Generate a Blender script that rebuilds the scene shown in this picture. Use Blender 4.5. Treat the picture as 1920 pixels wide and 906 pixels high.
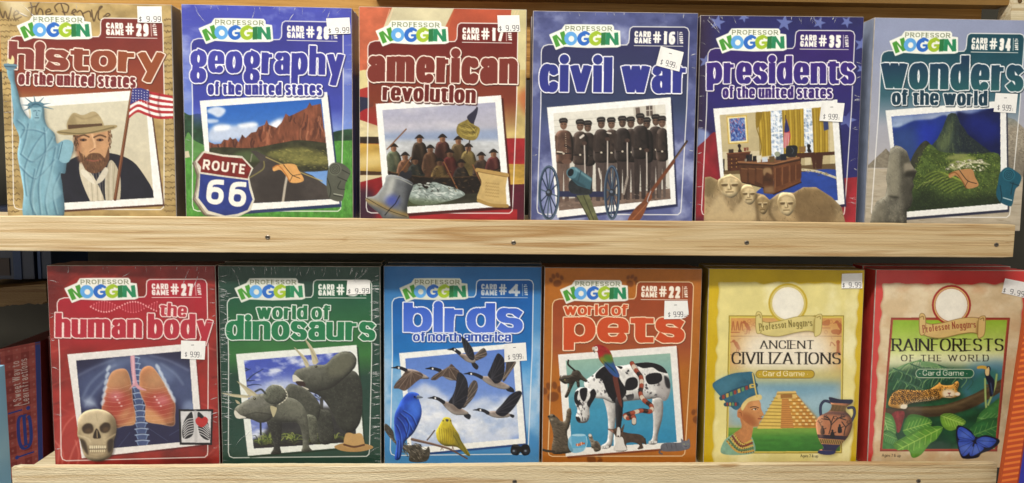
# A shop display: two pine shelves with twelve boxed card games, seen close up.
import bpy, math, random
import numpy as np
from mathutils import Matrix, Vector
for o in list(bpy.data.objects): bpy.data.objects.remove(o)
scene = bpy.context.scene
COL = scene.collection
# ---------------------------------------------------------------- camera
cam_d = bpy.data.cameras.new('camera'); cam = bpy.data.objects.new('camera', cam_d); COL.objects.link(cam)
cam_d.sensor_width = 36; cam_d.lens = 36 * 1387 / 1920; cam_d.clip_start = .01; cam_d.clip_end = 50
CAM_POS = Vector((0, -.63539, .05236)); PITCH, YAW, ROLL = math.radians(-5.83766), math.radians(2.18096), math.radians(.64982)
fw = Vector((math.sin(YAW) * math.cos(PITCH), math.cos(YAW) * math.cos(PITCH), math.sin(PITCH)))
rt = fw.cross(Vector((0, 0, 1))).normalized(); up = rt.cross(fw)
rt, up = math.cos(ROLL) * rt + math.sin(ROLL) * up, -math.sin(ROLL) * rt + math.cos(ROLL) * up
cam.matrix_world = Matrix(((rt.x, up.x, -fw.x, CAM_POS.x), (rt.y, up.y, -fw.y, CAM_POS.y), (rt.z, up.z, -fw.z, CAM_POS.z), (0, 0, 0, 1)))
scene.camera = cam
# ---------------------------------------------------------------- light: the shop's ceiling tubes and its soft all-round light
w = bpy.data.worlds.new('World'); scene.world = w; w.use_nodes = True
bg = w.node_tree.nodes['Background']; bg.inputs[1].default_value = .38
wn, wl = w.node_tree.nodes, w.node_tree.links               # uneven bright noise in the world, added for glare on the film
wc = wn.new('ShaderNodeTexCoord'); wm = wn.new('ShaderNodeMapping'); wm.inputs['Scale'].default_value = (5, 5, 2.2); wl.new(wc.outputs['Generated'], wm.inputs[0])
wx = wn.new('ShaderNodeTexNoise'); wx.inputs['Scale'].default_value = 1.6; wx.inputs['Detail'].default_value = 3; wl.new(wm.outputs[0], wx.inputs['Vector'])
wr = wn.new('ShaderNodeValToRGB'); e = wr.color_ramp.elements; e[0].position, e[0].color = .36, (.50, .47, .43, 1); e[1].position, e[1].color = .68, (7.0, 6.6, 6.0, 1); q = e.new(.56); q.color = (.80, .75, .68, 1)
wl.new(wx.outputs['Fac'], wr.inputs[0]); wl.new(wr.outputs[0], bg.inputs[0])
def lamp(name, loc, target, sx, sy, power, col):
    d = bpy.data.lights.new(name, 'AREA'); d.shape = 'RECTANGLE'; d.size = sx; d.size_y = sy; d.energy = power; d.color = col
    o = bpy.data.objects.new(name, d); COL.objects.link(o); o.location = loc
    o.rotation_euler = (Vector(target) - Vector(loc)).to_track_quat('-Z', 'Y').to_euler(); return o
lamp('ceiling_tube', (-.34, -.85, 1.35), (-.34, 0, -.03), 1.1, .12, 36, (1.0, .955, .87))
scene.view_settings.view_transform = 'Standard'; scene.view_settings.look = 'None'; scene.view_settings.exposure = 0; scene.view_settings.gamma = 1
scene.render.resolution_x, scene.render.resolution_y = 1024, 483

# ---------------------------------------------------------------- helpers
def tag(o, label=None, cat=None, group=None, kind=None):
    for k, v in (('label', label), ('category', cat), ('group', group), ('kind', kind)):
        if v: o[k] = v
    return o
def empty(name, loc, rot=(0, 0, 0)):
    o = bpy.data.objects.new(name, None); COL.objects.link(o); o.location = loc; o.rotation_euler = rot; o.empty_display_size = .02
    return o
def link(name, verts, faces, mat, parent=None, smooth=False):
    me = bpy.data.meshes.new(name); me.from_pydata([tuple(v) for v in verts], [], faces); me.materials.append(mat); me.update()
    if smooth: me.polygons.foreach_set('use_smooth', [True] * len(me.polygons))
    o = bpy.data.objects.new(name, me); COL.objects.link(o)
    if parent: o.parent = parent
    return o
def bevelled(lo, hi, b):
    """vertices and faces of a block with chamfered edges"""
    import bmesh
    bm = bmesh.new(); bmesh.ops.create_cube(bm, size=1)
    for v in bm.verts: v.co = Vector([lo[i] + (v.co[i] + .5) * (hi[i] - lo[i]) for i in range(3)])
    if b: bmesh.ops.bevel(bm, geom=bm.edges[:], offset=b, segments=2, profile=.6, affect='EDGES')
    bm.verts.ensure_lookup_table(); V = [v.co.copy() for v in bm.verts]; F = [[v.index for v in f.verts] for f in bm.faces]; bm.free()
    return V, F
def block(name, lo, hi, mat, parent=None, b=.0006):
    V, F = bevelled(lo, hi, b); return link(name, V, F, mat, parent)
def carton(name, size, mat, edge, parent, b=.0007):
    V, F = bevelled((0, 0, 0), size, b); o = link(name, V, F, mat, parent); o.data.materials.append(edge)
    for p in o.data.polygons:
        if max(abs(c) for c in p.normal) < .98: p.material_index = 1
    return o
def material(name, col=(.5, .5, .5), rough=.5, coat=0., spec=.5, nz=.0, nscale=40., bump=0., bscale=200.):
    m = bpy.data.materials.new(name); m.use_nodes = True; nt = m.node_tree; p = nt.nodes['Principled BSDF']
    p.inputs['Roughness'].default_value = rough; p.inputs['Coat Weight'].default_value = coat; p.inputs['Coat Roughness'].default_value = .15; p.inputs['Specular IOR Level'].default_value = spec
    tc = nt.nodes.new('ShaderNodeTexCoord'); n = nt.nodes.new('ShaderNodeTexNoise'); n.inputs['Scale'].default_value = nscale; n.inputs['Detail'].default_value = 5
    nt.links.new(tc.outputs['Object'], n.inputs['Vector'])
    mr = nt.nodes.new('ShaderNodeMapRange'); mr.inputs[3].default_value = 1 - nz; mr.inputs[4].default_value = 1 + nz; nt.links.new(n.outputs['Fac'], mr.inputs[0])
    mx = nt.nodes.new('ShaderNodeVectorMath'); mx.operation = 'SCALE'; mx.inputs[0].default_value = col; nt.links.new(mr.outputs[0], mx.inputs['Scale']); nt.links.new(mx.outputs[0], p.inputs['Base Color'])
    if bump:
        n2 = nt.nodes.new('ShaderNodeTexNoise'); n2.inputs['Scale'].default_value = bscale; n2.inputs['Detail'].default_value = 4; nt.links.new(tc.outputs['Object'], n2.inputs['Vector'])
        b = nt.nodes.new('ShaderNodeBump'); b.inputs['Strength'].default_value = bump; b.inputs['Distance'].default_value = .001; nt.links.new(n2.outputs['Fac'], b.inputs['Height']); nt.links.new(b.outputs[0], p.inputs['Normal'])
    return m
def pine(name, light, mid, dark, seed, rough_saw=.25):
    """pine board: long wandering growth bands along x, fine fibres, a few darker streaks, sawn surface"""
    m = bpy.data.materials.new(name); m.use_nodes = True; nt = m.node_tree; N, L = nt.nodes, nt.links; p = N['Principled BSDF']
    p.inputs['Roughness'].default_value = .55; p.inputs['Specular IOR Level'].default_value = .3
    tc = N.new('ShaderNodeTexCoord')
    def mapped(sc, loc=(0, 0, 0)):
        q = N.new('ShaderNodeMapping'); q.inputs['Scale'].default_value = sc; q.inputs['Location'].default_value = loc; L.new(tc.outputs['Object'], q.inputs[0]); return q
    def nz(sc, scale, det=4, dist=0., loc=(0, 0, 0)):
        n = N.new('ShaderNodeTexNoise'); n.inputs['Scale'].default_value = scale; n.inputs['Detail'].default_value = det; n.inputs['Distortion'].default_value = dist; L.new(mapped(sc, loc).outputs[0], n.inputs['Vector']); return n
    def ramp(src, *st):
        r = N.new('ShaderNodeValToRGB'); e = r.color_ramp.elements
        e[0].position, e[0].color = st[0][0], st[0][1] + (1,); e[1].position, e[1].color = st[-1][0], st[-1][1] + (1,)
        for pos, c in st[1:-1]: q = e.new(pos); q.color = c + (1,)
        L.new(src, r.inputs[0]); return r
    band = nz((1.1, 14, 26), 3.0, 3, .4, (seed, seed * 2.3, seed)); rb = ramp(band.outputs['Fac'], (.36, light), (.5, mid), (.58, light), (.66, dark), (.74, mid))
    fib = nz((6, 260, 420), 3.0, 3, .2, (seed, 0, 0)); rf = ramp(fib.outputs['Fac'], (.3, (.84, .80, .74)), (.62, (1.04, 1.03, 1.02)))
    streak = nz((1.6, 90, 150), 2.6, 3, .5, (seed * 3, 1, seed)); rs = ramp(streak.outputs['Fac'], (.0, (1, 1, 1)), (.56, (1, 1, 1)), (.61, (.66, .53, .38)), (.64, (.9, .84, .76)), (.70, (.74, .62, .48)), (.76, (.97, .95, .92)))
    m1 = N.new('ShaderNodeMix'); m1.data_type = 'RGBA'; m1.blend_type = 'MULTIPLY'; m1.inputs[0].default_value = 1; L.new(rb.outputs[0], m1.inputs[6]); L.new(rf.outputs[0], m1.inputs[7])
    m2 = N.new('ShaderNodeMix'); m2.data_type = 'RGBA'; m2.blend_type = 'MULTIPLY'; m2.inputs[0].default_value = .8; L.new(m1.outputs[2], m2.inputs[6]); L.new(rs.outputs[0], m2.inputs[7])
    L.new(m2.outputs[2], p.inputs['Base Color'])
    spot = nz((9, 40, 40), 3.0, 2, .3, (seed * 7, seed, 2)); rk = ramp(spot.outputs['Fac'], (.0, (1, 1, 1)), (.72, (1, 1, 1)), (.80, (.62, .46, .30)))
    m3 = N.new('ShaderNodeMix'); m3.data_type = 'RGBA'; m3.blend_type = 'MULTIPLY'; m3.inputs[0].default_value = .8; L.new(m2.outputs[2], m3.inputs[6]); L.new(rk.outputs[0], m3.inputs[7])
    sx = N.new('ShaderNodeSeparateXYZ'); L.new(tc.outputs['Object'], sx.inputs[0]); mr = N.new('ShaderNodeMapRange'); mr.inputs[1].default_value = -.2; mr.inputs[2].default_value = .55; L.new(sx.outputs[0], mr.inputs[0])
    rt_ = N.new('ShaderNodeValToRGB'); rt_.color_ramp.elements[0].color = (1, 1, 1, 1); rt_.color_ramp.elements[1].color = (.74, .68, .58, 1); L.new(mr.outputs[0], rt_.inputs[0])   # tone turns darker and browner towards the right end
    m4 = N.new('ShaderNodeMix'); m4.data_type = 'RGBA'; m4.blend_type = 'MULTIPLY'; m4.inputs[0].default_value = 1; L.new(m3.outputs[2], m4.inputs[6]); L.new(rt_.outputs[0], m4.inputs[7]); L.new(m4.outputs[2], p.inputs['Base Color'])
    saw = nz((90, 300, 420), 3.0, 3); b = N.new('ShaderNodeBump'); b.inputs['Strength'].default_value = rough_saw; b.inputs['Distance'].default_value = .0012; L.new(saw.outputs['Fac'], b.inputs['Height']); L.new(b.outputs[0], p.inputs['Normal'])
    return m
def printed(name, film=.25, bump=.1, crinkle=0.):
    """printed card under shrink film: the ink comes from the sheet's own colours"""
    m = bpy.data.materials.new(name); m.use_nodes = True; nt = m.node_tree; N, L = nt.nodes, nt.links; p = N['Principled BSDF']
    a = N.new('ShaderNodeVertexColor'); a.layer_name = 'ink'
    tc = N.new('ShaderNodeTexCoord'); g = N.new('ShaderNodeTexNoise'); g.inputs['Scale'].default_value = 1500; g.inputs['Detail'].default_value = 2; L.new(tc.outputs['Object'], g.inputs['Vector'])
    mr = N.new('ShaderNodeMapRange'); mr.inputs[3].default_value = .96; mr.inputs[4].default_value = 1.04; L.new(g.outputs['Fac'], mr.inputs[0])
    mx = N.new('ShaderNodeVectorMath'); mx.operation = 'SCALE'; L.new(a.outputs[0], mx.inputs[0]); L.new(mr.outputs[0], mx.inputs['Scale']); L.new(mx.outputs[0], p.inputs['Base Color'])
    p.inputs['Roughness'].default_value = .42; p.inputs['Specular IOR Level'].default_value = .35; p.inputs['Coat Weight'].default_value = film; p.inputs['Coat Roughness'].default_value = .24 if crinkle else .12
    n = N.new('ShaderNodeTexNoise'); n.inputs['Scale'].default_value = 22; n.inputs['Detail'].default_value = 3; n.inputs['Distortion'].default_value = 1.2; L.new(tc.outputs['Object'], n.inputs['Vector'])
    b = N.new('ShaderNodeBump'); b.inputs['Strength'].default_value = bump; b.inputs['Distance'].default_value = .004; L.new(n.outputs['Fac'], b.inputs['Height']); L.new(b.outputs[0], p.inputs['Coat Normal'])
    if crinkle:                                              # shrink film gathers in little folds towards the carton's edges
        def math_(op, a, c, cl=False):
            q = N.new('ShaderNodeMath'); q.operation = op; q.use_clamp = cl
            for k, v in enumerate((a, c)):
                if hasattr(v, 'links'): L.new(v, q.inputs[k])
                else: q.inputs[k].default_value = v
            return q.outputs[0]
        sx = N.new('ShaderNodeSeparateXYZ'); L.new(tc.outputs['Object'], sx.inputs[0])
        ex = math_('MULTIPLY', math_('SUBTRACT', math_('ABSOLUTE', math_('SUBTRACT', sx.outputs[0], .07), 0.), .052), 60., True)
        ez = math_('MULTIPLY', math_('SUBTRACT', math_('ABSOLUTE', math_('SUBTRACT', sx.outputs[2], .0915), 0.), .076), 70., True)
        for msk, sc in ((ex, (28, 1, 210)), (ez, (210, 1, 28))):
            mp = N.new('ShaderNodeMapping'); mp.inputs['Scale'].default_value = sc; L.new(tc.outputs['Object'], mp.inputs[0])
            f = N.new('ShaderNodeTexNoise'); f.inputs['Scale'].default_value = 1.3; f.inputs['Detail'].default_value = 2; f.inputs['Distortion'].default_value = .8; L.new(mp.outputs[0], f.inputs['Vector'])
            hgt = math_('MULTIPLY', f.outputs['Fac'], msk); b2 = N.new('ShaderNodeBump'); b2.inputs['Strength'].default_value = crinkle * .8; b2.inputs['Distance'].default_value = .0032
            L.new(hgt, b2.inputs['Height']); L.new(b.outputs[0], b2.inputs['Normal']); b = b2
        L.new(b.outputs[0], p.inputs['Coat Normal'])
    return m

# ---------------------------------------------------------------- the display: wall, shelves
lin = lambda h: tuple((c / 12.92 if c <= .04045 else ((c + .055) / 1.055) ** 2.4) for c in (int(h[i:i + 2], 16) / 255 for i in (0, 2, 4)))
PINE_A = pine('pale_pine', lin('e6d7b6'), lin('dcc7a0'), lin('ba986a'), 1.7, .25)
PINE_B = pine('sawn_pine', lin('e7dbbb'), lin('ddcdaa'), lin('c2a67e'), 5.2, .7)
OAK = pine('brown_board', lin('c99c56'), lin('b98a46'), lin('946a30'), 9.1, .15)
OLD = pine('old_board', lin('7d6642'), lin('6e5634'), lin('4a371e'), 3.3, .5)
wall_m = material('dark_wall', (.030, .027, .018), .8, nz=.3, nscale=20)
STEEL = material('steel', (.22, .19, .15), .35, nz=.3, nscale=600); STEEL.node_tree.nodes['Principled BSDF'].inputs['Metallic'].default_value = .9
HOLE = material('screw_slot', (.02, .017, .013), .8)
wall = block('wall', (-1.6, .30, -.9), (1.6, .34, .9), wall_m); tag(wall, 'dark olive wall behind the two wooden shelves', 'wall', kind='structure')

LIP = -.0085                                                 # front face of the shelf lips
def shelf(label, x0, x1, zt, zb, board_z, mat, screws, board_x0, seed):
    r = empty('wooden_shelf', ((x0 + x1) / 2, 0, zb)); tag(r, label, 'shelf', 'pine shelves of the display')
    def off(v): return (v[0] - (x0 + x1) / 2, v[1], v[2] - zb)
    rg = random.Random(seed); V, F = [], []
    n = 160                                                  # the lip: a long board with slightly uneven, softened edges
    prof = [(LIP + .0008, 0), (LIP, .025), (LIP, .5), (LIP, .975), (LIP + .0008, 1), (-.0032, 1), (-.0026, .975), (-.0026, .025), (-.0032, 0)]
    for i in range(n + 1):
        t = i / n; dz = .00025 * math.sin(t * 23 + seed) + rg.uniform(-.00012, .00012)
        ins = .0012 if i in (0, n) else 0
        for y, f in prof:
            f2 = zb + f * (zt - zb); f2 += (dz if f > .9 else (-dz * .6 if f < .1 else 0)); f2 = min(max(f2, zb + ins - .0005), zt - ins + .0005) if ins else f2
            V.append(off((x0 + t * (x1 - x0), y + (ins if y < -.006 else -ins) * .6, f2)))
    k = len(prof)
    for i in range(n):
        for j in range(k): a, b = i * k + j, i * k + (j + 1) % k; F.append((a, b, b + k, a + k))
    F.append(tuple(range(k))[::-1]); F.append(tuple(range(n * k, n * k + k)))
    link('front_lip', V, F, mat, r)
    block('shelf_board', off((board_x0, -.0024, board_z - .012)), off((x1, .17, board_z)), mat, r)
    for sx, sz in screws:
        SV, SF = [], []
        for q, (rad, yy) in enumerate(((.0021, LIP + .0001), (.0021, LIP - .0003), (.0015, LIP - .0006), (.0007, LIP - .0003))):
            for a in range(14): SV.append(off((sx + rad * math.cos(a * math.pi / 7), yy, sz + rad * .9 * math.sin(a * math.pi / 7))))
        for q in range(3):
            for a in range(14): SF.append((q * 14 + a, q * 14 + (a + 1) % 14, (q + 1) * 14 + (a + 1) % 14, (q + 1) * 14 + a))
        SF.append(tuple(42 + a for a in range(14)))
        sc = link('screw', SV, SF, STEEL, r)
        block('screw_slot', off((sx - .0013, LIP - .0008, sz - .00025)), off((sx + .0013, LIP - .0005, sz + .00025)), HOLE, sc, 0)
    return r
def at(px, py, yp):                                          # where the line of sight through a point of the photograph meets the plane y = yp
    d = fw + rt * ((px - 960) / 1387) - up * ((py - 453) / 1387); return CAM_POS + d * ((yp - CAM_POS.y) / d.y)
S = lambda *p: [(at(x, y, LIP).x, at(x, y, LIP).z) for x, y in p]
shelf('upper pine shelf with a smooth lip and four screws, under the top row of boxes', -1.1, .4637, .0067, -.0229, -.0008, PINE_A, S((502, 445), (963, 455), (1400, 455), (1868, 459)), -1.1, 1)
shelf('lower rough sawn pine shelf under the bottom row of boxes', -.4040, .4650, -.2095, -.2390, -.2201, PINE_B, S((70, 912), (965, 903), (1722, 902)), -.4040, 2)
bb = block('back_board', (-.62, .075, .135), (.475, .090, .27), OAK); tag(bb, 'brown stained board across the back above the top row of boxes', 'board')
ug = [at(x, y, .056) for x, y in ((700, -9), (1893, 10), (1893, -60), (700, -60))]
ub = link('shade_strip', [(p.x, yy, p.z) for yy in (.056, .0745) for p in ug], [(0, 3, 2, 1), (4, 5, 6, 7), (0, 1, 5, 4), (1, 2, 6, 5), (2, 3, 7, 6), (3, 0, 4, 7)], material('shaded_oak', lin('7d5c28'), .5, nz=.2)); tag(ub, 'dark brown strip for the shaded ledge line above the lighter board, top right', 'board')  # dark strip put in for the shade line along the ledge, shade in its colour
# ---------------------------------------------------------------- print shop
# A small painting kit: every cover is drawn in code (polygons, strokes, lettering, mottling)
# on a sheet of 300 x 392 cells; the sheet then becomes the printed front of the carton.
CW, CH = 300, 392
def hexc(h):
    return np.array([int(h[i:i+2], 16) / 255.0 for i in (0, 2, 4)])
def smooth(p, closed=True, n=3):
    p = np.asarray(p, float)
    for _ in range(n):
        if closed:
            q = np.roll(p, -1, 0)
            p = np.stack([.75 * p + .25 * q, .25 * p + .75 * q], 1).reshape(-1, 2)
        else:
            a, b = p[:-1], p[1:]
            m = np.stack([.75 * a + .25 * b, .25 * a + .75 * b], 1).reshape(-1, 2)
            p = np.vstack([p[:1], m[1:-1], p[-1:]]) if len(p) > 2 else p
    return p
def catmull(p, closed=True, n=5):
    p = np.asarray(p, float)
    N = len(p)
    if N < 3: return p
    out = []
    for i in range(N if closed else N - 1):
        g = (lambda k: p[k % N]) if closed else (lambda k: p[min(max(k, 0), N - 1)])
        a, b, c, d = g(i - 1), g(i), g(i + 1), g(i + 2)
        t = (np.arange(n) / n)[:, None]
        out.append(.5 * (2 * b + (c - a) * t + (2 * a - 5 * b + 4 * c - d) * t * t + (3 * b - a - 3 * c + d) * t ** 3))
    if not closed: out.append(p[-1:])
    return np.vstack(out)
def raster(polys, W, H, ss=3):
    acc = np.zeros((H * ss, W * ss + 1), np.int32)
    for p in polys:
        p = np.asarray(p, float) * ss
        q = np.roll(p, -1, 0)
        for (x0, y0), (x1, y1) in zip(p, q):
            if y0 == y1: continue
            if y0 > y1: x0, y0, x1, y1 = x1, y1, x0, y0
            r = np.arange(max(0, math.ceil(y0 - .5)), min(H * ss, math.ceil(y1 - .5)))
            if len(r) == 0: continue
            xi = x0 + (r + .5 - y0) * (x1 - x0) / (y1 - y0)
            np.add.at(acc, (r, np.clip(np.ceil(xi - .5), 0, W * ss).astype(int)), 1)
    m = (np.cumsum(acc[:, :-1], 1) & 1).astype(np.float32)
    return m.reshape(H, ss, W, ss).mean((1, 3))
def gblur(m, s):
    if s <= 0: return m
    r = max(1, int(3 * s)); k = np.exp(-.5 * (np.arange(-r, r + 1) / s) ** 2); k /= k.sum()
    pad = np.pad(m, r, mode='edge')
    t = sum(k[i] * pad[:, i:i + m.shape[1]] for i in range(2 * r + 1))
    return sum(k[i] * t[i:i + m.shape[0]] for i in range(2 * r + 1))
_nz = {}
def noise(sx, sy, seed, octv=3, W=CW, H=CH):
    key = (sx, sy, seed, octv, W, H)
    if key in _nz: return _nz[key]
    rg = np.random.default_rng(seed); o = np.zeros((H, W)); amp = 1.; tot = 0.
    for _ in range(octv):
        gw, gh = int(W / sx) + 4, int(H / sy) + 4
        g = rg.random((gh, gw)); x = np.arange(W) / sx; y = np.arange(H) / sy
        xi, yi = x.astype(int), y.astype(int); fx, fy = x - xi, y - yi
        fx = fx * fx * (3 - 2 * fx); fy = (fy * fy * (3 - 2 * fy))[:, None]
        a = g[yi][:, xi] * (1 - fx) + g[yi][:, xi + 1] * fx
        b = g[yi + 1][:, xi] * (1 - fx) + g[yi + 1][:, xi + 1] * fx
        o += amp * (a * (1 - fy) + b * fy); tot += amp; amp *= .55; sx = max(sx / 2, 1); sy = max(sy / 2, 1)
    o = (o / tot - .5) * 2
    _nz[key] = o
    return o
# ---- lettering: skeleton strokes.  '~' rounded open, '@' rounded closed, '.' a dot
GL = {
 'a': (.95, '~.08,.78 .08,1 1,1 1,.6 1,0;@0,0 0,.56 1,.56 1,0'), 'b': (1, '0,2 0,0;@0,0 0,1 1,1 1,0'), 'c': (.92, '~1,.7 1,1 0,1 0,0 1,0 1,.3'),
 'd': (1, '1,2 1,0;@0,0 0,1 1,1 1,0'), 'e': (1, '.1,.48 1,.48;~1,.48 1,1 0,1 0,0 .85,0 .95,.17'), 'f': (.7, '~1,2 .36,2 .36,1.6 .36,0;0,1 .95,1'),
 'g': (1, '@0,0 0,1 1,1 1,0;~1,1 1,-.4 1,-1 0,-1 0,-.7'), 'q': (1, '@0,.3 0,1 1,1 1,.3;@0,-1 0,.0 1,.0 1,-1;.25,.3 .2,-.1;.6,.95 .75,1.35'),
 'h': (1, '0,2 0,0;~0,.6 0,1 1,1 1,.6 1,0'), 'i': (0, '.5,1 .5,0;..5,1.6'), 'l': (0, '.5,2 .5,0'),
 'm': (1.5, '0,1 0,0;~0,.6 0,1 .5,1 .5,.6 .5,0;~.5,.6 .5,1 1,1 1,.6 1,0'), 'n': (1, '0,1 0,0;~0,.6 0,1 1,1 1,.6 1,0'), 'o': (1.02, '@0,0 0,1 1,1 1,0'),
 'p': (1, '0,1 0,-1;@0,0 0,1 1,1 1,0'), 'r': (.72, '0,1 0,0;~0,.4 .1,.92 .8,.92'), 's': (.92, '~.93,.9 .75,1 0,1 0,.54 1,.46 1,0 .25,0 .07,.1'),
 't': (.74, '~.36,1.5 .36,.5 .36,0 1,0;0,1 1,1'), 'u': (1, '~0,1 0,.4 0,0 1,0 1,.4;1,1 1,0'), 'v': (1.05, '0,1 .5,0 1,1'), 'w': (1.4, '0,1 .26,0 .5,1 .74,0 1,1'),
 'y': (1.05, '0,1 .5,0;1,1 .32,-1'), 'x': (1, '0,0 1,1;0,1 1,0'), 'k': (1, '0,2 0,0;0,.4 1,1;.3,.55 1,0'),
 'A': (1, '0,0 .5,1 1,0;.2,.3 .8,.3'), 'B': (.9, '0,0 0,1;~0,1 1,1 1,.5 0,.5;~0,.5 1,.5 1,0 0,0'), 'C': (.92, '~1,.68 1,1 0,1 0,0 1,0 1,.32'), 'D': (.95, '0,0 0,1;~0,1 .35,1 1,1 1,0 .35,0 0,0'),
 'E': (.75, '0,0 0,1;0,1 1,1;0,.5 .85,.5;0,0 1,0'), 'F': (.7, '0,0 0,1;0,1 1,1;0,.5 .85,.5'), 'G': (1, '~1,.7 1,1 0,1 0,0 1,0 1,.42;.55,.42 1,.42'),
 'H': (1, '0,0 0,1;1,0 1,1;0,.5 1,.5'), 'I': (0, '.5,0 .5,1'), 'L': (.7, '0,1 0,0;0,0 1,0'), 'M': (1.25, '0,0 0,1;0,1 .5,.2 1,1;1,1 1,0'), 'N': (1, '0,0 0,1;0,1 1,0;1,0 1,1'),
 'O': (1.05, '@0,0 0,1 1,1 1,0'), 'P': (.85, '0,0 0,1;~0,1 .5,1 1,1 1,.42 .5,.42 0,.42'), 'R': (.92, '0,0 0,1;~0,1 .5,1 1,1 1,.46 .5,.46 0,.46;.45,.46 1,0'),
 'S': (.85, '~.97,.8 .9,1 0,1 0,.53 1,.47 1,0 .1,0 .03,.2'), 'T': (.9, '0,1 1,1;.5,1 .5,0'), 'U': (.95, '~0,1 0,.4 0,0 1,0 1,.4 1,1'), 'V': (1, '0,1 .5,0 1,1'), 'W': (1.5, '0,1 .25,0 .5,1 .75,0 1,1'), 'Z': (.85, '0,1 1,1;1,1 0,0;0,0 1,0'),
 '0': (.8, '@0,0 0,1 1,1 1,0'), '1': (.5, '.05,.78 .7,1;.7,1 .7,0'), '2': (.8, '~.03,.66 0,1 1,1 1,.6 .6,.35 0,0;0,0 1,0'), '3': (.8, '~0,.74 0,1 1,1 1,.52 .35,.52;~.35,.52 1,.52 1,0 0,0 0,.26'),
 '4': (.9, '.72,0 .72,1;.72,1 0,.28;0,.28 1,.28'), '5': (.8, '1,1 .08,1;.08,1 .08,.5;~.08,.52 .3,.64 1,.64 1,0 0,0 0,.26'), '6': (.82, '@0,0 0,.62 1,.62 1,0;~.92,1 .5,1 0,.9 0,.25'), '7': (.8, '0,1 1,1;1,1 .35,0'),
 '8': (.85, '@.06,.5 .06,1 .94,1 .94,.5;@0,0 0,.52 1,.52 1,0'), '9': (.82, '@0,.38 0,1 1,1 1,.38;~1,.75 1,.1 .5,0 .08,0'),
 '#': (1, '.25,0 .32,1;.68,0 .75,1;0,.32 1,.32;0,.68 1,.68'), '$': (.75, '~1,.72 1,.9 0,.9 0,.5 1,.5 1,.1 0,.1 0,.28;.5,-.06 .5,1.06'), '.': (0, '..5,.05'), '+': (.7, '0,.5 1,.5;.5,.2 .5,.8'), '-': (.6, '0,.5 1,.5'),
 '!': (0, '.5,1 .5,.35;..5,.05'), "'": (0, '.5,1 .5,.8'), '&': (1, '~1,0 .2,.75 .25,1 .65,1 .65,.75 0,.4 0,0 .6,0 1,.45'), '*': (0, '..5,.5')}
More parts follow.
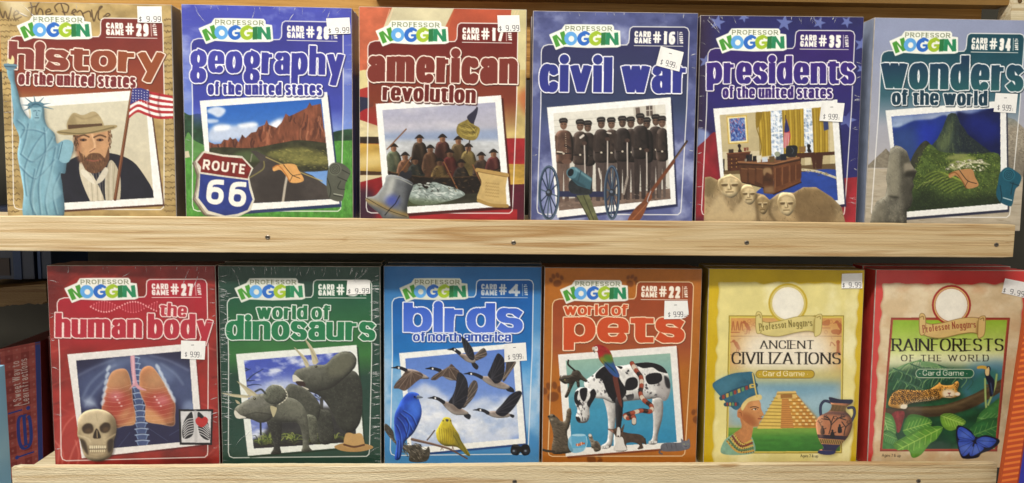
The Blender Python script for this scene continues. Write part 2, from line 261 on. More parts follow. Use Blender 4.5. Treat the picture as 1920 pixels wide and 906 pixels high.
class Sheet:
    def __init__(s, base, H=None, W=CW, Hh=CH):
        s.W, s.H = W, Hh
        s.im = np.ones((Hh, W, 3)) * hexc(base)
        s.lab = np.zeros((Hh, W), np.int16); s.names = ['front_panel']
        s.clip = None; s.hm = None if H is None else np.array(H, float).reshape(3, 3); s.k = (0, 0, 1.)
    def part(s, name):
        if name is None: return None
        if name not in s.names: s.names.append(name)
        return s.names.index(name)
    def crop(s, x, y, k): s.k = (x, y, k); return s
    def P(s, p):                       # guide coordinates -> sheet cells
        p = np.atleast_2d(np.asarray(p, float))
        if s.hm is None: return p
        q = np.c_[p[:, 0] / s.k[2] + s.k[0], p[:, 1] / s.k[2] + s.k[1], np.ones(len(p))] @ s.hm.T
        return q[:, :2] / q[:, 2:]
    def sc(s):
        a = s.P([(300, 300), (310, 300)]); return np.hypot(*(a[1] - a[0])) / 10
    def put(s, m, col, a=1., lab=None, noisep=None, grad=None):
        if s.clip is not None: m = m * s.clip
        ys, xs = np.nonzero(m > .004)
        if len(ys) == 0: return m
        sl = (slice(ys.min(), ys.max() + 1), slice(xs.min(), xs.max() + 1))
        c = hexc(col) if isinstance(col, str) else np.asarray(col)
        if c.ndim == 3: c = c[sl]
        else: c = np.broadcast_to(c, (sl[0].stop - sl[0].start, sl[1].stop - sl[1].start, 3))
        if grad is not None:           # (colour2, p0, p1): runs from col at p0 to colour2 at p1
            c2, p0, p1 = grad; (ax, ay), (bx, by) = s.P([p0, p1])
            Y, X = np.mgrid[sl]; L = (bx - ax) ** 2 + (by - ay) ** 2
            t = np.clip(((X - ax) * (bx - ax) + (Y - ay) * (by - ay)) / L, 0, 1)[..., None]
            c = c * (1 - t) + hexc(c2) * t
        if noisep is not None:
            amp, sx, sy, seed = noisep
            c = c * (1 + amp * noise(sx, sy, seed, 3, s.W, s.H)[sl])[..., None]
        w = (m[sl] * a)[..., None]
        s.im[sl] = np.clip(s.im[sl] * (1 - w) + c * w, 0, 1)
        if lab is not None: s.lab[sl][m[sl] > .5] = s.part(lab)
        return m
    def F(s, pts, col, a=1., blur=0, n=None, g=None, lab=None, sm=0, raw=False, keep=False):
        if sm: pts = catmull(pts)
        q = np.asarray(pts, float) if raw else s.P(pts)
        m = gblur(raster([q], s.W, s.H), blur)
        return s.put(m, col, a, lab, n, g)
    def relief(s, m, r=4., k=1., l=(-.45, -.9)):
        # the modelling a photograph or painting of a round thing carries in its printed tones
        h = gblur(m, r) + .6 * gblur(m, r * .45); gy, gx = np.gradient(h); t = (gx * -l[0] + gy * -l[1]) * -1 * r * .9 * k; t = gblur(t, .6)
        w_ = m if s.clip is None else m * s.clip
        s.im = np.clip(s.im * (1 - np.clip(t, 0, .75) * w_)[..., None] + (np.clip(-t, 0, .6) * w_)[..., None] * (.25 + .75 * s.im) * .8, 0, 1)
    def C(s, pts, col, *a, **k): return s.F(pts, col, *a, sm=1, **k)
    def E(s, x, y, rx, ry, col, rot=0, **k):
        t = np.linspace(0, 2 * np.pi, 28, endpoint=False); c, d = math.cos(rot), math.sin(rot)
        return s.F(np.c_[x + rx * np.cos(t) * c - ry * np.sin(t) * d, y + rx * np.cos(t) * d + ry * np.sin(t) * c], col, **k)
    def S(s, pts, w, col, a=1., blur=0, sm=1, lab=None, taper=0, closed=False):
        if sm and len(pts) > 2: pts = catmull(pts, closed)
        q = s.P(pts); w = w * s.sc()
        if closed: q = np.vstack([q, q[:1]])
        R = w / 2 + 1.5
        x0, y0 = np.floor(q.min(0) - R).astype(int); x1, y1 = np.ceil(q.max(0) + R).astype(int) + 1
        x0, y0, x1, y1 = max(x0, 0), max(y0, 0), min(x1, s.W), min(y1, s.H)
        if x1 <= x0 or y1 <= y0: return None
        m = np.zeros((s.H, s.W)); Y, X = np.mgrid[y0:y1, x0:x1]; X = X + .5; Y = Y + .5; best = np.full(X.shape, -9.)
        N = len(q) - 1
        for i in range(N):
            a_, b_ = q[i], q[i + 1]; d = b_ - a_; L = d @ d
            if L < 1e-9: continue
            t = np.clip(((X - a_[0]) * d[0] + (Y - a_[1]) * d[1]) / L, 0, 1)
            hw = w / 2 * (1 - taper * (i + t) / N)
            best = np.maximum(best, hw - np.hypot(X - a_[0] - t * d[0], Y - a_[1] - t * d[1]))
        m[y0:y1, x0:x1] = np.clip(best + .5, 0, 1) * min(1, w + .15)
        if blur: m = gblur(m, blur)
        return s.put(m, col, a, lab)
    def scatter(s, poly, n, size, cols, seed, ang=0, spread=3.2, asp=2.2, a=.8, sm=1, inside=None):
        rg = random.Random(seed); poly = np.asarray(poly, float); q = s.P(catmull(poly) if sm else poly)
        m = raster([q], s.W, s.H, 1) if inside is None else inside
        ys, xs = np.nonzero(m > .5)
        if len(ys) == 0: return
        keep = s.clip; s.clip = m if keep is None else keep * m; k = s.sc(); hm = s.hm; s.hm = None
        for _ in range(n):
            i = rg.randrange(len(ys)); t = ang + rg.uniform(-spread / 2, spread / 2); L = size * k * rg.uniform(.5, 1.3); w = L / asp
            c, d = math.cos(t), math.sin(t); x, y = xs[i], ys[i]
            loc = [(-L / 2, 0), (0, -w / 2), (L / 2, 0), (0, w / 2)]
            pts = np.array([(x + u * c - v * d, y + u * d + v * c) for u, v in loc])
            s.small(pts, hexc(rg.choice(cols)), a)
        s.hm = hm; s.clip = keep
    def small(s, q, c, a):             # quick little polygon
        x0, y0 = np.floor(q.min(0)).astype(int) - 1; x1, y1 = np.ceil(q.max(0)).astype(int) + 2
        x0, y0, x1, y1 = max(x0, 0), max(y0, 0), min(x1, s.W), min(y1, s.H)
        if x1 <= x0 or y1 <= y0: return
        m = raster([q - (x0, y0)], x1 - x0, y1 - y0, 2) * a
        if s.clip is not None: m = m * s.clip[y0:y1, x0:x1]
        v = s.im[y0:y1, x0:x1]; v += (c - v) * m[..., None]
    def letters(s, txt, p0, p1, xh, T, asc=1.5, desc=.45, gap=.12, cap='s', thin=None, serif=0, space=.45, SS=3, wave=0, dotr=.6, dg=.02, slant=0):
        p0, p1 = np.array(p0, float), np.array(p1, float); L = np.hypot(*(p1 - p0)); ex = (p1 - p0) / L; ey = np.array([ex[1], -ex[0]])
        thin = (.52 if T > .3 else .8 if T > .24 else None) if thin is None else thin; th = T * xh; mixed = any(c.islower() for c in txt)
        wd = []
        for ch in txt:
            if ch == ' ': wd.append(None); continue
            g = GL[ch][0]; up = ch.isupper() or ch.isdigit()
            wd.append((g * (asc * .8 if mixed and up else 1)))
        nat = sum((T + (.0 if w is None else 0) if (w == 0) else (space if w is None else w)) for w in wd) + gap * (len(txt) - 1)
        # only the bodies stretch: stems keep their width
        fixed = sum(T for w in wd if w == 0) + gap * (len(txt) - 1); var = nat - fixed
        k = (L / xh - fixed) / max(var, 1e-6)
        m = np.zeros((s.H * SS, s.W * SS), bool); x = 0.; s.each = []
        for ch, w in zip(txt, wd):
            if ch == ' ': x += space * k * xh; continue
            w_ = (T if w == 0 else w * k) * xh; up = (ch.isupper() or ch.isdigit() or ch in '$!&') and mixed
            def M(u, v):
                if up: v = v * 2 if v <= 1 else 2
                px = th / 2 + u * (w_ - th) if w != 0 else w_ / 2; tv = th * (thin or 1)
                if v > 1: py = xh - tv / 2 + (v - 1) * (asc - 1) * xh
                elif v < 0: py = tv / 2 + v * desc * xh
                else: py = tv / 2 + v * (xh - tv)
                return p0 + ex * (x + px + slant * py) + ey * (py + wave * math.sin(math.pi * (x + px) / L))
            gm = np.zeros_like(m); vmin, vmax = 9, -9; diag = ch in 'vwyAVWMNZ47xk'
            for st in GL[ch][1].split(';'):
                kind = st[0] if st[0] in '~@.' and not (st[0] == '.' and ch not in 'i!.*') else ''
                if kind == '.' and ch not in 'i!.*': kind = ''
                if kind == '.' and st.startswith('..'): body = st[1:]
                elif kind in ('~', '@'): body = st[1:]
                else: kind = ''; body = st
                uv = [tuple(map(float, t.split(','))) for t in body.split()]
                vmin = min(vmin, min(v for _, v in uv)); vmax = max(vmax, max(v for _, v in uv))
                g = np.array([M(u, v) for u, v in uv])
                if kind == '~': g = smooth(g, False)
                if kind == '@': g = smooth(g, True); g = np.vstack([g, g[:1]])
                q = s.P(g) * SS; hw = th / 2 * s.sc() * SS; tn = hw if thin is None else hw * thin
                if kind == '.':
                    if ch == 'i': r_ = T * dotr; q = s.P((p0 + ex * (x + w_ / 2) + ey * (xh * (1 + dg + r_)))[None]) * SS
                    s.blob(gm, q[0], hw * dotr * 2); continue
                N = len(q) - 1
                for i in range(N):
                    d = q[i + 1] - q[i]; l = np.hypot(*d) or 1e-6; d = d / l
                    h = tn + (hw - tn) * abs(d[1]) ** .8 if thin is not None else hw
                    vert = abs(d[1]) > .8; ee = tn if vert else hw * .95
                    e0 = ee if (i == 0 and kind != '@' and cap == 's' and (not vert or uv[0][1] % 1 == 0)) else 0; e1 = ee if (i == N - 1 and kind != '@' and cap == 's' and (not vert or uv[-1][1] % 1 == 0)) else 0
                    a_, b_ = q[i] - d * e0, q[i + 1] + d * e1
                    s.bar(gm, a_, b_, h)
                    if i or cap == 'r': s.blob(gm, q[i], h)
                    if serif and kind == '' and abs(d[1]) > .5 and N >= 1:
                        hv = np.array([1., 0]) * serif * hw
                        for (pt, lastp) in ((a_, i == 0), (b_, i == N - 1)):
                            if lastp: s.bar(gm, pt - hv, pt + hv, tn * .9)
                if cap == 'r': s.blob(gm, q[-1], hw)
            if diag and cap == 's':       # cut slanted ends flush with the lines
                tv = th * (thin or 1); lo = M(0, min(vmin, 0))[None] - ey * tv / 2; hi = M(0, vmax)[None] + ey * tv / 2
                Y, X = np.mgrid[0:s.H * SS, 0:s.W * SS]
                a0 = s.P(lo)[0] * SS; a1 = s.P(hi)[0] * SS; e = s.P(lo + ex * 20)[0] * SS - a0; nrm = np.array([e[1], -e[0]]); nrm /= np.hypot(*nrm)
                gm &= ((X + .5 - a0[0]) * nrm[0] + (Y + .5 - a0[1]) * nrm[1] >= 0) & ((X + .5 - a1[0]) * nrm[0] + (Y + .5 - a1[1]) * nrm[1] <= 0)
            m |= gm; s.each.append(gm); x += w_ + gap * xh
        return m
    @staticmethod
    def bar(m, a, b, h):
        d = b - a; l = np.hypot(*d) or 1e-6; n = np.array([-d[1], d[0]]) / l * h
        q = np.array([a + n, b + n, b - n, a - n]); x0, y0 = np.floor(q.min(0)).astype(int); x1, y1 = np.ceil(q.max(0)).astype(int) + 1
        x0, y0, x1, y1 = max(x0, 0), max(y0, 0), min(x1, m.shape[1]), min(y1, m.shape[0])
        if x1 <= x0 or y1 <= y0: return
        Y, X = np.mgrid[y0:y1, x0:x1]; X = X + .5 - a[0]; Y = Y + .5 - a[1]; u = d / l
        m[y0:y1, x0:x1] |= (np.abs(X * u[1] - Y * u[0]) <= h) & (X * u[0] + Y * u[1] >= 0) & (X * u[0] + Y * u[1] <= l)
    @staticmethod
    def blob(m, c, r):
        x0, y0, x1, y1 = int(max(c[0] - r - 1, 0)), int(max(c[1] - r - 1, 0)), int(min(c[0] + r + 2, m.shape[1])), int(min(c[1] + r + 2, m.shape[0]))
        if x1 <= x0 or y1 <= y0: return
        Y, X = np.mgrid[y0:y1, x0:x1]; m[y0:y1, x0:x1] |= np.hypot(X + .5 - c[0], Y + .5 - c[1]) <= r
    @staticmethod
    def grow(m, r):
        o = np.zeros_like(m); R = int(math.ceil(r)); H, W = m.shape
        cs = np.concatenate([np.zeros((H, 1), int), np.cumsum(m, 1)], 1); X = np.arange(W)
        for dy in range(-R, R + 1):
            if abs(dy) > r: continue
            h = int(math.sqrt(r * r - dy * dy)); row = (cs[:, np.minimum(X + h + 1, W)] - cs[:, np.maximum(X - h, 0)]) > 0
            if dy >= 0: o[dy:] |= row[:H - dy]
            else: o[:dy] |= row[-dy:]
        return o
    def down(s, m, SS=3): return m.reshape(s.H, SS, s.W, SS).mean((1, 3))
    def T(s, txt, p0, p1, xh, T, col, out=None, ow=1.5, sh=None, so=(2., 2.5), g=None, lab=None, SS=3, n=None, **k):
        m = s.letters(txt, p0, p1, xh, T, SS=SS, **k)
        big = m
        if out:
            big = s.grow(m, ow * SS)
        if sh:
            b = np.zeros_like(big); dx, dy = int(so[0] * SS), int(so[1] * SS); b[dy:, dx:] = big[:s.H * SS - dy, :s.W * SS - dx]
            s.put(gblur(s.down(b | big, SS), .5), sh, .85, lab)
        if not out: s.put(s.down(m, SS), col, 1, lab, n, g); return m
        for gm in s.each:              # edge lines first, then all the letters
            ys, xs = np.nonzero(gm)
            if len(ys) == 0: continue
            p = int(ow * SS) + 3; y0, x0 = max(ys.min() - p, 0) // SS, max(xs.min() - p, 0) // SS; y1, x1 = min((ys.max() + p) // SS + 1, s.H), min((xs.max() + p) // SS + 1, s.W)
            sub = gm[y0 * SS:y1 * SS, x0 * SS:x1 * SS]; gr = s.grow(sub, ow * SS)
            f = np.zeros((s.H, s.W)); f[y0:y1, x0:x1] = gr.reshape(y1 - y0, SS, x1 - x0, SS).mean((1, 3)); s.put(f, out, 1, lab)
        s.put(s.down(m, SS), col, 1, lab, n, g)
        return m
GUIDE = [
   [0.91652641, -0.038334841, 2.5147064, -0.018920166, 0.92325163, -0.20874885, -2.9418514e-05, -5.2574934e-05, 1.0] ,
   [0.90978327, -0.021793338, -308.6415, -0.022244212, 0.91374187, 1.4717422, -4.1801076e-05, -5.2141133e-05, 1.0] ,
   [0.92974751, -0.0046831596, -625.32816, -0.01668781, 0.91646117, -1.0186641, -2.2001019e-05, -5.2176381e-05, 1.0] ,
   [0.95277507, 0.011975153, -952.47291, -0.013765304, 0.93418554, -6.1027893, -1.081728e-05, -4.9508028e-05, 1.0] ,
   [0.98231948, 0.026168399, -1290.487, -0.009816283, 0.96768812, -15.262692, 4.6471797e-06, -4.335288e-05, 1.0] ,
   [0.96191236, 0.047009064, -1578.8739, -0.016349941, 0.92801051, -2.8083549, -2.0130814e-05, -5.5557414e-05, 1.0] ,
   [0.90090829, -0.038776558, -59.310084, -0.00076979165, 0.9486072, -470.53768, -5.2247051e-05, -5.6463901e-05, 1.0] ,
   [0.93719308, -0.02187601, -371.8159, -0.0056017731, 0.95767896, -475.04694, -2.6901939e-05, -5.8595971e-05, 1.0] ,
   [0.95496938, -0.0029563493, -685.39981, -0.0055310556, 0.96655943, -479.64733, -2.7618251e-05, -5.3159467e-05, 1.0] ,
   [0.96682491, 0.014349947, -994.53572, -0.0085121854, 0.9724632, -478.94506, -1.2554699e-05, -5.9372648e-05, 1.0] ,
   [0.98508116, 0.029773568, -1324.3319, -0.0095310993, 0.98698049, -482.82846, -8.2134338e-06, -5.044724e-05, 1.0] ,
   [0.98024971, 0.044837183, -1632.8489, -0.0068023811, 0.96984379, -479.53422, -2.1397384e-05, -4.9628849e-05, 1.0] ,
]
BOXES = [
   (-0.4015, 0.0023, 0.0000, 0.00571, 0.02558),
   (-0.2521, -0.0008, 0.0000, 0.02449, 0.02545),
   (-0.1055, -0.0043, 0.0000, -0.00536, 0.02662),
   (0.0398, -0.0018, 0.0000, -0.02178, 0.03118),
   (0.1834, 0.0010, 0.0000, -0.04391, 0.04083),
   (0.3340, 0.0009, 0.0000, -0.00803, 0.02174),
   (-0.3724, 0.0008, -0.2193, 0.04087, 0.01819),
   (-0.2305, 0.0065, -0.2193, 0.00212, 0.01677),
   (-0.0883, 0.0104, -0.2193, 0.00303, 0.02482),
   (0.0536, 0.0073, -0.2193, -0.01904, 0.01661),
   (0.2004, 0.0059, -0.2193, -0.02552, 0.02996),
   (0.3521, 0.0050, -0.2193, -0.00632, 0.03042),
]
# ---------------------------------------------------------------- what every cover of the newer series carries
def template(s, num, panel, panel2, fade=(700, 1050), line='f2f1ec', ages=True, frame_b=1935):
    hm, k = s.hm, s.k; s.hm = np.array(GUIDE[3]).reshape(3, 3); s.crop(990, 20, 5.033)
    top = [(122, 1300), (122, 400), (126, 370), (145, 340), (190, 325), (900, 330), (932, 328), (950, 305), (955, 270), (957, 205), (965, 172), (990, 156), (1480, 160), (1508, 172), (1522, 205), (1500, 900), (1492, 1300)]
    m = raster([s.P(top)], s.W, s.H)
    y0 = s.P([(600, fade[0])])[0, 1]; y1 = s.P([(600, fade[1])])[0, 1]
    ramp = np.clip((y1 - np.arange(s.H)) / (y1 - y0), 0, 1)[:, None]
    s.put(m * ramp, panel, 1, None, (.06, 30, 20, 5), (panel2, (700, 330), (700, fade[1])))
    fb = frame_b
    loop = [(122, 400), (126, 370), (145, 340), (190, 325), (900, 330), (932, 328), (950, 305), (955, 270), (957, 205), (965, 172), (990, 156), (1480, 160), (1508, 172), (1522, 205), (1500, 900), (1446, fb - 60), (1440, fb - 22), (1415, fb), (125, fb - 5), (92, fb - 20), (82, fb - 60), (118, 900)]
    s.S(loop, 8, line, .95, sm=0, closed=True)
    s.k, s.hm = k, hm
def badge(s, num, ink='f3f1ea'):
    hm, k = s.hm, s.k; s.hm = np.array(GUIDE[3]).reshape(3, 3); s.crop(990, 20, 5.033)
    lb = 'number_badge'
    s.T('CARD', (1005, 252), (1160, 256), 55, .27, ink, lab=lb, gap=.1); s.T('GAME', (1002, 312), (1162, 316), 55, .27, ink, lab=lb, gap=.1)
    s.T('#', (1180, 310), (1255, 312), 110, .15, ink, lab=lb)
    s.T(num, (1276, 322), (1388, 326), 122, .225, ink, lab=lb, gap=.12)
    s.S([(1415, 203), (1414, 320)], 5, ink, lab=lb); s.S([(1002, 335), (1463, 341)], 5, ink, lab=lb)
    s.T('AGES 7+', (1466, 316), (1460, 200), 34, .24, ink, lab=lb, gap=.16, space=.3)
    s.k, s.hm = k, hm
def logo(s, tint='eef0e6'):
    hm, k = s.hm, s.k; s.hm = np.array(GUIDE[3]).reshape(3, 3); s.crop(990, 20, 5.033)
    halo = [(205, 235), (320, 185), (335, 160), (350, 142), (470, 140), (790, 144), (803, 160), (804, 192), (862, 200), (868, 335), (840, 345), (560, 350), (340, 338), (262, 368)]
    s.F(np.array(halo) + (5, 9), '30343c', .35, blur=1.5)
    s.F(halo, tint, lab='logo'); s.S(halo, 14, tint, sm=0, closed=True, lab='logo')
    s.T('PROFESSOR', (350, 192), (790, 197), 42, .17, '6f7a55', lab='logo', gap=.3, serif=1.5, thin=.8)
    N1 = [(225, 250), (265, 230), (318, 285), (298, 212), (340, 195), (368, 318), (330, 332), (272, 262), (302, 335), (262, 352)]
    s.F(N1, '4f9a3a', lab='logo')
    def O(x, y, rx, ry, c, ins=True):
        s.E(x, y, rx, ry, c, lab='logo')
        if ins: s.E(x + 5, y + 3, rx * .42, ry * .42, tint, lab='logo')
    O(402, 268, 62, 66, '67a9e2')
    for x, c, c2 in ((525, '2f6fc4', '2f6fc4'), (635, 'a3bf32', 'a3bf32')):
        s.E(x, 270, 63, 66, c, lab='logo'); s.E(x + 4, 272, 28, 29, tint, lab='logo')
        s.F([(x + 15, 232), (x + 68, 215), (x + 68, 262), (x + 15, 266)], tint if x < 600 else tint, lab='logo')
        s.F([(x, 262), (x + 64, 260), (x + 60, 300), (x + 36, 300), (x + 34, 284), (x, 284)], c, lab='logo')
        s.S([(x - 20, 222), (x + 10, 208), (x + 46, 226)], 24, c, lab='logo')
    s.F([(690, 214), (735, 208), (728, 330), (686, 332)], '2c7a45', lab='logo')
    s.F([(728, 326), (735, 212), (770, 210), (815, 280), (812, 214), (850, 210), (856, 328), (818, 332), (772, 262), (768, 330)], '2a8a5f', lab='logo')
    s.k, s.hm = k, hm
def polaroid(s, outer, inner, sky, sky2=None, shadow='1c1d33', so=(10, 14), sa=.85, white='eeeeea', n=None):
    o = np.array(outer, float)
    s.F(o + so, shadow, sa, blur=.6)
    s.F(o, white, lab='picture', n=(.02, 3, 3, 9))
    i = np.array(inner, float)
    g = None if sky2 is None else (sky2, (i[0] + i[1]) / 2, (i[2] + i[3]) / 2)
    m = s.F(i, sky, g=g, n=n, lab='picture')
    return m
def star(s, x, y, r, col, rot=0, a=1, blur=0):
    p = []
    for i in range(10):
        q = r if i % 2 == 0 else r * .4; t = rot - math.pi / 2 + i * math.pi / 5
        p.append((x + q * math.cos(t), y + q * math.sin(t)))
    s.F(p, col, a, blur)
def clouds(s, m, col, thr=.0, gain=2.2, sx=40, sy=22, seed=3, a=1.):
    z = np.clip((noise(sx, sy, seed, 5, s.W, s.H) - thr) * gain, 0, 1)
    s.put(m * z, col, a)

# ---------------------------------------------------------------- the twelve covers
def cover_history(s):
    s.put(np.ones((s.H, s.W)), 'b9a06c', 1, None, (.16, 26, 18, 21)); s.crop(0, 0, 4.768)
    full = np.ones((s.H, s.W)); clouds(s, full, '8d7748', .05, 1.6, 30, 24, 4, .7); clouds(s, full, 'd6c292', .1, 1.6, 44, 30, 8, .7)
    for r in range(34):                                        # rows of old handwriting
        y = 170 + r * 52; rg = random.Random(r)
        for x0, x1 in ((-40, 150), (1470, 1620)):
            x = x0
            while x < x1:
                w = rg.uniform(12, 40); s.S([(x, y + rg.uniform(-8, 8)), (x + w * .4, y - rg.uniform(0, 18)), (x + w, y + rg.uniform(-6, 8))], 9, '5d4a2c', rg.uniform(.35, .8)); x += w * 1.2
    ink = '5a4630'
    for p in ([(-10, 60), (25, 150), (45, 90), (70, 160), (100, 60)], [(120, 130), (165, 110), (150, 85), (125, 110), (135, 160), (190, 140)], [(270, 5), (285, 60), (280, 120), (305, 125)], [(255, 60), (320, 45)], [(355, 0), (320, 60), (330, 120), (350, 70), (375, 80), (385, 125)], [(410, 100), (450, 90), (440, 70), (410, 90), (420, 125), (470, 110)],
              [(510, 95), (490, 50), (540, 15), (610, 40), (600, 100), (560, 95)], [(545, 20), (575, 110), (590, 160)], [(640, 110), (680, 90), (665, 75), (645, 100), (670, 130)], [(690, 100), (720, 85), (745, 130), (770, 240)], [(745, 110), (800, 90), (815, 140)], [(820, 80), (840, 180), (870, 100), (915, 50), (890, 60), (880, 150), (905, 175)], [(930, 140), (965, 110), (985, 125), (950, 140)]):
        s.S(p, 13, ink, .9)
    s.put(gblur(raster([s.P([(0, 0), (230, 0), (280, 140), (120, 150)])], s.W, s.H), 6), 'efe8d0', .5)
    template(s, '29', '7d332e', '98502d', (820, 1020)); 
    s.crop(0, 0, 4.768)
    s.crop(0, 90, 2.832)
    m = polaroid(s, [(105, 258), (790, 216), (868, 826), (150, 868)], [(150, 312), (775, 268), (818, 792), (205, 826)], 'd2ccb6', 'c9bfa6', '3c1713', (8, 10), n=(.04, 20, 20, 3))
    s.clip = m
    # plain portrait of an old countryman in a felt hat
    s.C([(300, 840), (300, 690), (345, 610), (450, 560), (620, 560), (745, 640), (800, 840)], '23242f', n=(.15, 10, 14, 2))
    s.C([(430, 600), (510, 700), (560, 830), (500, 840), (430, 690)], 'cfc5ae'); s.C([(590, 590), (560, 690), (570, 830), (630, 840), (640, 680)], 'bdb39c')
    for i in range(10): s.S([(450 + i * 18, 610), (470 + i * 15, 700), (480 + i * 14, 830)], 4, '8f8570' if i % 2 else 'e2dac6', .6)
    s.C([(400, 440), (405, 530), (440, 600), (500, 640), (550, 600), (580, 520), (580, 430), (490, 400)], 'c2976f', n=(.08, 9, 9, 6))
    s.C([(398, 450), (430, 470), (430, 560), (455, 610), (420, 600), (398, 540)], '94664a', .7, blur=2)
    s.S([(490, 455), (505, 520), (480, 545)], 10, 'e2bd96', .8, .8); s.S([(505, 530), (478, 548)], 6, '7d4f3a', .8)
    for x in (443, 532): s.E(x, 484, 20, 8, '5b3c2c', a=.85); s.S([(x - 32, 470), (x, 458), (x + 30, 468)], 9, '5c422e', .9); s.E(x, 485, 6, 6, '1d1a1a')
    s.C([(418, 540), (450, 580), (480, 556), (530, 556), (558, 578), (578, 520), (580, 590), (550, 640), (500, 662), (450, 636)], '6a4a34', n=(.15, 4, 8, 5)); s.S([(462, 590), (500, 596), (538, 588)], 7, '9c5a4a', .9)
    s.scatter([(418, 560), (480, 562), (560, 570), (572, 600), (530, 655), (480, 655), (440, 630)], 90, 24, ['80603f', '4c3424', '94704c'], 4, 1.5, .8, 6, .7)
    s.scatter([(385, 440), (408, 440), (418, 530), (398, 540)], 50, 24, ['5c4230', '7a5a40', '47321f'], 5, 1.4, 1.0, 4); s.scatter([(575, 430), (596, 430), (594, 510), (580, 530)], 50, 24, ['5c4230', '7a5a40'], 6, 1.4, 1.0, 4)
    s.C([(358, 390), (390, 340), (440, 352), (500, 332), (540, 372), (548, 425), (450, 442), (365, 432)], 'b3a27c', n=(.08, 12, 8, 7)); s.C([(358, 390), (392, 345), (410, 430), (365, 432)], '8d7c58', .6, 2); s.S([(400, 352), (450, 372), (520, 350)], 6, '8d7c58', .7, 1)
    s.F([(360, 404), (544, 396), (547, 420), (452, 434), (363, 428)], '5c4530'); s.C([(306, 436), (450, 418), (612, 404), (600, 428), (470, 452), (340, 458)], 'a5946c'); s.S([(312, 442), (450, 450), (606, 416)], 7, '6e6040', .8)
    s.C([(440, 640), (480, 672), (505, 720), (470, 700), (430, 660)], 'ddd6c4'); s.C([(560, 630), (530, 672), (508, 720), (548, 700), (576, 650)], 'cfc7b4')
    s.clip = None
    s.crop(0, 0, 4.768)
    s.T('history', (72, 606), (1472, 642), 182, .430, '86403a', 'f4e6d6', 2.0, '4a1c18', (1.6, 1.8), g=('94502f', (300, 380), (1200, 640)), lab='title', asc=1.37, desc=.5, gap=.06, dg=-.12)
    s.T('of the united states', (160, 746), (1236, 776), 92, .312, '7a3034', 'f6ece2', 2.0, '431a16', (1.5, 1.8), lab='title', asc=1.25, gap=.07, dg=-.02)
    s.crop(0, 90, 2.832)
    lb = 'statue_print'
    B = [(38, 108), (72, 110), (78, 170), (95, 230), (112, 300), (135, 345), (160, 372), (165, 340), (158, 300), (185, 280), (218, 290), (234, 320), (238, 372), (252, 412), (290, 450), (302, 502), (335, 488), (386, 500), (388, 545), (356, 600), (346, 660), (322, 665), (332, 740), (328, 905), (135, 905), (125, 760), (105, 640), (92, 560), (102, 470), (70, 390), (72, 340), (62, 260), (55, 180), (42, 150)]
    s.F(np.array(B) + (10, 4), '2c3338', .35, 2)
    m = s.C(B, '7fa9b8', lab=lb, n=(.08, 6, 14, 31)); s.relief(m, 5, .5, (-.9, -.3)); s.clip = m
    s.C([(40, 100), (60, 110), (72, 250), (110, 350), (90, 480), (95, 640), (135, 900), (60, 900), (30, 300)], '5a8398', .55, 3); s.C([(300, 500), (390, 500), (330, 900), (290, 900), (310, 700)], '4f7488', .55, 4)
    for p in ([(250, 430), (180, 520), (130, 640), (140, 780)], [(280, 470), (215, 600), (170, 760), (175, 880)], [(150, 400), (130, 500), (110, 560)], [(235, 420), (240, 560), (205, 720), (215, 880)], [(295, 520), (270, 650), (240, 800), (250, 880)], [(120, 430), (180, 430), (240, 450)], [(110, 560), (170, 600), (230, 560), (290, 520)], [(100, 620), (190, 690), (290, 590)], [(320, 660), (280, 760), (300, 880)], [(90, 380), (130, 420), (110, 470)], [(185, 640), (160, 800), (190, 890)]):
        s.S(p, 8, '42697e', .6, .8); s.S([(x + 8, y - 3) for x, y in p], 6, 'b0d0da', .5, .9)
    s.F([(235, 560), (330, 770), (300, 800), (240, 830)], '97bcc8', .5, 2)
    s.C([(168, 305), (218, 305), (214, 365), (195, 385), (172, 360)], '8fb4c1'); s.S([(178, 330), (192, 328)], 4, '3d6074'); s.S([(202, 328), (214, 330)], 4, '3d6074'); s.S([(196, 335), (192, 352), (199, 354)], 4, '55798c'); s.S([(186, 366), (206, 366)], 4, '3d6074')
    s.clip = None
    s.E(190, 296, 44, 16, '5f8899', lab=lb); s.S([(150, 310), (190, 292), (232, 310)], 8, '3f6376', lab=lb)
    for q in ((112, 298), (122, 330), (132, 258), (180, 248), (232, 258), (268, 288), (284, 320)): s.S([(190 + (q[0] - 190) * .35, 300 + (q[1] - 300) * .3), q], 10, '587c8c', taper=.8, lab=lb)
    s.C([(22, 78), (88, 82), (84, 102), (62, 116), (40, 112), (26, 100)], '6d8fa0', lab=lb); s.S([(24, 92), (86, 96)], 6, '3f5a6c', lab=lb); s.C([(44, 76), (38, 48), (56, 56), (64, 34), (74, 50), (72, 78)], 'e0d4a0', lab=lb)
    s.C([(330, 490), (388, 500), (366, 600), (312, 588)], '8ab2c0', lab=lb); s.S([(332, 496), (312, 586)], 5, '4b7083')
    lb = 'flag_print'
    s.S([(704, 216), (612, 800)], 17, '6a3f28', sm=0, lab=lb); s.S([(700, 225), (610, 795)], 4, '9a6a48', sm=0)
    top = catmull([(703, 212), (745, 206), (795, 225), (850, 236), (920, 250)], False); bot = catmull([(684, 372), (730, 338), (775, 352), (840, 372), (922, 370)], False)
    for i in range(9):
        a, b = i / 9, (i + 1) / 9
        s.F(np.vstack([top * (1 - a) + bot * a, (top * (1 - b) + bot * b)[::-1]]), 'b23038' if i % 2 == 0 else 'efe9e6', lab=lb)
    s.F([(705, 210), (750, 207), (795, 224), (792, 280), (745, 268), (692, 296)], '3d3f84', lab=lb)
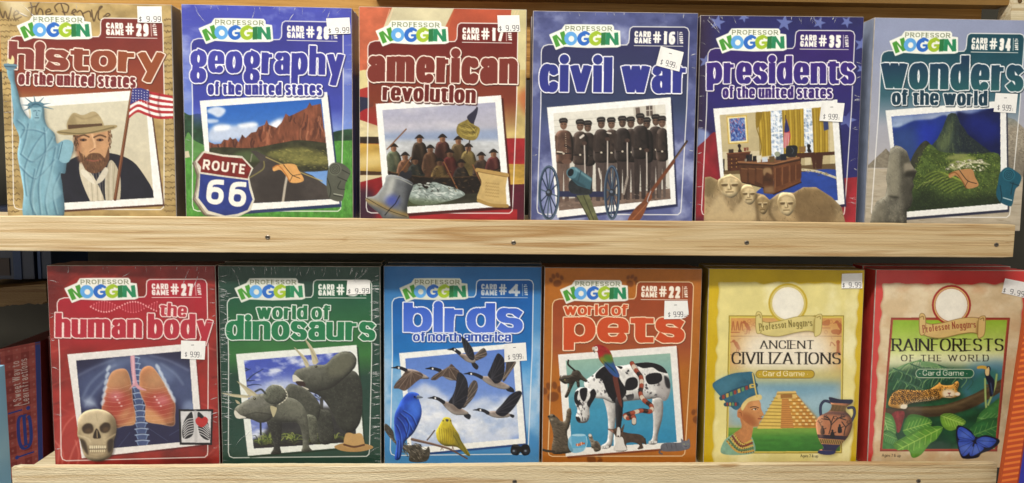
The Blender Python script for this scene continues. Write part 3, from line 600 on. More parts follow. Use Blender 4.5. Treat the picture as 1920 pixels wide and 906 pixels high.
    for i in range(6):
        for j in range(5): s.E(708 + i * 15, 222 + j * 14 - (i - 2) * -1 + (6 if i > 3 else 0), 2.6, 2.6, 'e8e8f0')
    s.S([(800, 235), (790, 300), (800, 360)], 8, '5a1a22', .5, 1); s.S([(850, 240), (842, 300), (856, 365)], 8, '5a1a22', .5, 1)
    logo(s); badge(s, '29')

def cover_geography(s):
    full = np.ones((s.H, s.W)); s.put(full, '4d55b2', 1, None, None, ('6f88cc', (0, 0), (0, 1))) ; s.crop(340, 170, 3.775)
    s.put(full, '4b52b0', 1, None, (.05, 50, 30, 2), ('7d97d4', (500, -500), (500, 300)))
    clouds(s, full * np.clip(1 - np.arange(s.H) / 110., 0, 1)[:, None], '9aa0d8', .15, 1.6, 50, 22, 12, .8); clouds(s, full, 'c4cdea', .22, 2, 60, 40, 14, .6)
    s.C([(-20, 170), (60, 172), (140, 165), (330, 240), (700, 330), (1000, 330), (1100, 285), (1260, 290), (1260, 520), (-20, 520)], '2c4a34', n=(.3, 8, 8, 3))
    s.C([(-20, 520), (40, 300), (90, 350), (200, 400), (400, 470), (-20, 560)], '5f8f4e', n=(.15, 8, 8, 5)); s.F([(-30, 480), (500, 460), (1100, 355), (1260, 350), (1260, 960), (-30, 960)], '56953f', n=(.2, 5, 9, 4)); s.scatter([(-30, 480), (1260, 350), (1260, 950), (-30, 950)], 1500, 26, ['6fae52', '3f7a34', '86bd62', '4f8f44'], 2, 1.57, .8, 5, .5, 0)
    s.F([(20, 430), (50, 425), (60, 470), (22, 476)], 'cfc6a8')
    template(s, '28', '3d3e92', '4856b6', (950, 1180)); s.crop(340, 170, 3.775)
    m = polaroid(s, [(130, 70), (1034, 8), (1122, 802), (205, 868)], [(178, 113), (994, 56), (1068, 768), (222, 812)], '2c66b8', '8fb0dc', '222a66', (14, 22))
    s.clip = m
    z = raster([s.P([(150, 100), (1100, 40), (1100, 420), (150, 420)])], s.W, s.H)
    s.C([(190, 130), (250, 110), (310, 130), (300, 165), (260, 188), (215, 165), (180, 150)], 'dfe4ee', .9, 1.5); s.C([(180, 200), (260, 205), (250, 225), (185, 228)], 'dfe4ee', .8, 1.5)
    s.C([(190, 290), (260, 235), (380, 245), (520, 225), (560, 260), (720, 190), (760, 280), (600, 330), (400, 345), (280, 370), (195, 360)], 'c5cfe2', .95, 3); s.C([(240, 250), (340, 245), (330, 275), (240, 285)], 'f2f4f8', .9, 2); s.C([(640, 235), (700, 205), (700, 260), (650, 262)], 'f2f4f8', .9, 2); s.C([(400, 240), (510, 225), (540, 245), (430, 262)], 'f0f2f7', .9, 2)
    R = [(190, 360), (235, 378), (280, 375), (300, 345), (330, 350), (345, 328), (362, 345), (385, 335), (405, 365), (430, 310), (455, 335), (495, 296), (530, 290), (545, 258), (590, 240), (605, 205), (618, 240), (650, 252), (675, 262), (710, 225), (740, 160), (765, 180), (800, 165), (890, 120), (910, 82), (925, 105), (990, 90), (1010, 260), (1060, 420), (800, 440), (195, 450)]
    mm = s.F(R, '7d4c38', n=(.3, 5, 16, 9)); s.clip = m * mm
    for i in range(70):
        rg = random.Random(i + 50); x = rg.uniform(200, 1050); y = rg.uniform(150, 380); L = rg.uniform(30, 110)
        s.S([(x, y), (x + rg.uniform(-12, 4), y + L * .5), (x + rg.uniform(-25, 15), y + L)], rg.uniform(5, 14), rg.choice(['4a2a24', 'a86c50', '5c362c', 'b98062', '3d2522']), .65, .5)
    s.clip = m
    s.C([(180, 420), (300, 400), (500, 405), (700, 370), (860, 350), (1100, 400), (1100, 560), (180, 560)], '3c3c2a', n=(.3, 10, 7, 7)); s.C([(600, 450), (800, 400), (1000, 440), (1060, 520), (820, 520), (660, 480)], '7d7a46', .9, 3, n=(.25, 8, 5, 8)); s.C([(380, 440), (520, 425), (600, 470), (520, 500), (390, 500)], '5a6a44', .8, 3)
    s.F([(490, 425), (530, 425), (700, 510), (930, 600), (1090, 720), (1080, 800), (200, 830), (330, 650), (500, 560), (560, 500)], '4b4440', n=(.12, 14, 10, 10)); s.C([(560, 600), (760, 560), (860, 760), (560, 790)], '38322f', .6, 6)
    s.S([(585, 500), (585, 545), (545, 580), (440, 640)], 9, '8d8450', .8); s.S([(600, 470), (700, 515), (800, 560), (1000, 640)], 8, 'b9a868', .8); s.S([(748, 610), (735, 680), (718, 800)], 17, 'c9bfae', .9, .5, 0); s.S([(500, 450), (490, 500)], 8, '9a9484', .8)
    s.scatter([(640, 420), (1060, 430), (1060, 560), (760, 520)], 160, 22, ['a39a58', '5d5c34', '8d8a4c'], 7, .2, .8, 3, .6)
    s.clip = None
    s.crop(340, 10, 4.77)
    s.T('qeoqraphy', (76, 592), (1456, 624), 190, .332, '4a4aa6', 'f4f4fa', 2.0, '23235c', (1.8, 2.2), g=('3d3d98', (300, 400), (500, 680)), lab='title', asc=1.37, desc=.5, gap=.06)
    s.T('of the united states', (234, 796), (1280, 802), 90, .312, '3c3c94', 'f8f8fc', 2.0, '23235c', (2, 2.6), lab='title', asc=1.28, gap=.07)
    s.crop(340, 170, 3.775); lb = 'road_sign_print'
    sh = [(160, 425), (295, 452), (430, 462), (510, 548), (480, 610), (492, 670), (520, 770), (490, 850), (420, 885), (340, 905), (180, 872), (100, 760), (118, 680), (128, 590), (98, 500)]
    s.F(np.array(sh) + (-22, 12), '6f6455', lab=lb); s.F(np.array(sh) + (-12, 6), 'a39886', lab=lb, n=(.2, 8, 8, 3))
    s.F(sh, 'd8d3c4', lab=lb, n=(.06, 6, 6, 4))
    s.F([(160, 440), (295, 466), (430, 478), (496, 550), (470, 622), (300, 600), (135, 575), (140, 540), (112, 505)], '7d2a26', lab=lb, n=(.18, 7, 7, 6)); s.F([(132, 588), (300, 612), (474, 634), (480, 690), (505, 770), (470, 845), (400, 872), (310, 885), (190, 850), (120, 760), (128, 680)], '2f3f86', lab=lb, n=(.1, 12, 12, 4))
    s.T('ROUTE', (148, 556), (446, 592), 72, .21, 'ece4d8', None, lab=lb, gap=.18)
    s.T('66', (170, 800), (452, 828), 180, .2, 'f0ede4', None, lab=lb, gap=.2)
    lb = 'map_print'
    s.C([(650, 545), (700, 522), (800, 520), (830, 560), (868, 636), (780, 652), (740, 600), (700, 560), (655, 570)], 'd9a566', lab=lb, n=(.06, 10, 10, 4)); s.S([(650, 545), (690, 530), (740, 590), (770, 645)], 9, 'b9763c', .9, lab=lb)
    s.S([(725, 525), (760, 570), (790, 600), (840, 620)], 5, '2a2420', lab=lb); s.S([(790, 600), (770, 640)], 4, '2a2420'); s.S([(800, 600), (850, 590)], 4, '2a2420')
    lb = 'rucksack_print'
    s.C([(1050, 540), (1090, 508), (1150, 520), (1200, 570), (1190, 610), (1165, 660), (1150, 760), (1120, 785), (1050, 760), (1030, 680), (1035, 590)], '5a5c50', lab=lb, n=(.06, 9, 9, 3)); s.E(1090, 555, 46, 46, '6a6c5e', lab=lb)
    for r in (34, 22, 10): s.S([(1090 + r * math.cos(t * .7), 555 + r * math.sin(t * .7)) for t in range(10)], 5, '35372f', .9)
    for p in ([(1110, 610), (1175, 640)], [(1130, 640), (1110, 690), (1160, 700)], [(1080, 740), (1140, 752)], [(1035, 620), (1060, 700), (1050, 755)], [(1140, 560), (1195, 590)]): s.S(p, 6, '2e302a')
    s.S([(1082, 730), (1142, 742)], 7, 'a8aa9a')
    logo(s); badge(s, '28')

def cover_revolution(s):
    full = np.ones((s.H, s.W)); s.crop(670, 170, 3.697)
    s.put(full, 'b8623e', 1, None, (.1, 40, 40, 3)); s.F([(-20, -660), (360, -660), (150, 60), (-20, 60)], 'c0694a', n=(.12, 18, 12, 4))
    s.crop(660, 0, 2.13)
    s.F([(165, 20), (415, 20), (300, 260), (60, 260)], 'cfc6a4', n=(.1, 30, 24, 6)); s.F([(415, 20), (640, 20), (600, 300), (330, 300)], 'b2553a', n=(.1, 30, 24, 7)); s.F([(640, 20), (720, 20), (720, 420), (600, 420)], 'cdc293', n=(.1, 30, 24, 8))
    for d in (0, 12): s.S([(150 + d, 40), (118 + d, 140)], 2.4, 'e8c8a8', .8); s.S([(655 + d, 45), (630 + d, 100)], 2.4, 'e8c8a8', .8)
    s.crop(670, 170, 3.697)
    s.C([(-20, -120), (150, -130), (150, -10), (-20, 10)], 'd8cb96', n=(.08, 20, 14, 9)); s.C([(-20, 10), (150, -30), (150, 60), (60, 90), (-20, 70)], 'a83a34'); s.C([(-20, 60), (90, 60), (110, 110), (50, 140), (-20, 190)], '2d3048'); s.C([(-20, 190), (60, 130), (200, 120), (200, 280), (-20, 210)], 'a02c30'); s.F([(-20, 195), (200, 270), (200, 340), (-20, 330)], 'd8caa0', n=(.1, 20, 8, 3)); s.F([(-20, 325), (220, 325), (220, 375), (-20, 370)], '35291e'); s.F([(-20, 370), (220, 380), (220, 590), (-20, 590)], 'bd9a4a', n=(.2, 30, 12, 5)); s.C([(0, 470), (160, 440), (180, 520), (20, 540)], 'dcc88c', .8, 6); s.F([(-20, 560), (220, 570), (220, 596), (-20, 590)], '4a3420'); s.F([(-20, 592), (220, 592), (220, 610), (-20, 660)], 'd0c09c'); s.F([(-20, 650), (220, 590), (1200, 700), (1200, 960), (-20, 960)], '8f2428', n=(.2, 20, 14, 6)); s.C([(-30, 720), (100, 700), (130, 900), (-30, 960)], '3a2638', .9, 6)
    s.F([(1000, -140), (1220, -140), (1220, 340), (1000, 340)], 'c8b276', n=(.16, 20, 20, 5)); s.C([(1110, 40), (1180, 200), (1230, 330), (1230, 0)], 'b5623c', .8, 5); s.F([(1000, 335), (1220, 335), (1220, 520), (1000, 520)], '9c2c30', n=(.15, 12, 12, 3)); s.F([(1000, 515), (1220, 515), (1220, 655), (1000, 665)], 'bf9a48', n=(.2, 20, 8, 3)); s.F([(1000, 660), (1220, 650), (1220, 960), (1000, 960)], '5e2030', n=(.2, 20, 12, 3)); s.F([(300, 830), (1110, 830), (1110, 960), (300, 960)], '9e2a2e', n=(.12, 30, 6, 3))
    template(s, '17', '702420', '8a4c30', (880, 1180)); s.crop(670, 170, 3.697)
    m = polaroid(s, [(126, 97), (997, 37), (1062, 806), (190, 868)], [(172, 140), (957, 86), (1012, 772), (232, 818)], 'a9a9bd', 'd9d2c0', '3e1512', (16, 20))
    s.clip = m
    clouds(s, full, 'd8d5da', -.1, 1.4, 60, 26, 6, .8); s.F([(150, 300), (1020, 270), (1020, 360), (150, 365)], '8a9cbc', .8, 4); s.F([(150, 350), (1020, 350), (1020, 520), (150, 520)], 'c3c6c8', .9, 3, n=(.1, 14, 5, 5))
    s.F([(150, 560), (1020, 560), (1030, 840), (150, 840)], '3c3a2e', n=(.3, 24, 8, 5))
    # plain scene: rowers in a loaded boat among ice floes
    for i, (x, y, h, c) in enumerate([(700, 360, 260, '5a4a30'), (590, 345, 260, '4a2a24'), (430, 350, 250, '33281f'), (250, 410, 190, '4c5240'), (330, 470, 150, '6b4a36'), (505, 420, 190, '6a4a34'), (640, 450, 170, '6c2a28'), (770, 410, 200, '8f7d4a'), (860, 470, 160, '4a3a30'), (945, 450, 160, '5a2a2a'), (400, 500, 130, '2c3430'), (570, 510, 120, '80683c'), (720, 520, 120, '2f2a26')]):
        tm = s.C([(x - 55, y + h), (x - 48, y + 50), (x - 10, y + 10), (x + 20, y + 12), (x + 50, y + 60), (x + 58, y + h)], c, n=(.3, 7, 9, i)); s.relief(tm, 4, 1.2, (-.8, -.5)); s.E(x, y - 4, 20, 24, '9c7458'); s.E(x + 8, y, 11, 18, '5c3c2a', a=.7, blur=.8); s.C([(x - 34, y - 10), (x, y - 42), (x + 34, y - 12), (x, y - 16)], '2a211c'); s.S([(x - 20, y + 40), (x + 30, y + 110), (x + 60, y + 90)], 20, c, .9); s.S([(x + 10, y + 30), (x + 20, y + 120)], 10, 'b59a72', .4, 2); s.S([(x - 40, y + 60), (x - 36, y + 160)], 12, '1c1512', .6, 2)
    s.C([(180, 560), (300, 585), (420, 598), (640, 606), (860, 590), (1015, 540), (1010, 690), (800, 720), (480, 710), (260, 660)], '241d18', n=(.3, 12, 6, 4))
    s.S([(185, 562), (420, 600), (640, 608), (860, 592), (1012, 544)], 7, '7a5a38', .7)
    s.C([(420, 430), (700, 420), (900, 480), (980, 600), (400, 620), (300, 560)], '140e0a', .45, 14)
    for a, b in (((205, 412), (338, 272)), ((250, 640), (370, 470)), ((700, 700), (600, 500)), ((880, 690), (800, 520))): s.S([a, b], 9, '7d5536', sm=0)
    s.S([(830, 120), (760, 440)], 8, '3a2a20', sm=0); s.C([(820, 150), (770, 200), (700, 240), (690, 300), (740, 340), (820, 345), (850, 270), (800, 230)], '8c7c40', n=(.3, 6, 9, 5)); s.C([(835, 120), (800, 150), (760, 190), (800, 235), (830, 170)], '343244')
    for i in range(12): s.S([(700 + i * 10, 240 + (i % 4) * 22), (760 + i * 6, 260 + (i % 4) * 20), (830, 262 + (i % 5) * 16)], 5, 'b8a75c' if i % 2 else '5c5028', .8)
    s.C([(350, 700), (420, 650), (480, 690), (520, 640), (600, 660), (700, 690), (745, 730), (640, 770), (480, 800), (370, 780)], '8f9a94', n=(.25, 6, 5, 5)); s.scatter([(370, 680), (520, 645), (740, 720), (480, 790)], 110, 34, ['c9d2cc', '5a6660', 'aab5b0', 'e4e8e2'], 3, .2, 1.4, 3, .7); s.C([(250, 740), (420, 760), (700, 780), (620, 800), (300, 815)], '4f5a38', .7, 4)
    s.scatter([(200, 560), (1000, 560), (1010, 700), (300, 690)], 160, 30, ['120e0c', '4a3c2c', '6b5638', '2c241c'], 8, .2, 1.6, 3, .6)
    s.clip = None
    s.crop(660, 0, 2.13)
    s.T('american', (60, 327), (662, 338), 100, .352, '7c352c', 'f4e8da', 2.0, '3c120f', (1.6, 2.2), lab='title', asc=1.3, gap=.06, dotr=.55, dg=0)
    s.T('revolution', (120, 403), (494, 416), 53, .332, '6c2622', 'f6ece2', 2.0, '360f0d', (1.8, 2.4), lab='title', asc=1.3, gap=.06, dg=-.06)
    s.crop(670, 170, 3.697); lb = 'bell_print'
    bell = [(205, 592), (290, 598), (375, 640), (386, 670), (366, 720), (348, 790), (345, 850), (352, 905), (200, 905), (150, 860), (80, 800), (55, 760), (70, 745), (120, 735), (160, 690), (190, 640)]
    m = s.C(bell, '6c6f72', lab=lb, n=(.12, 9, 9, 3)); s.relief(m, 5, .8); s.clip = m
    s.C([(210, 600), (260, 610), (220, 740), (120, 800), (70, 760), (150, 720)], 'a6a8a2', .7, 5); s.C([(340, 640), (392, 660), (352, 860), (318, 880), (335, 740)], '303236', .75, 4); s.C([(232, 610), (262, 612), (235, 720), (180, 780), (205, 700)], 'c9cac4', .7, 3); s.S([(60, 765), (160, 800), (260, 850), (350, 870)], 26, 'b08a3c', .75, 3); s.C([(200, 750), (260, 730), (290, 780), (240, 810), (200, 790)], '4a58b0', .8, 4); s.S([(60, 750), (200, 830), (340, 880)], 5, '2a2620', .8); s.S([(208, 612), (290, 618), (378, 660)], 6, 'a4a69e', .8)
    s.S([(292, 735), (262, 790), (222, 830), (190, 870)], 6, '141214', sm=0); s.clip = None
    s.C([(290, 590), (310, 560), (330, 575), (370, 560), (375, 600), (340, 620)], '2a2a30', lab=lb)
    lb = 'scroll_print'
    s.C([(845, 555), (1030, 590), (1042, 600), (1030, 680), (1035, 800), (1000, 815), (840, 770), (848, 690), (862, 640)], 'c9ad74', lab=lb, n=(.08, 14, 14, 3)); s.S([(832, 556), (900, 568), (1040, 592)], 28, 'b3935a', lab=lb); s.S([(840, 768), (930, 800), (1040, 806)], 24, 'a88a50', lab=lb); s.S([(835, 566), (900, 580), (1036, 604)], 5, '7d6238', .8)
    rg = random.Random(3)
    for r in range(5):
        y = 648 + r * 22
        for i in range(6): s.S([(890 + i * 16, y + i * 2), (896 + i * 16, y - 7 + i * 2), (902 + i * 16, y + i * 2)], 3, '8f7440', .8)
    logo(s); badge(s, '17')

def cover_civil(s):
    full = np.ones((s.H, s.W)); s.put(full, '59608f', 1, None, (.12, 30, 26, 6), None); s.crop(990, 180, 3.775)
    clouds(s, full, 'a2a9ca', .05, 1.9, 46, 40, 5, .9); clouds(s, full, '343a68', .12, 2.2, 60, 50, 9, .8); clouds(s, full * np.clip((np.arange(s.H) - 250) / 120., 0, 1)[:, None], 'b6bdd8', -.25, 1.6, 40, 60, 11, .8)
    template(s, '16', '30325f', '3b4c66', (900, 1180)); s.crop(990, 180, 3.775)
    m = polaroid(s, [(132, 86), (1010, 14), (1048, 772), (205, 868)], [(178, 128), (972, 64), (1010, 735), (218, 818)], 'dedbd0', 'c9c4ba', '1d2145', (13, 18), white='efefec', n=(.03, 20, 10, 3))
    s.clip = m
    for i in range(7): s.S([(170, 180 + i * 44), (1000, 128 + i * 40)], 3, 'aca79c', .7, sm=0)
    s.F([(745, 85), (900, 70), (905, 150), (750, 165)], 'c8c2b6'); s.F([(760, 88), (790, 84), (795, 130), (765, 150)], '6d6058'); s.F([(835, 75), (880, 70), (885, 145), (838, 148)], '5c514a'); s.S([(860, 75), (862, 145)], 5, 'd0c8bc'); s.S([(835, 108), (885, 104)], 5, 'd0c8bc')
    s.F([(200, 740), (1020, 660), (1030, 760), (200, 840)], '7d6a5e', n=(.2, 10, 5, 3))
    men = [(905, 178, 52), (950, 190, 40), (840, 200, 42), (728, 195, 48), (590, 200, 50), (795, 172, 55), (422, 222, 50), (368, 214, 52), (668, 190, 52), (518, 198, 52), (250, 205, 62)]
    for i, (x, y, w) in enumerate(men):
        dk = ['332a26', '3d322c', '2e2724'][i % 3] if i != 10 else '5a4236'
        b = 690 - (x - 250) * .04
        s.F([(x - w * .8, y + 230), (x + w * .75, y + 230), (x + w * .6, b + 60), (x + 8, b + 66), (x, y + 320), (x - 8, b + 70), (x - w * .7, b + 70)], ['4e423e', '5e524c', '3a302d'][i % 3] if i != 10 else '6a564c', n=(.2, 5, 14, i))
        tm = s.C([(x - w * .45, y + 45), (x + w * .45, y + 45), (x + w * .95, y + 80), (x + w * 1.1, y + 180), (x + w * .9, y + 270), (x - w * .9, y + 270), (x - w * 1.1, y + 180), (x - w * .95, y + 80)], dk, n=(.3, 6, 9, i + 9)); s.relief(tm, 4, 1.3, (-.8, -.5))
        s.S([(x - w * .9, y + 90), (x - w * .95, y + 180), (x - w * .2, y + 215)], 20, '3a2f2a' if i != 10 else '56402f', .9, .5); s.S([(x + w * .9, y + 90), (x + w * .98, y + 170), (x + w * .2, y + 150)], 18, '1d1817', .7, .8); s.S([(x - w * .5, y + 70), (x - w * .3, y + 200)], 9, '5a4a42', .5, 2)
        s.E(x, y + 4, 25, 34, '7a5c4a' if i == 10 else ['5a463b', '6a5244', '4e3d34'][i % 3]); s.E(x - 7, y + 4, 9, 18, '8a6c58', a=.55, blur=1); s.S([(x - 14, y), (x - 6, y)], 4, '1c1514'); s.S([(x + 6, y), (x + 14, y)], 4, '1c1514')
        s.C([(x - 28, y - 14), (x - 26, y - 40), (x + 18, y - 44), (x + 28, y - 16)], '2a2625'); s.S([(x - 28, y - 10), (x + 4, y - 15), (x + 26, y - 10)], 6, '151212'); s.S([(x - 20, y - 26), (x + 16, y - 28)], 4, '8a8078', .7)
        s.S([(x - w * .85, y + 210), (x + w * .85, y + 206)], 7, '171312'); s.E(x, y + 208, 8, 7, 'c9bfae')
    for j in range(9): s.E(264 + j * .6, 275 + j * 16, 3.5, 3.5, 'b9a894')
    s.E(272, 470, 36, 18, '6a4f42'); s.S([(205, 400), (240, 404)], 10, 'cfc5b4')
    for a, b in (((398, 350), (403, 590)), ((562, 320), (562, 530)), ((702, 330), (704, 590)), ((840, 400), (842, 640))): s.S([a, b], 9, 'c4bab0', sm=0); s.E(a[0], a[1] - 10, 18, 14, '4c3a32')
    s.S([(704, 580), (676, 700)], 16, '9c9288', sm=0); s.S([(500, 520), (515, 590)], 12, 'c9c0b6'); s.S([(370, 300), (390, 285)], 16, 'd8d0c6'); s.S([(560, 265), (585, 270)], 10, 'd0c8be')
    s.scatter([(200, 640), (1010, 640), (1010, 740), (210, 820)], 90, 30, ['4c3e38', '9c8c80', '6b5a50'], 4, .1, 1.2, 4, .5)
    s.clip = None
    s.crop(990, 20, 5.033)
    s.T('civil war', (102, 770), (1518, 786), 255, .327, '2e3784', 'f4f4fa', 2.0, '171a40', (1.0, 2.4), lab='title', asc=1.31, gap=.06, dotr=.55, dg=.03, space=.36, g=('343a8e', (300, 500), (330, 780)))
    s.crop(990, 180, 3.775); lb = 'cannon_print'
    s.F([(215, 680), (540, 682), (540, 722), (215, 720)], '2c3150', lab=lb)
    for x, y, rx, ry in ((146, 692, 68, 186), (594, 690, 48, 186)):
        for j in range(12):
            t = j * math.pi / 6 + .15; s.S([(x, y), (x + rx * math.cos(t), y + ry * math.sin(t))], 9, '2b3a52' if j % 3 else '4e6070', sm=0, lab=lb)
        t = np.linspace(0, 2 * np.pi, 40, endpoint=False); p = np.c_[x + rx * np.cos(t), y + ry * np.sin(t)]
        s.S(p, 17, '34465c', sm=0, closed=True, lab=lb); s.S(p * .0 + np.c_[x - 3 + (rx + 4) * np.cos(t), y + (ry + 3) * np.sin(t)], 5, '6d8090', .8, sm=0, closed=True); s.S(np.c_[x + (rx - 8) * np.cos(t), y + (ry - 9) * np.sin(t)], 4, '1a2434', .8, sm=0, closed=True)
        s.E(x, y, 24, 26, '2a2f38', lab=lb); s.E(x - 5, y - 6, 11, 10, '6d7888', lab=lb)
    s.C([(300, 600), (420, 590), (450, 640), (440, 700), (300, 690)], '2a2e30', lab=lb, n=(.3, 6, 6, 3)); s.F([(340, 710), (430, 705), (505, 905), (440, 905)], '6a6c4a', lab=lb, n=(.2, 8, 8, 3)); s.S([(390, 710), (470, 900)], 8, '3c3e2a', .8); s.S([(345, 720), (440, 890)], 6, '2e2e22', .8)
    s.F([(282, 575), (338, 508), (455, 590), (440, 670), (350, 640)], '3d606b', lab=lb); s.C([(276, 530), (318, 506), (350, 530), (336, 580), (298, 590), (272, 560)], '587f8a', lab=lb); s.E(300, 548, 21, 28, '10191e', rot=.4, lab=lb); s.S([(335, 522), (445, 600)], 12, '8fb2b8', .75, 1.2); s.S([(310, 596), (400, 650)], 12, '1f343c', .7, 1.5); s.S([(352, 610), (372, 540)], 8, '2c4a54', .9)
    lb = 'rifle_print'
    s.S([(1126, 326), (945, 585)], 15, '3d2c22', sm=0, lab=lb); s.S([(1118, 345), (950, 585)], 6, '8a6a4c', .9, sm=0); s.S([(1030, 470), (840, 730)], 24, '75452c', sm=0, lab=lb); s.C([(850, 690), (880, 720), (850, 770), (815, 850), (780, 890), (705, 890), (760, 800), (815, 750)], '7d4a2e', lab=lb, n=(.15, 14, 6, 3)); s.S([(870, 680), (845, 745), (855, 760)], 6, 'b0b0b4', lab=lb); s.S([(840, 770), (740, 880)], 7, 'a8704a', .8)
    logo(s); badge(s, '16')
def cover_presidents(s):
    full = np.ones((s.H, s.W)); s.put(full, '2a2a66', 1, None, (.14, 40, 40, 3)); s.crop(1300, 15, 2.182)
    s.put(full * np.clip(1 - np.arange(s.W) / 40., 0, 1)[None], '3a2438', .7)
    for x, y, r, t in ((97, 60, 34, .2), (205, 38, 24, .5), (372, 62, 36, .1), (515, 62, 28, .3), (628, 58, 26, .5), (690, 150, 34, .2), (48, 220, 30, .2), (250, 395, 30, .3), (690, 250, 24, .4), (630, 460, 40, .3), (590, 470, 30, .1)): star(s, x, y, r, '8090c8', t, .75, .4)
    s.C([(-20, 500), (60, 510), (50, 570), (0, 650), (-20, 640)], '8a9ac4', .9, 2); s.C([(-20, 640), (50, 540), (100, 520), (140, 700), (100, 940), (-40, 940)], '8f2630', n=(.2, 16, 24, 5)); s.F([(600, 700), (720, 690), (720, 960), (600, 960)], '9a2832', n=(.18, 14, 30, 5)); s.C([(100, 520), (170, 620), (140, 780), (110, 700)], '47203c', .8, 4); s.F([(-20, 860), (120, 850), (120, 960), (-20, 960)], '5a2036', .7, 4)
    template(s, '35', '37216c', '2f2f78', (800, 1100)); s.crop(1305, 180, 3.775)
    m = polaroid(s, [(120, 93), (1000, 28), (1052, 770), (200, 868)], [(165, 138), (958, 78), (1005, 742), (212, 820)], 'c2b48e', 'b3a47c', '171842', (13, 18), n=(.04, 20, 20, 3))
    s.clip = m
    s.F([(160, 400), (560, 390), (560, 540), (160, 560)], 'd0c4a4')
    for x0, x1 in ((525, 612), (752, 822)):
        s.F([(x0, 70), (x1, 70), (x1 + 8, 430), (x0 + 10, 440)], 'dfe6ee'); s.scatter([(x0, 90), (x1, 90), (x1, 400), (x0, 420)], 120, 34, ['a9bcd4', '8fa4c0', 'f2f6fa', '6f88a4'], x0, .6, 2, 2, .7)
        for f in (.33, .66): s.S([(x0 + (x1 - x0) * f, 70), (x0 + 6 + (x1 - x0) * f, 430)], 4, 'f4f4f0', sm=0)
        for yy in (150, 260, 345): s.S([(x0, yy + 8), (x1, yy)], 7 if yy == 260 else 4, 'f2f2ee', sm=0)
    for x0, x1, b0, sw in ((425, 525, 425, 22), (605, 760, 430, 0), (818, 930, 420, 0)):
        s.F([(x0, 90), (x1, 70), (x1 + 8, b0), (x0 + 18 + sw, b0 + 8)], 'a98d2e', n=(.08, 6, 30, x0)); 
        for j in range(int((x1 - x0) / 13)): s.S([(x0 + 8 + j * 13, 95), (x0 + 14 + j * 13 + sw * .3, 250), (x0 + 18 + j * 12.5 + sw * .4, b0)], 5, ['7d6418', 'd0b556', '8d7424'][j % 3], .8, .4)
    s.C([(425, 110), (470, 105), (450, 190), (428, 240), (420, 180)], '8a7020', .9); s.S([(430, 240), (460, 340), (455, 420)], 7, '7d6418', .8)
    s.F([(945, 80), (1010, 75), (1030, 500), (950, 500)], 'cfc29c'); s.F([(900, 180), (935, 178), (940, 240), (905, 250)], '3a4470')
    s.F([(212, 148), (358, 138), (370, 335), (226, 345)], 'c9ab52', n=(.1, 6, 6, 3)); s.F([(220, 156), (352, 147), (362, 328), (234, 337)], 'eadfb0'); s.F([(232, 164), (342, 156), (352, 318), (244, 326)], '4560a0'); s.scatter([(234, 166), (342, 158), (352, 316), (246, 324)], 170, 30, ['2f4a90', '6f8cc8', '9ab0dc', '27387a', 'b87a88', '8a9cc4'], 8, 1.3, 1.6, 3, .8, 0)
    s.S([(632, 140), (640, 380)], 6, '4a3420', sm=0); s.C([(636, 165), (650, 200), (668, 290), (650, 350), (622, 372), (618, 320), (626, 230)], 'b8404a'); s.C([(636, 165), (652, 210), (660, 250), (628, 260), (628, 210)], '2f3468')
    for j in range(4): s.S([(628 + j * 10, 265), (624 + j * 9, 370)], 4, 'e8dcd8', .9)
    s.F([(160, 535), (300, 520), (1020, 480), (1020, 540), (160, 560)], '6b573a'); s.C([(430, 760), (420, 690), (560, 600), (760, 540), (1020, 540), (1040, 760)], '2c4a9a', n=(.1, 14, 8, 4)); s.S([(730, 525), (800, 530), (880, 545), (1010, 590)], 16, 'ddd2b0', .9)
    s.scatter([(740, 520), (1000, 560), (1000, 600), (760, 540)], 40, 18, ['8d7d54', '5c5034'], 5, .2, .6, 3, .8)
    s.F([(218, 412), (380, 400), (384, 470), (310, 470), (310, 530), (222, 538)], '54301f', n=(.15, 10, 6, 3)); s.S([(218, 412), (382, 400)], 9, '7a4a30', sm=0)
    for j in range(3): s.S([(226, 440 + j * 28), (305, 436 + j * 28)], 3, '2c170f', .9); s.E(250, 452 + j * 28, 4, 4, 'b08a4a'); s.E(284, 450 + j * 28, 4, 4, 'b08a4a')
    s.C([(296, 400), (300, 375), (292, 355), (304, 342), (318, 356), (312, 376), (324, 398)], '2a1c18'); s.F([(228, 382), (264, 380), (264, 406), (228, 408)], '3d2f26'); s.F([(336, 370), (352, 369), (352, 394), (338, 395)], '7a3a30'); s.F([(354, 368), (370, 367), (370, 392), (356, 392)], '8a5a40')
    s.F([(188, 450), (200, 450), (200, 540), (190, 545)], '1f1814')
    s.F([(690, 410), (840, 402), (850, 425), (845, 520), (830, 520), (815, 440), (745, 444), (735, 520), (720, 520), (712, 430)], '4c2c1c'); s.F([(845, 404), (1000, 396), (1000, 420), (900, 426), (890, 520), (850, 520)], '4a2b1c'); s.F([(770, 440), (812, 440), (812, 490), (770, 495)], 'cfc3a0')
    s.C([(636, 370), (650, 356), (714, 358), (712, 420), (690, 440), (640, 430)], '24262a'); s.S([(676, 370), (690, 390), (680, 410)], 6, '4c5158'); s.F([(728, 362), (776, 360), (776, 400), (730, 404)], '8a6a3c'); s.C([(790, 400), (788, 372), (786, 350), (800, 344), (812, 356), (808, 376), (818, 400)], '1c1614')
    s.F([(292, 466), (730, 434), (736, 452), (548, 490), (300, 484)], '7d553a', n=(.14, 20, 5, 3)); s.F([(300, 484), (548, 490), (550, 700), (480, 694), (470, 650), (315, 610)], '54341f', n=(.22, 8, 10, 3)); s.F([(548, 490), (736, 452), (742, 620), (550, 700)], '6d4328', n=(.22, 10, 10, 4))
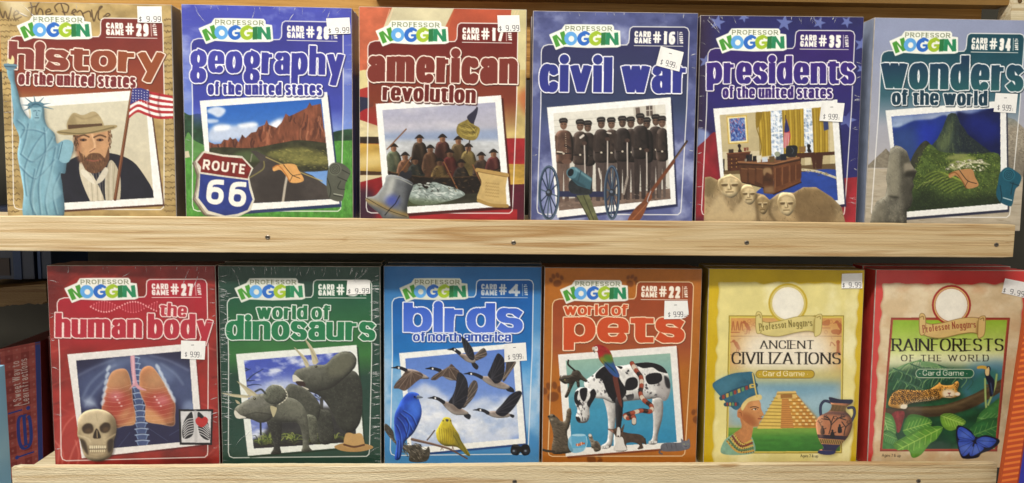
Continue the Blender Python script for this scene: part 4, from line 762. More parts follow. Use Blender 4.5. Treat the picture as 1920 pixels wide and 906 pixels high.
    s.S([(296, 486), (548, 496), (736, 456)], 12, '3d2414', sm=0); s.S([(294, 470), (545, 486), (730, 440)], 5, 'a87a52', sm=0)
    for x in (560, 612, 664, 706): s.F([(x, 520 - (x - 548) * .18), (x + 40, 512 - (x - 548) * .18), (x + 40, 640 - (x - 548) * .36), (x, 654 - (x - 548) * .36)], '5c3620', .9); s.S([(x, 520 - (x - 548) * .18), (x, 654 - (x - 548) * .36)], 4, '8f6240', sm=0)
    for x in (318, 372, 428): s.F([(x, 518), (x + 42, 524), (x + 42, 630), (x, 612)], '6a442a', .8); s.S([(x, 518), (x + 42, 522)], 4, '9a7048')
    s.C([(475, 520), (525, 515), (535, 560), (500, 545), (480, 570)], 'a88a64', .8, 1); s.F([(478, 650), (550, 640), (552, 690), (480, 694)], 'a98c66', .6, 2); s.S([(550, 700), (744, 616)], 8, '2c180e', sm=0); s.S([(312, 612), (478, 655)], 7, '2c180e', sm=0)
    for x, y, w, h, c in ((352, 422, 20, 46, '1e1c20'), (374, 418, 22, 50, '2c2a2e'), (400, 430, 26, 38, '1c1a1c'), (430, 428, 28, 46, 'd8d2c0'), (466, 440, 40, 32, 'c9d0d8'), (516, 432, 38, 42, '6a5434'), (566, 420, 34, 40, '30343c'), (598, 415, 42, 46, '1e2430'), (344, 450, 14, 20, '8f8576')): s.F([(x, y), (x + w, y - 3), (x + w, y + h - 3), (x, y + h)], c)
    s.E(575, 415, 20, 18, '9aa08a')
    s.clip = None
    s.crop(1305, 25, 5.034)
    s.T('presidents', (96, 665), (1500, 668), 195, .323, '40257c', 'f3eef4', 2.0, '191338', (1.4, 1.6), lab='title', asc=1.35, desc=.34, gap=.06, g=('3a2a80', (300, 460), (300, 660)), dg=.0)
    s.T('of the united states', (246, 802), (1306, 806), 88, .303, '3c2272', 'f6f2f8', 1.9, '17123a', (1.8, 2.2), lab='title', asc=1.28, gap=.07)
    s.crop(1305, 180, 3.775); lb = 'stone_heads_print'
    cliff = [(60, 580), (100, 575), (150, 600), (180, 580), (240, 555), (300, 590), (330, 625), (390, 635), (425, 690), (480, 704), (520, 740), (575, 700), (610, 685), (690, 690), (760, 650), (850, 650), (960, 720), (1030, 790), (1060, 910), (52, 910), (55, 820)]
    m = s.F(cliff, 'a18c68', lab=lb, n=(.2, 20, 16, 3)); s.relief(m, 4, .5); s.clip = m
    s.scatter(cliff, 700, 26, ['7d6a4c', 'c4b08a', '8d7a58', '5f5038', 'b39e76'], 4, 1.2, 1.6, 5, .5, 0); s.C([(690, 690), (860, 650), (980, 730), (960, 910), (720, 880)], '6d5636', .6, 5); s.C([(60, 570), (150, 610), (130, 690), (50, 700)], '6d5e3e', .6, 4)
    s.C([(110, 770), (180, 700), (250, 830), (320, 740), (420, 800), (380, 910), (80, 910)], 'c9b48c', .8, 3)
    def head(x, y, w, h, k=1, dark=0):
        base = 'cdb990' if not dark else '9c865f'
        hm_ = s.C([(x - w, y - h * .2), (x - w * .7, y - h * .85), (x, y - h), (x + w * .75, y - h * .8), (x + w, y - h * .1), (x + w * .72, y + h * .6), (x + w * .2, y + h), (x - w * .45, y + h * .8), (x - w * .8, y + h * .35)], base, n=(.1, 5, 7, int(x)))
        s.relief(hm_, 4, .7)
        s.C([(x - w, y - h * .2), (x - w * .6, y - h * .6), (x - w * .55, y + h * .4), (x - w * .8, y + h * .3)], '8d7852', .7, 1.5); s.C([(x + w * .7, y - h * .5), (x + w, y), (x + w * .7, y + h * .6), (x + w * .5, y + h * .2)], '8a7550', .55, 1.5)
        for sg in (-1, 1): s.C([(x + sg * w * .42 - w * .25, y - h * .12), (x + sg * w * .42 + w * .25, y - h * .16), (x + sg * w * .42 + w * .18, y + h * .04), (x + sg * w * .42 - w * .2, y + h * .04)], '5c4a30', .9, .6); s.S([(x + sg * w * .42 - w * .28, y - h * .2), (x + sg * w * .42 + w * .26, y - h * .22)], 7, 'dccaa2', .8, .5)
        s.S([(x, y - h * .1), (x + w * .12, y + h * .25), (x - w * .12, y + h * .3)], 9, '7d6844', .8, .5); s.S([(x - w * .06, y - h * .1), (x - w * .02, y + h * .22)], 8, 'e4d4ae', .9, .5); s.S([(x - w * .32, y + h * .52), (x + w * .3, y + h * .5)], 7, '6a5636', .9, .4); s.S([(x - w * .2, y + h * .66), (x + w * .2, y + h * .64)], 5, 'e0d0a8', .7, .5)
        s.S([(x - w * .7, y - h * .5), (x, y - h * .72), (x + w * .7, y - h * .5)], 6, '8a7550', .6, .8)
    head(236, 640, 84, 86); head(372, 702, 60, 72); head(470, 775, 46, 68, dark=1); head(640, 770, 66, 84)
    s.S([(300, 640), (318, 720), (300, 760)], 12, '5c4a2e', .7, 2); s.S([(425, 700), (430, 800), (440, 880)], 14, '4a3a22', .7, 2); s.S([(535, 740), (520, 830), (560, 890)], 16, '4e3e26', .7, 2)
    s.clip = None
    logo(s); badge(s, '35')

def cover_wonders(s):
    full = np.ones((s.H, s.W)); s.put(full, '8d95b2', 1, None, (.05, 40, 30, 6), None); s.crop(1605, 180, 3.698)
    s.put(full, '959db8', 1, None, (.03, 30, 30, 3), ('b4b2b6', (500, -400), (500, 420)))
    s.F([(60, 497), (205, 362), (330, 497)], '8a8272', n=(.14, 4, 3, 5)); s.F([(205, 362), (330, 497), (250, 497)], '6d675a', .5)
    s.F([(-60, 498), (1300, 505), (1300, 960), (-60, 960)], 'b9ae9a', n=(.09, 40, 6, 5)); s.scatter([(-60, 520), (1300, 520), (1300, 940), (-60, 940)], 240, 70, ['a3967e', 'cdc4b2', '8f836e'], 9, .05, .5, 9, .4, 0)
    s.F([(1040, 140), (1100, 160), (1250, 300), (1250, 560), (1040, 560)], '9d9484', n=(.16, 4, 4, 8)); s.scatter([(1040, 150), (1250, 290), (1250, 560), (1040, 560)], 200, 20, ['6f675a', 'bdb4a2', '857c6c'], 3, .3, 1, 2.5, .6, 0); s.F([(1040, 400), (1250, 380), (1250, 570), (1040, 570)], '5c564c', .35, 5)
    s.S([(-15, 960), (118, -420)], 14, 'dfe4ec', .35, 2, 0)
    template(s, '34', '1c4e5c', '5d7f8c', (760, 1060)); s.crop(1605, 180, 3.698)
    m = polaroid(s, [(202, 98), (1040, 28), (1052, 786), (300, 845)], [(243, 140), (1000, 78), (1004, 745), (305, 805)], '2340a0', '2c4a7c', '161c38', (10, 18))
    s.clip = m
    s.F([(220, 120), (1010, 60), (1010, 180), (220, 240)], '7f92b4', .8, 6); s.C([(400, 160), (520, 120), (760, 100), (850, 110), (700, 150), (520, 180)], 'b4bccc', .8, 5); s.C([(245, 160), (320, 140), (420, 150), (330, 200), (250, 195)], 'a9b8d0', .7, 4); s.C([(240, 200), (320, 185), (300, 215), (245, 225)], 'cddcf0', .7, 2)
    s.C([(220, 240), (300, 215), (400, 170), (520, 160), (640, 150), (620, 480), (220, 480)], '1f3482', .95, 1.5, n=(.14, 16, 22, 4)); s.C([(240, 240), (330, 220), (420, 240), (440, 420), (240, 460)], '3f5a84', .6, 8); s.C([(690, 130), (800, 120), (1030, 90), (1030, 480), (760, 460)], '141c4c', .95, 2, n=(.2, 16, 22, 5)); s.F([(430, 200), (560, 180), (540, 330), (430, 400)], '2a3ec0', .5, 8); s.C([(760, 150), (900, 140), (1010, 250), (900, 330)], '20309a', .5, 8)
    pk = s.F([(520, 345), (562, 296), (598, 225), (618, 170), (636, 128), (660, 114), (690, 118), (708, 150), (722, 190), (750, 222), (775, 265), (820, 300), (900, 360), (980, 420), (560, 430)], '34403c', n=(.25, 6, 10, 7)); s.clip = m * pk
    rg = random.Random(12)
    for j in range(70):
        x = rg.uniform(545, 900); y = rg.uniform(130, 400); L = rg.uniform(25, 80); d = (x - 665) * .22
        s.S([(x, y), (x + d * .5 + rg.uniform(-6, 6), y + L * .5), (x + d, y + L)], rg.uniform(3, 8), rg.choice(['1b2328', '5d6c46', '7c8a58', '222c30', '46543c']), .6, .4)
    s.C([(560, 320), (620, 260), (640, 180), (665, 200), (650, 330), (600, 390)], '6d7a50', .7, 4); s.C([(700, 150), (820, 300), (960, 420), (720, 430), (700, 280)], '1d2633', .7, 5); s.scatter([(540, 340), (660, 130), (760, 250), (900, 400), (560, 420)], 900, 9, ['5a6a48', '20282c', '7d8a5a', '38463c'], 5, 1.2, 1.2, 3, .5)
    s.clip = m
    s.C([(380, 440), (430, 350), (480, 308), (520, 340), (560, 420), (480, 480), (380, 500)], '3a3c30', n=(.3, 7, 7, 4)); s.C([(500, 335), (580, 380), (700, 400), (840, 400), (1010, 430), (1010, 850), (330, 850), (380, 560), (430, 470)], '4d5f30', n=(.3, 9, 7, 9)); s.scatter([(490, 350), (600, 390), (1010, 430), (1010, 840), (330, 840), (400, 500)], 3600, 13, ['6d8236', '33441f', '86983f', '22301a', '9aa850', '4c6428'], 6, .6, 2, 2.5, .65)
    s.C([(640, 470), (760, 420), (830, 430), (760, 480), (680, 500)], '9aa45a', .8, 1.5); s.C([(620, 430), (700, 400), (780, 405), (700, 440)], 'a3a468', .7, 2)
    for j in range(12): s.S([(420 + j * 34, 640 - j * 10), (470 + j * 36, 600 - j * 12), (540 + j * 34, 600 - j * 9)], 5, 'b4bc66', .5, .5); s.S([(424 + j * 34, 650 - j * 10), (474 + j * 36, 612 - j * 12), (544 + j * 34, 612 - j * 9)], 6, '1c2a14', .6, .6)
    for x, y in ((650, 470), (690, 450), (730, 462), (770, 440), (810, 452), (700, 485), (850, 440), (760, 480), (620, 500)): s.F([(x, y), (x + 26, y - 4), (x + 27, y + 8), (x + 1, y + 12)], 'b4b09c'); s.F([(x + 3, y + 4), (x + 10, y + 3), (x + 10, y + 10), (x + 3, y + 11)], '4a4a3c'); s.S([(x - 4, y + 14), (x + 32, y + 9)], 3, '6a6a50')
    for j in range(8): s.S([(640 + j * 6, 490 + j * 3), (740 + j * 8, 470 - j), (860 + j * 10, 440 + j * 5)], 4, 'c9c6a4', .7)
    s.scatter([(640, 480), (780, 440), (900, 460), (880, 520), (700, 510)], 120, 18, ['d0ccb4', '8d8a70', 'eae6d0', '6d7046'], 3, .3, 1, 2, .8)
    for j in range(9): s.S([(470 + j * 20, 560 + j * 14), (560 + j * 22, 520 + j * 12), (680 + j * 18, 560 + j * 8)], 7, 'a2b04c', .55, .8); s.S([(470 + j * 20, 572 + j * 14), (560 + j * 22, 532 + j * 12), (680 + j * 18, 572 + j * 8)], 6, '26341a', .6, .8)
    s.C([(340, 720), (480, 640), (640, 700), (1010, 680), (1010, 850), (320, 850)], '18221a', .7, 8); s.scatter([(360, 700), (1000, 690), (1000, 830), (340, 830)], 900, 10, ['2c3c20', '4a5c2c', '131a12', '5a6a34'], 16, .6, 2, 2.5, .6)
    s.clip = None
    s.crop(1600, 0, 2.106)
    s.T('wonders', (106, 346), (672, 358), 100, .337, '1c3c58', 'eaeef0', 2.0, '12242e', (1.4, 1.8), lab='title', asc=1.36, gap=.06, g=('2c6468', (300, 240), (300, 360)))
    s.T('of the world', (150, 412), (535, 416), 47, .323, '1d4052', 'f2f4f4', 1.9, '12242e', (1.8, 2.2), lab='title', asc=1.26, gap=.06)
    s.crop(1605, 180, 3.698); lb = 'stone_statue_print'
    P = [(235, 365), (275, 340), (310, 350), (350, 380), (368, 430), (380, 470), (400, 500), (422, 520), (405, 560), (392, 590), (402, 620), (385, 660), (392, 720), (376, 770), (350, 790), (350, 905), (90, 905), (110, 800), (140, 730), (200, 695), (215, 620), (205, 570), (215, 500), (225, 430)]
    m = s.F(P, '6d6a5e', lab=lb, n=(.24, 7, 10, 3)); s.clip = m
    s.relief(m, 7, 1.); s.scatter(P, 700, 14, ['8f8b7a', '4a473e', 'a39e8a', '5a574c', '35332c'], 5, 1.3, 1.4, 3.5, .5, 0); s.C([(220, 420), (270, 380), (300, 480), (300, 680), (230, 690), (210, 560)], 'a09a84', .55, 5); s.C([(330, 380), (380, 480), (360, 560), (400, 620), (370, 790), (330, 800), (310, 560)], '3a382f', .6, 4); s.C([(330, 470), (380, 465), (400, 505), (340, 540)], '9c9482', .8, 2); s.C([(345, 520), (420, 520), (400, 550), (345, 560)], '25231d', .8, 2); s.C([(230, 690), (300, 700), (280, 710), (240, 705)], '2c2a23', .8, 1.5); s.C([(110, 780), (200, 720), (180, 900), (100, 900)], '8a8472', .5, 5)
    s.clip = None
    lb = 'map_print'
    s.C([(645, 540), (700, 515), (800, 506), (825, 560), (848, 620), (770, 640), (735, 590), (690, 550), (650, 568)], 'b98a5c', lab=lb, n=(.06, 10, 10, 4)); s.S([(645, 542), (690, 530), (735, 585), (765, 636)], 8, '8a5a30', .9)
    s.S([(718, 515), (750, 560), (780, 590), (836, 606)], 5, '2a2420'); s.S([(776, 590), (755, 628)], 4, '2a2420')
    lb = 'rucksack_print'
    s.C([(1000, 530), (1050, 492), (1110, 520), (1148, 560), (1130, 620), (1105, 650), (1085, 750), (1060, 762), (1000, 735), (972, 680), (985, 600)], '1f5a6c', lab=lb, n=(.06, 9, 9, 3)); s.E(1060, 545, 44, 44, '2a6a7c')
    for r in (32, 20, 9): s.S([(1060 + r * math.cos(t * .7), 545 + r * math.sin(t * .7)) for t in range(10)], 5, '133a48', .9)
    for p in ([(1070, 600), (1130, 620)], [(1000, 620), (1010, 700), (1000, 740)], [(1090, 600), (1075, 680)]): s.S(p, 6, '123440')
    s.S([(1022, 705), (1080, 722)], 7, 'b4c8cc')
    logo(s); badge(s, '34')

def cover_body(s):
    full = np.ones((s.H, s.W)); s.put(full, '8c2a24', 1, None, (.28, 34, 40, 6)); s.crop(75, 480, 2.264)
    for i in range(90):
        rg = random.Random(i); x, y = rg.uniform(0, 760), rg.uniform(20, 900); L = rg.uniform(40, 150); t = rg.uniform(-.9, .5)
        s.S([(x, y), (x + L * .5 * math.cos(t) + rg.uniform(-14, 14), y + L * .5 * math.sin(t)), (x + L * math.cos(t), y + L * math.sin(t))], rg.uniform(3, 10), rg.choice(['c2524a', '4a100e', 'a83a34', '5e1814', 'd2746a']), rg.uniform(.3, .6), 1.2)
    s.C([(20, 180), (60, 60), (130, 40), (110, 160), (60, 260)], '5c1a1a', .6, 5); s.C([(60, 740), (110, 660), (180, 640), (260, 760), (200, 930), (60, 930)], 'b04038', .75, 4)
    for p in ([(70, 930), (90, 760), (130, 690), (180, 660)], [(120, 880), (150, 800), (200, 740)], [(140, 930), (165, 850), (150, 780)], [(60, 780), (95, 830), (90, 900)]): s.S(p, 6, 'e09080', .5, 1)
    template(s, '27', 'a92636', '9c2c2a', (760, 960)); s.crop(75, 480, 2.264)
    for j in range(26):
        t = j / 25.; x = 215 + 280 * t; a = 22 * math.sin(t * 7.2) + 212; b = -24 * math.sin(t * 7.2 + .2) + 212
        s.S([(x, a), (x + 3, b)], 2.6, 'd8707a', .8, sm=0)
        s.E(x, a, 3.6, 3.6, 'f0b4b4', a=.9); s.E(x + 3, b, 3, 3, 'e08088', a=.9)
    s.crop(90, 630, 3.775)
    m = polaroid(s, [(136, 124), (1040, 45), (1100, 765), (238, 862)], [(198, 168), (1000, 98), (1046, 738), (262, 808)], '2c2c48', '26264a', '4a1416', (8, 10), sa=.5, white='e6e2de')
    s.clip = m
    s.C([(200, 290), (330, 220), (450, 160), (560, 140), (700, 130), (820, 160), (960, 200), (1060, 300), (1080, 500), (960, 520), (850, 420), (420, 380), (330, 500), (230, 500)], '56648a', .75, 8); s.C([(420, 170), (560, 140), (680, 140), (900, 260), (830, 320), (660, 180), (560, 190), (440, 260)], '8394b4', .5, 6)
    for p in ([(205, 280), (330, 215), (470, 160)], [(240, 440), (300, 330), (400, 240), (480, 200)], [(260, 500), (320, 400), (420, 290)], [(720, 130), (860, 170), (1000, 240)], [(800, 190), (900, 260), (960, 340)], [(250, 450), (330, 480), (370, 540)]): s.S(p, 8, 'b9c8dc', .55, 2)
    s.C([(250, 460), (300, 430), (340, 480), (290, 500)], 'c9d4e2', .6, 4); s.C([(960, 480), (1040, 460), (1060, 560), (960, 640)], '9fb0cc', .6, 4)
    for y in range(150, 790, 42):
        c = 620 + (y - 150) * .085; w = 24 + (y - 150) * .03
        s.F([(c - w, y), (c + w, y - 3), (c + w * .8, y + 30), (c - w * .8, y + 32)], '4c5c84', .9); s.S([(c - w * 1.2, y + 2), (c, y - 5), (c + w * 1.2, y)], 7, 'c2d4ea', .9, .5); s.S([(c - w, y + 4), (c - w * .7, y + 32)], 5, '9fb6d4', .8, .5); s.S([(c + w, y + 2), (c + w * .7, y + 32)], 5, '9fb6d4', .8, .5)
    lungs = ([(470, 240), (530, 226), (565, 250), (590, 340), (600, 450), (620, 560), (610, 620), (540, 632), (480, 645), (420, 600), (385, 540), (385, 470), (410, 360), (435, 280)], [(655, 250), (690, 212), (740, 215), (800, 290), (860, 380), (900, 470), (900, 560), (890, 630), (800, 620), (700, 600), (690, 540), (690, 480), (655, 400), (648, 320)])
    for i, L in enumerate(lungs):
        lm = s.C(L, 'a9724e', n=(.12, 14, 16, 3)); s.relief(lm, 6, .5); cl = s.clip; s.clip = m * lm; cx = 490 if i == 0 else 770
        s.C([(cx - 90, 420), (cx + 20, 380), (cx + 110, 440), (cx + 100, 540), (cx, 590), (cx - 90, 520)], 'a83c34', .85, 8); s.C([(cx - 70, 260), (cx + 60, 230), (cx + 70, 340), (cx - 60, 380)], 'c9a078', .6, 8); s.E(cx + (-10 if i == 0 else 40), 420 if i == 0 else 450, 50, 34, 'd890a0', a=.6, blur=5)
        if i == 0: s.C([(500, 560), (600, 500), (640, 640), (520, 650)], 'c89468', .9, 5); s.C([(440, 600), (560, 570), (590, 490), (600, 560), (520, 620)], '8d2a24', .5, 4)
        else: s.C([(690, 500), (800, 560), (830, 640), (690, 620)], 'cf9c6c', .9, 4)
        for j in range(9): s.S([(cx - 110, 350 + j * 34), (cx, 368 + j * 32), (cx + 120, 330 + j * 34)], 3, 'e8c4a8', .5)
        for j in range(4): s.E(cx + 8 + j * 14 - 20, 425 + j * 22, 8, 5, 'f6e8e4', a=.8, blur=.6)
        s.clip = cl; s.S(L, 5, 'e2bc98', .6, .6, closed=True)
    for i in range(6): s.C([(372 + i * 8, 470 - i * 48), (392 + i * 8, 440 - i * 48), (404 + i * 8, 455 - i * 48), (384 + i * 7, 490 - i * 48)], 'd6e0ec', .75, 1); s.C([(905 - i * 22, 440 - i * 44), (880 - i * 22, 410 - i * 44), (872 - i * 22, 430 - i * 44), (900 - i * 22, 470 - i * 44)], 'd6e0ec', .75, 1)
    s.C([(585, 130), (612, 128), (620, 250), (640, 340), (700, 380), (640, 372), (616, 350), (575, 372), (600, 330), (590, 240)], 'd8a0aa', .95, .5); s.S([(602, 140), (608, 330)], 8, 'f0ccd2', .7, 1)
    for p in ([(500, 780), (580, 680)], [(700, 640), (850, 740)], [(420, 700), (520, 640)], [(860, 700), (960, 640)]): s.S(p, 3, '6f7c9c', .6)
    s.clip = None
    s.crop(75, 480, 2.264)
    s.T('the', (508, 250), (624, 256), 44, .352, 'b43644', 'f2dcd6', 2.0, '5a1218', (1.4, 1.6), lab='title', asc=1.3, gap=.06)
    s.T('human body', (64, 342), (738, 347), 79, .352, 'b23040', 'f2dcd6', 2.0, '5a1218', (1.4, 1.6), lab='title', asc=1.33, desc=.36, gap=.05, space=.3)
    s.crop(90, 630, 3.775); lb = 'skull_print'
    K = [(210, 640), (215, 580), (260, 530), (340, 512), (420, 530), (472, 580), (484, 650), (478, 700), (465, 740), (462, 800), (440, 850), (380, 880), (310, 878), (262, 850), (240, 790), (225, 730), (208, 700)]
    s.C(np.array(K) + (8, 8), '1c1012', .5, 2); m = s.C(K, 'b9a888', lab=lb, n=(.1, 9, 9, 3)); s.relief(m, 6, .9); s.clip = m
    s.C([(240, 560), (340, 525), (420, 560), (400, 620), (280, 620)], 'd0c0a0', .7, 5); s.C([(430, 560), (500, 600), (480, 880), (400, 890), (440, 760)], '6a5a42', .7, 5); s.C([(200, 640), (235, 640), (240, 860), (200, 860)], '7d6c50', .6, 4)
    s.C([(240, 645), (270, 615), (310, 620), (322, 660), (300, 685), (255, 682)], '3a2c20', .95, 1); s.C([(365, 640), (400, 608), (438, 618), (440, 655), (415, 680), (378, 676)], '3a2c20', .95, 1); s.C([(262, 660), (300, 650), (310, 675), (270, 682)], '6a5238', .7, 2); s.C([(390, 650), (425, 640), (430, 662), (395, 675)], '6a5238', .7, 2); s.C([(318, 715), (335, 660), (350, 655), (375, 712), (350, 722)], '2e2218', .95, .6); s.S([(346, 665), (348, 715)], 5, 'b09a78')
    s.C([(225, 725), (262, 740), (280, 790), (285, 840), (250, 800)], '32261c', .85, 1.5); s.C([(420, 740), (460, 725), (455, 800), (425, 820)], '2e221a', .85, 1.5); s.S([(215, 700), (280, 720), (300, 745)], 10, 'd8c8a8', .8, 1); s.S([(400, 740), (440, 715), (478, 690)], 10, 'c4b290', .8, 1)
    s.F([(285, 772), (410, 766), (414, 822), (295, 826)], '8d7c5e', .8, 1)
    for j in range(8): s.F([(292 + j * 15, 772), (304 + j * 15, 771), (304 + j * 15, 793), (293 + j * 15, 795)], 'e0d4b6'); s.F([(296 + j * 14, 800), (307 + j * 14, 799), (306 + j * 14, 818), (297 + j * 14, 820)], 'd4c6a6')
    s.S([(288, 797), (412, 795)], 4, '2e2218'); s.S([(290, 835), (350, 848), (410, 832)], 5, '8a7858', .8, 1); s.S([(340, 545), (350, 600)], 3, 'a08e6c', .6)
    s.clip = None
    lb = 'xray_print'
    s.F([(926, 514), (1172, 514), (1164, 768), (934, 766)], '17151a', lab=lb); s.F([(940, 528), (1158, 528), (1150, 752), (948, 750)], 'd2d0d0', lab=lb, n=(.05, 9, 9, 3))
    s.C([(1000, 545), (1025, 545), (1030, 690), (960, 720), (958, 620)], '242428'); s.C([(1060, 545), (1090, 548), (1138, 620), (1144, 730), (1075, 690)], '242428')
    for j in range(7): s.S([(958 + j * 1, 625 + j * 16), (990, 588 + j * 18), (1030, 580 + j * 17)], 6, 'd0cece'); s.S([(1064, 580 + j * 17), (1100, 588 + j * 18), (1142, 640 + j * 14)], 6, 'd0cece')
    s.S([(1046, 530), (1050, 740)], 22, 'bab8b8', .9, 1); s.C([(1046, 590), (1068, 568), (1090, 580), (1112, 566), (1134, 584), (1128, 615), (1092, 642), (1056, 622)], 'b83434')
    logo(s, 'eae8e0'); badge(s, '27', 'ece2de')

def cover_dinosaurs(s):
    full = np.ones((s.H, s.W)); s.put(full, '24463a', 1, None, (.08, 30, 30, 6)); s.crop(410, 630, 3.774)
    template(s, '3', '1d5a40', '47823c', (900, 1120)); s.crop(410, 630, 3.774)
    m = polaroid(s, [(122, 130), (978, 65), (1030, 780), (206, 852)], [(178, 176), (935, 112), (978, 752), (248, 800)], '4658b4', '8a98cc', '14301f', (12, 14), white='e6e9e2')
    s.clip = m
    clouds(s, full, 'dfe4f0', .02, 2.2, 34, 18, 21, .9); s.C([(200, 380), (360, 320), (520, 300), (560, 380), (480, 420), (260, 430)], 'c9d2e4', .7, 6)
    for p in ([(185, 250), (225, 235)], [(200, 320), (240, 280), (315, 236)], [(205, 320), (255, 316)], [(190, 360), (250, 345), (300, 350)], [(190, 230), (215, 240)]): s.S(p, 10, '22304a', .9, taper=.6)
    s.C([(420, 480), (640, 500), (980, 540), (980, 780), (240, 800), (240, 740), (330, 680)], '2c2a24', .9, 3, n=(.3, 9, 9, 3))
    rg = random.Random(4)
    for i in range(22):
        x = 250 + rg.uniform(0, 720); y = 740 + rg.uniform(-10, 40)
        for k in range(7): t = -2.7 + k * .38 + rg.uniform(-.1, .1); L = rg.uniform(40, 85); s.S([(x, y), (x + L * .6 * math.cos(t), y + L * .7 * math.sin(t)), (x + L * math.cos(t) * 1.2, y + L * .7 * math.sin(t))], 8, rg.choice(['6a7a34', '3a4a24', '8d9a4c', '2a3420', 'a0a85c']), .9, taper=.7)
    for k in range(14): t = -math.pi + k * .24; s.S([(730, 460), (730 + 60 * math.cos(t), 440 + 50 * math.sin(t)), (730 + 85 * math.cos(t), 480 + 50 * math.sin(t))], 8, 'a9b6d0' if k % 2 else '30363c', .9, taper=.7)
    s.S([(730, 450), (725, 700)], 24, '3c3a34', .9); s.S([(296, 600), (298, 700)], 14, '20242c')
    s.F([(240, 770), (980, 720), (980, 770), (240, 810)], '1e1a18', .8, 4)
    s.clip = None
    s.crop(400, 480, 2.264)
    s.T('world of', (183, 268), (500, 271), 49, .352, '1f7248', 'eaf0e8', 1.9, '12301f', (1.4, 1.6), lab='title', asc=1.22, gap=.06, space=.3)
    s.T('dinosaurs', (52, 355), (690, 360), 79, .362, '1f7a4e', 'eaf0e8', 1.9, '12301f', (1.4, 1.6), lab='title', asc=1.32, gap=.05, dotr=.5, dg=.0)
    s.crop(410, 630, 3.774); lb = 'horned_dinosaur_print'
    def skin(p, c, seed, sm=1):
        mm = s.F(p, c, sm=sm, lab=lb, n=(.2, 5, 5, seed)); q = s.clip; s.clip = mm; s.relief(mm, 6, .8); s.scatter(p, 420, 8, ['2e302a', '7c7d6c', '24241f', '8a8a76'], seed, .4, 2, 1.8, .4, sm); s.clip = q; return mm
    def horn(p): s.C(p, 'c4bb9c', lab=lb); s.S([p[0], p[len(p) // 2]], 6, '7d755c', .6, 1)
    # farther animal
    m = skin([(640, 385), (740, 330), (860, 270), (960, 250), (1010, 330), (1020, 480), (1000, 620), (930, 690), (850, 640), (790, 520), (720, 430)], '3a3b34', 12)
    m = skin([(530, 285), (548, 245), (580, 232), (640, 215), (700, 205), (760, 200), (820, 140), (880, 112), (940, 118), (975, 160), (972, 210), (940, 255), (880, 310), (800, 370), (690, 398), (640, 397), (610, 382), (590, 345), (560, 330)], '56574c', 3)
    s.clip = m; s.C([(770, 250), (840, 150), (930, 135), (955, 180), (910, 250), (830, 300)], '6e6e5c', .7, 4); s.C([(600, 350), (760, 330), (860, 290), (880, 340), (700, 410), (620, 400)], '30302c', .6, 6); s.C([(560, 250), (680, 230), (760, 260), (640, 290)], '7a7a70', .5, 4); s.clip = None
    for x0 in (960,): s.S([(880, 114), (940, 120), (976, 170), (960, 230)], 5, '2a2a26', .7)
    s.C([(525, 320), (524, 280), (545, 280), (580, 310), (600, 322), (540, 328)], 'd6d2c4', lab=lb); s.C([(556, 360), (600, 362), (640, 380), (600, 388), (570, 380)], 'c9c4b4', lab=lb); s.C([(545, 325), (600, 325), (615, 355), (570, 355)], '3a2a26')
    horn([(612, 28), (640, 50), (680, 110), (705, 185), (668, 200), (650, 110)]); horn([(534, 82), (570, 110), (620, 160), (640, 210), (618, 222), (590, 160)]); s.E(690, 218, 10, 8, '1c1a16'); s.E(688, 216, 4, 3, 'b0a88a')
    # legs and body of the nearer animal
    skin([(640, 480), (720, 520), (790, 540), (820, 700), (800, 760), (720, 760), (690, 620), (640, 560)], '3c3d36', 5)
    skin([(480, 360), (560, 350), (660, 410), (720, 500), (700, 600), (640, 640), (520, 600), (430, 540)], '4a4b42', 8)
    skin([(340, 590), (440, 600), (445, 700), (435, 790), (440, 835), (370, 838), (390, 790), (370, 700)], '2e2e2a', 9); skin([(610, 570), (690, 580), (700, 720), (705, 760), (660, 760), (640, 700)], '606254', 10)
    m = skin([(390, 420), (470, 430), (560, 460), (620, 540), (640, 680), (640, 780), (660, 815), (590, 822), (595, 780), (590, 700), (560, 620), (470, 615), (360, 600), (330, 540)], '636458', 4); s.clip = m
    s.C([(380, 560), (500, 610), (600, 640), (590, 800), (560, 640), (400, 610)], '32322c', .6, 5); s.C([(440, 450), (560, 480), (600, 560), (500, 540)], '7d7d6e', .5, 6); s.clip = None
    m = skin([(110, 545), (118, 510), (160, 478), (210, 450), (260, 420), (330, 410), (420, 440), (400, 520), (370, 590), (300, 618), (220, 590), (140, 585)], '68685c', 6); s.clip = m; s.C([(150, 580), (260, 560), (400, 540), (360, 620), (240, 620)], '34342e', .6, 5); s.C([(170, 490), (300, 440), (360, 480), (220, 520)], '80807a', .5, 5); s.S([(170, 575), (260, 545), (380, 560)], 5, '2a2824', .8, .6); s.clip = None
    m = skin([(318, 430), (340, 375), (380, 348), (440, 358), (475, 400), (478, 440), (440, 480), (390, 488), (340, 470)], '5a5c50', 7); s.S([(380, 346), (440, 356), (484, 405), (480, 445), (425, 488)], 5, 'd0ccb8', .8); s.S([(260, 395), (300, 380), (330, 410)], 14, '3c3e38', .9)
    for j in range(9): t = -1.2 + j * .3; s.E(402 + 80 * math.cos(t), 418 + 70 * math.sin(t), 4, 4, 'e4e0cc')
    horn([(128, 322), (170, 345), (240, 390), (270, 420), (215, 425), (180, 380)]); horn([(20, 406), (90, 412), (170, 420), (225, 428), (210, 440), (110, 434)]); horn([(116, 455), (140, 465), (150, 482), (130, 480)]); s.C([(365, 500), (400, 505), (412, 520), (390, 575), (378, 560)], 'b9b08e', lab=lb)
    s.C([(108, 548), (118, 530), (150, 560), (195, 580), (130, 586)], 'd8d4c6', lab=lb); s.E(254, 446, 9, 8, '1a1814'); s.E(252, 444, 4, 3, 'c0b890')
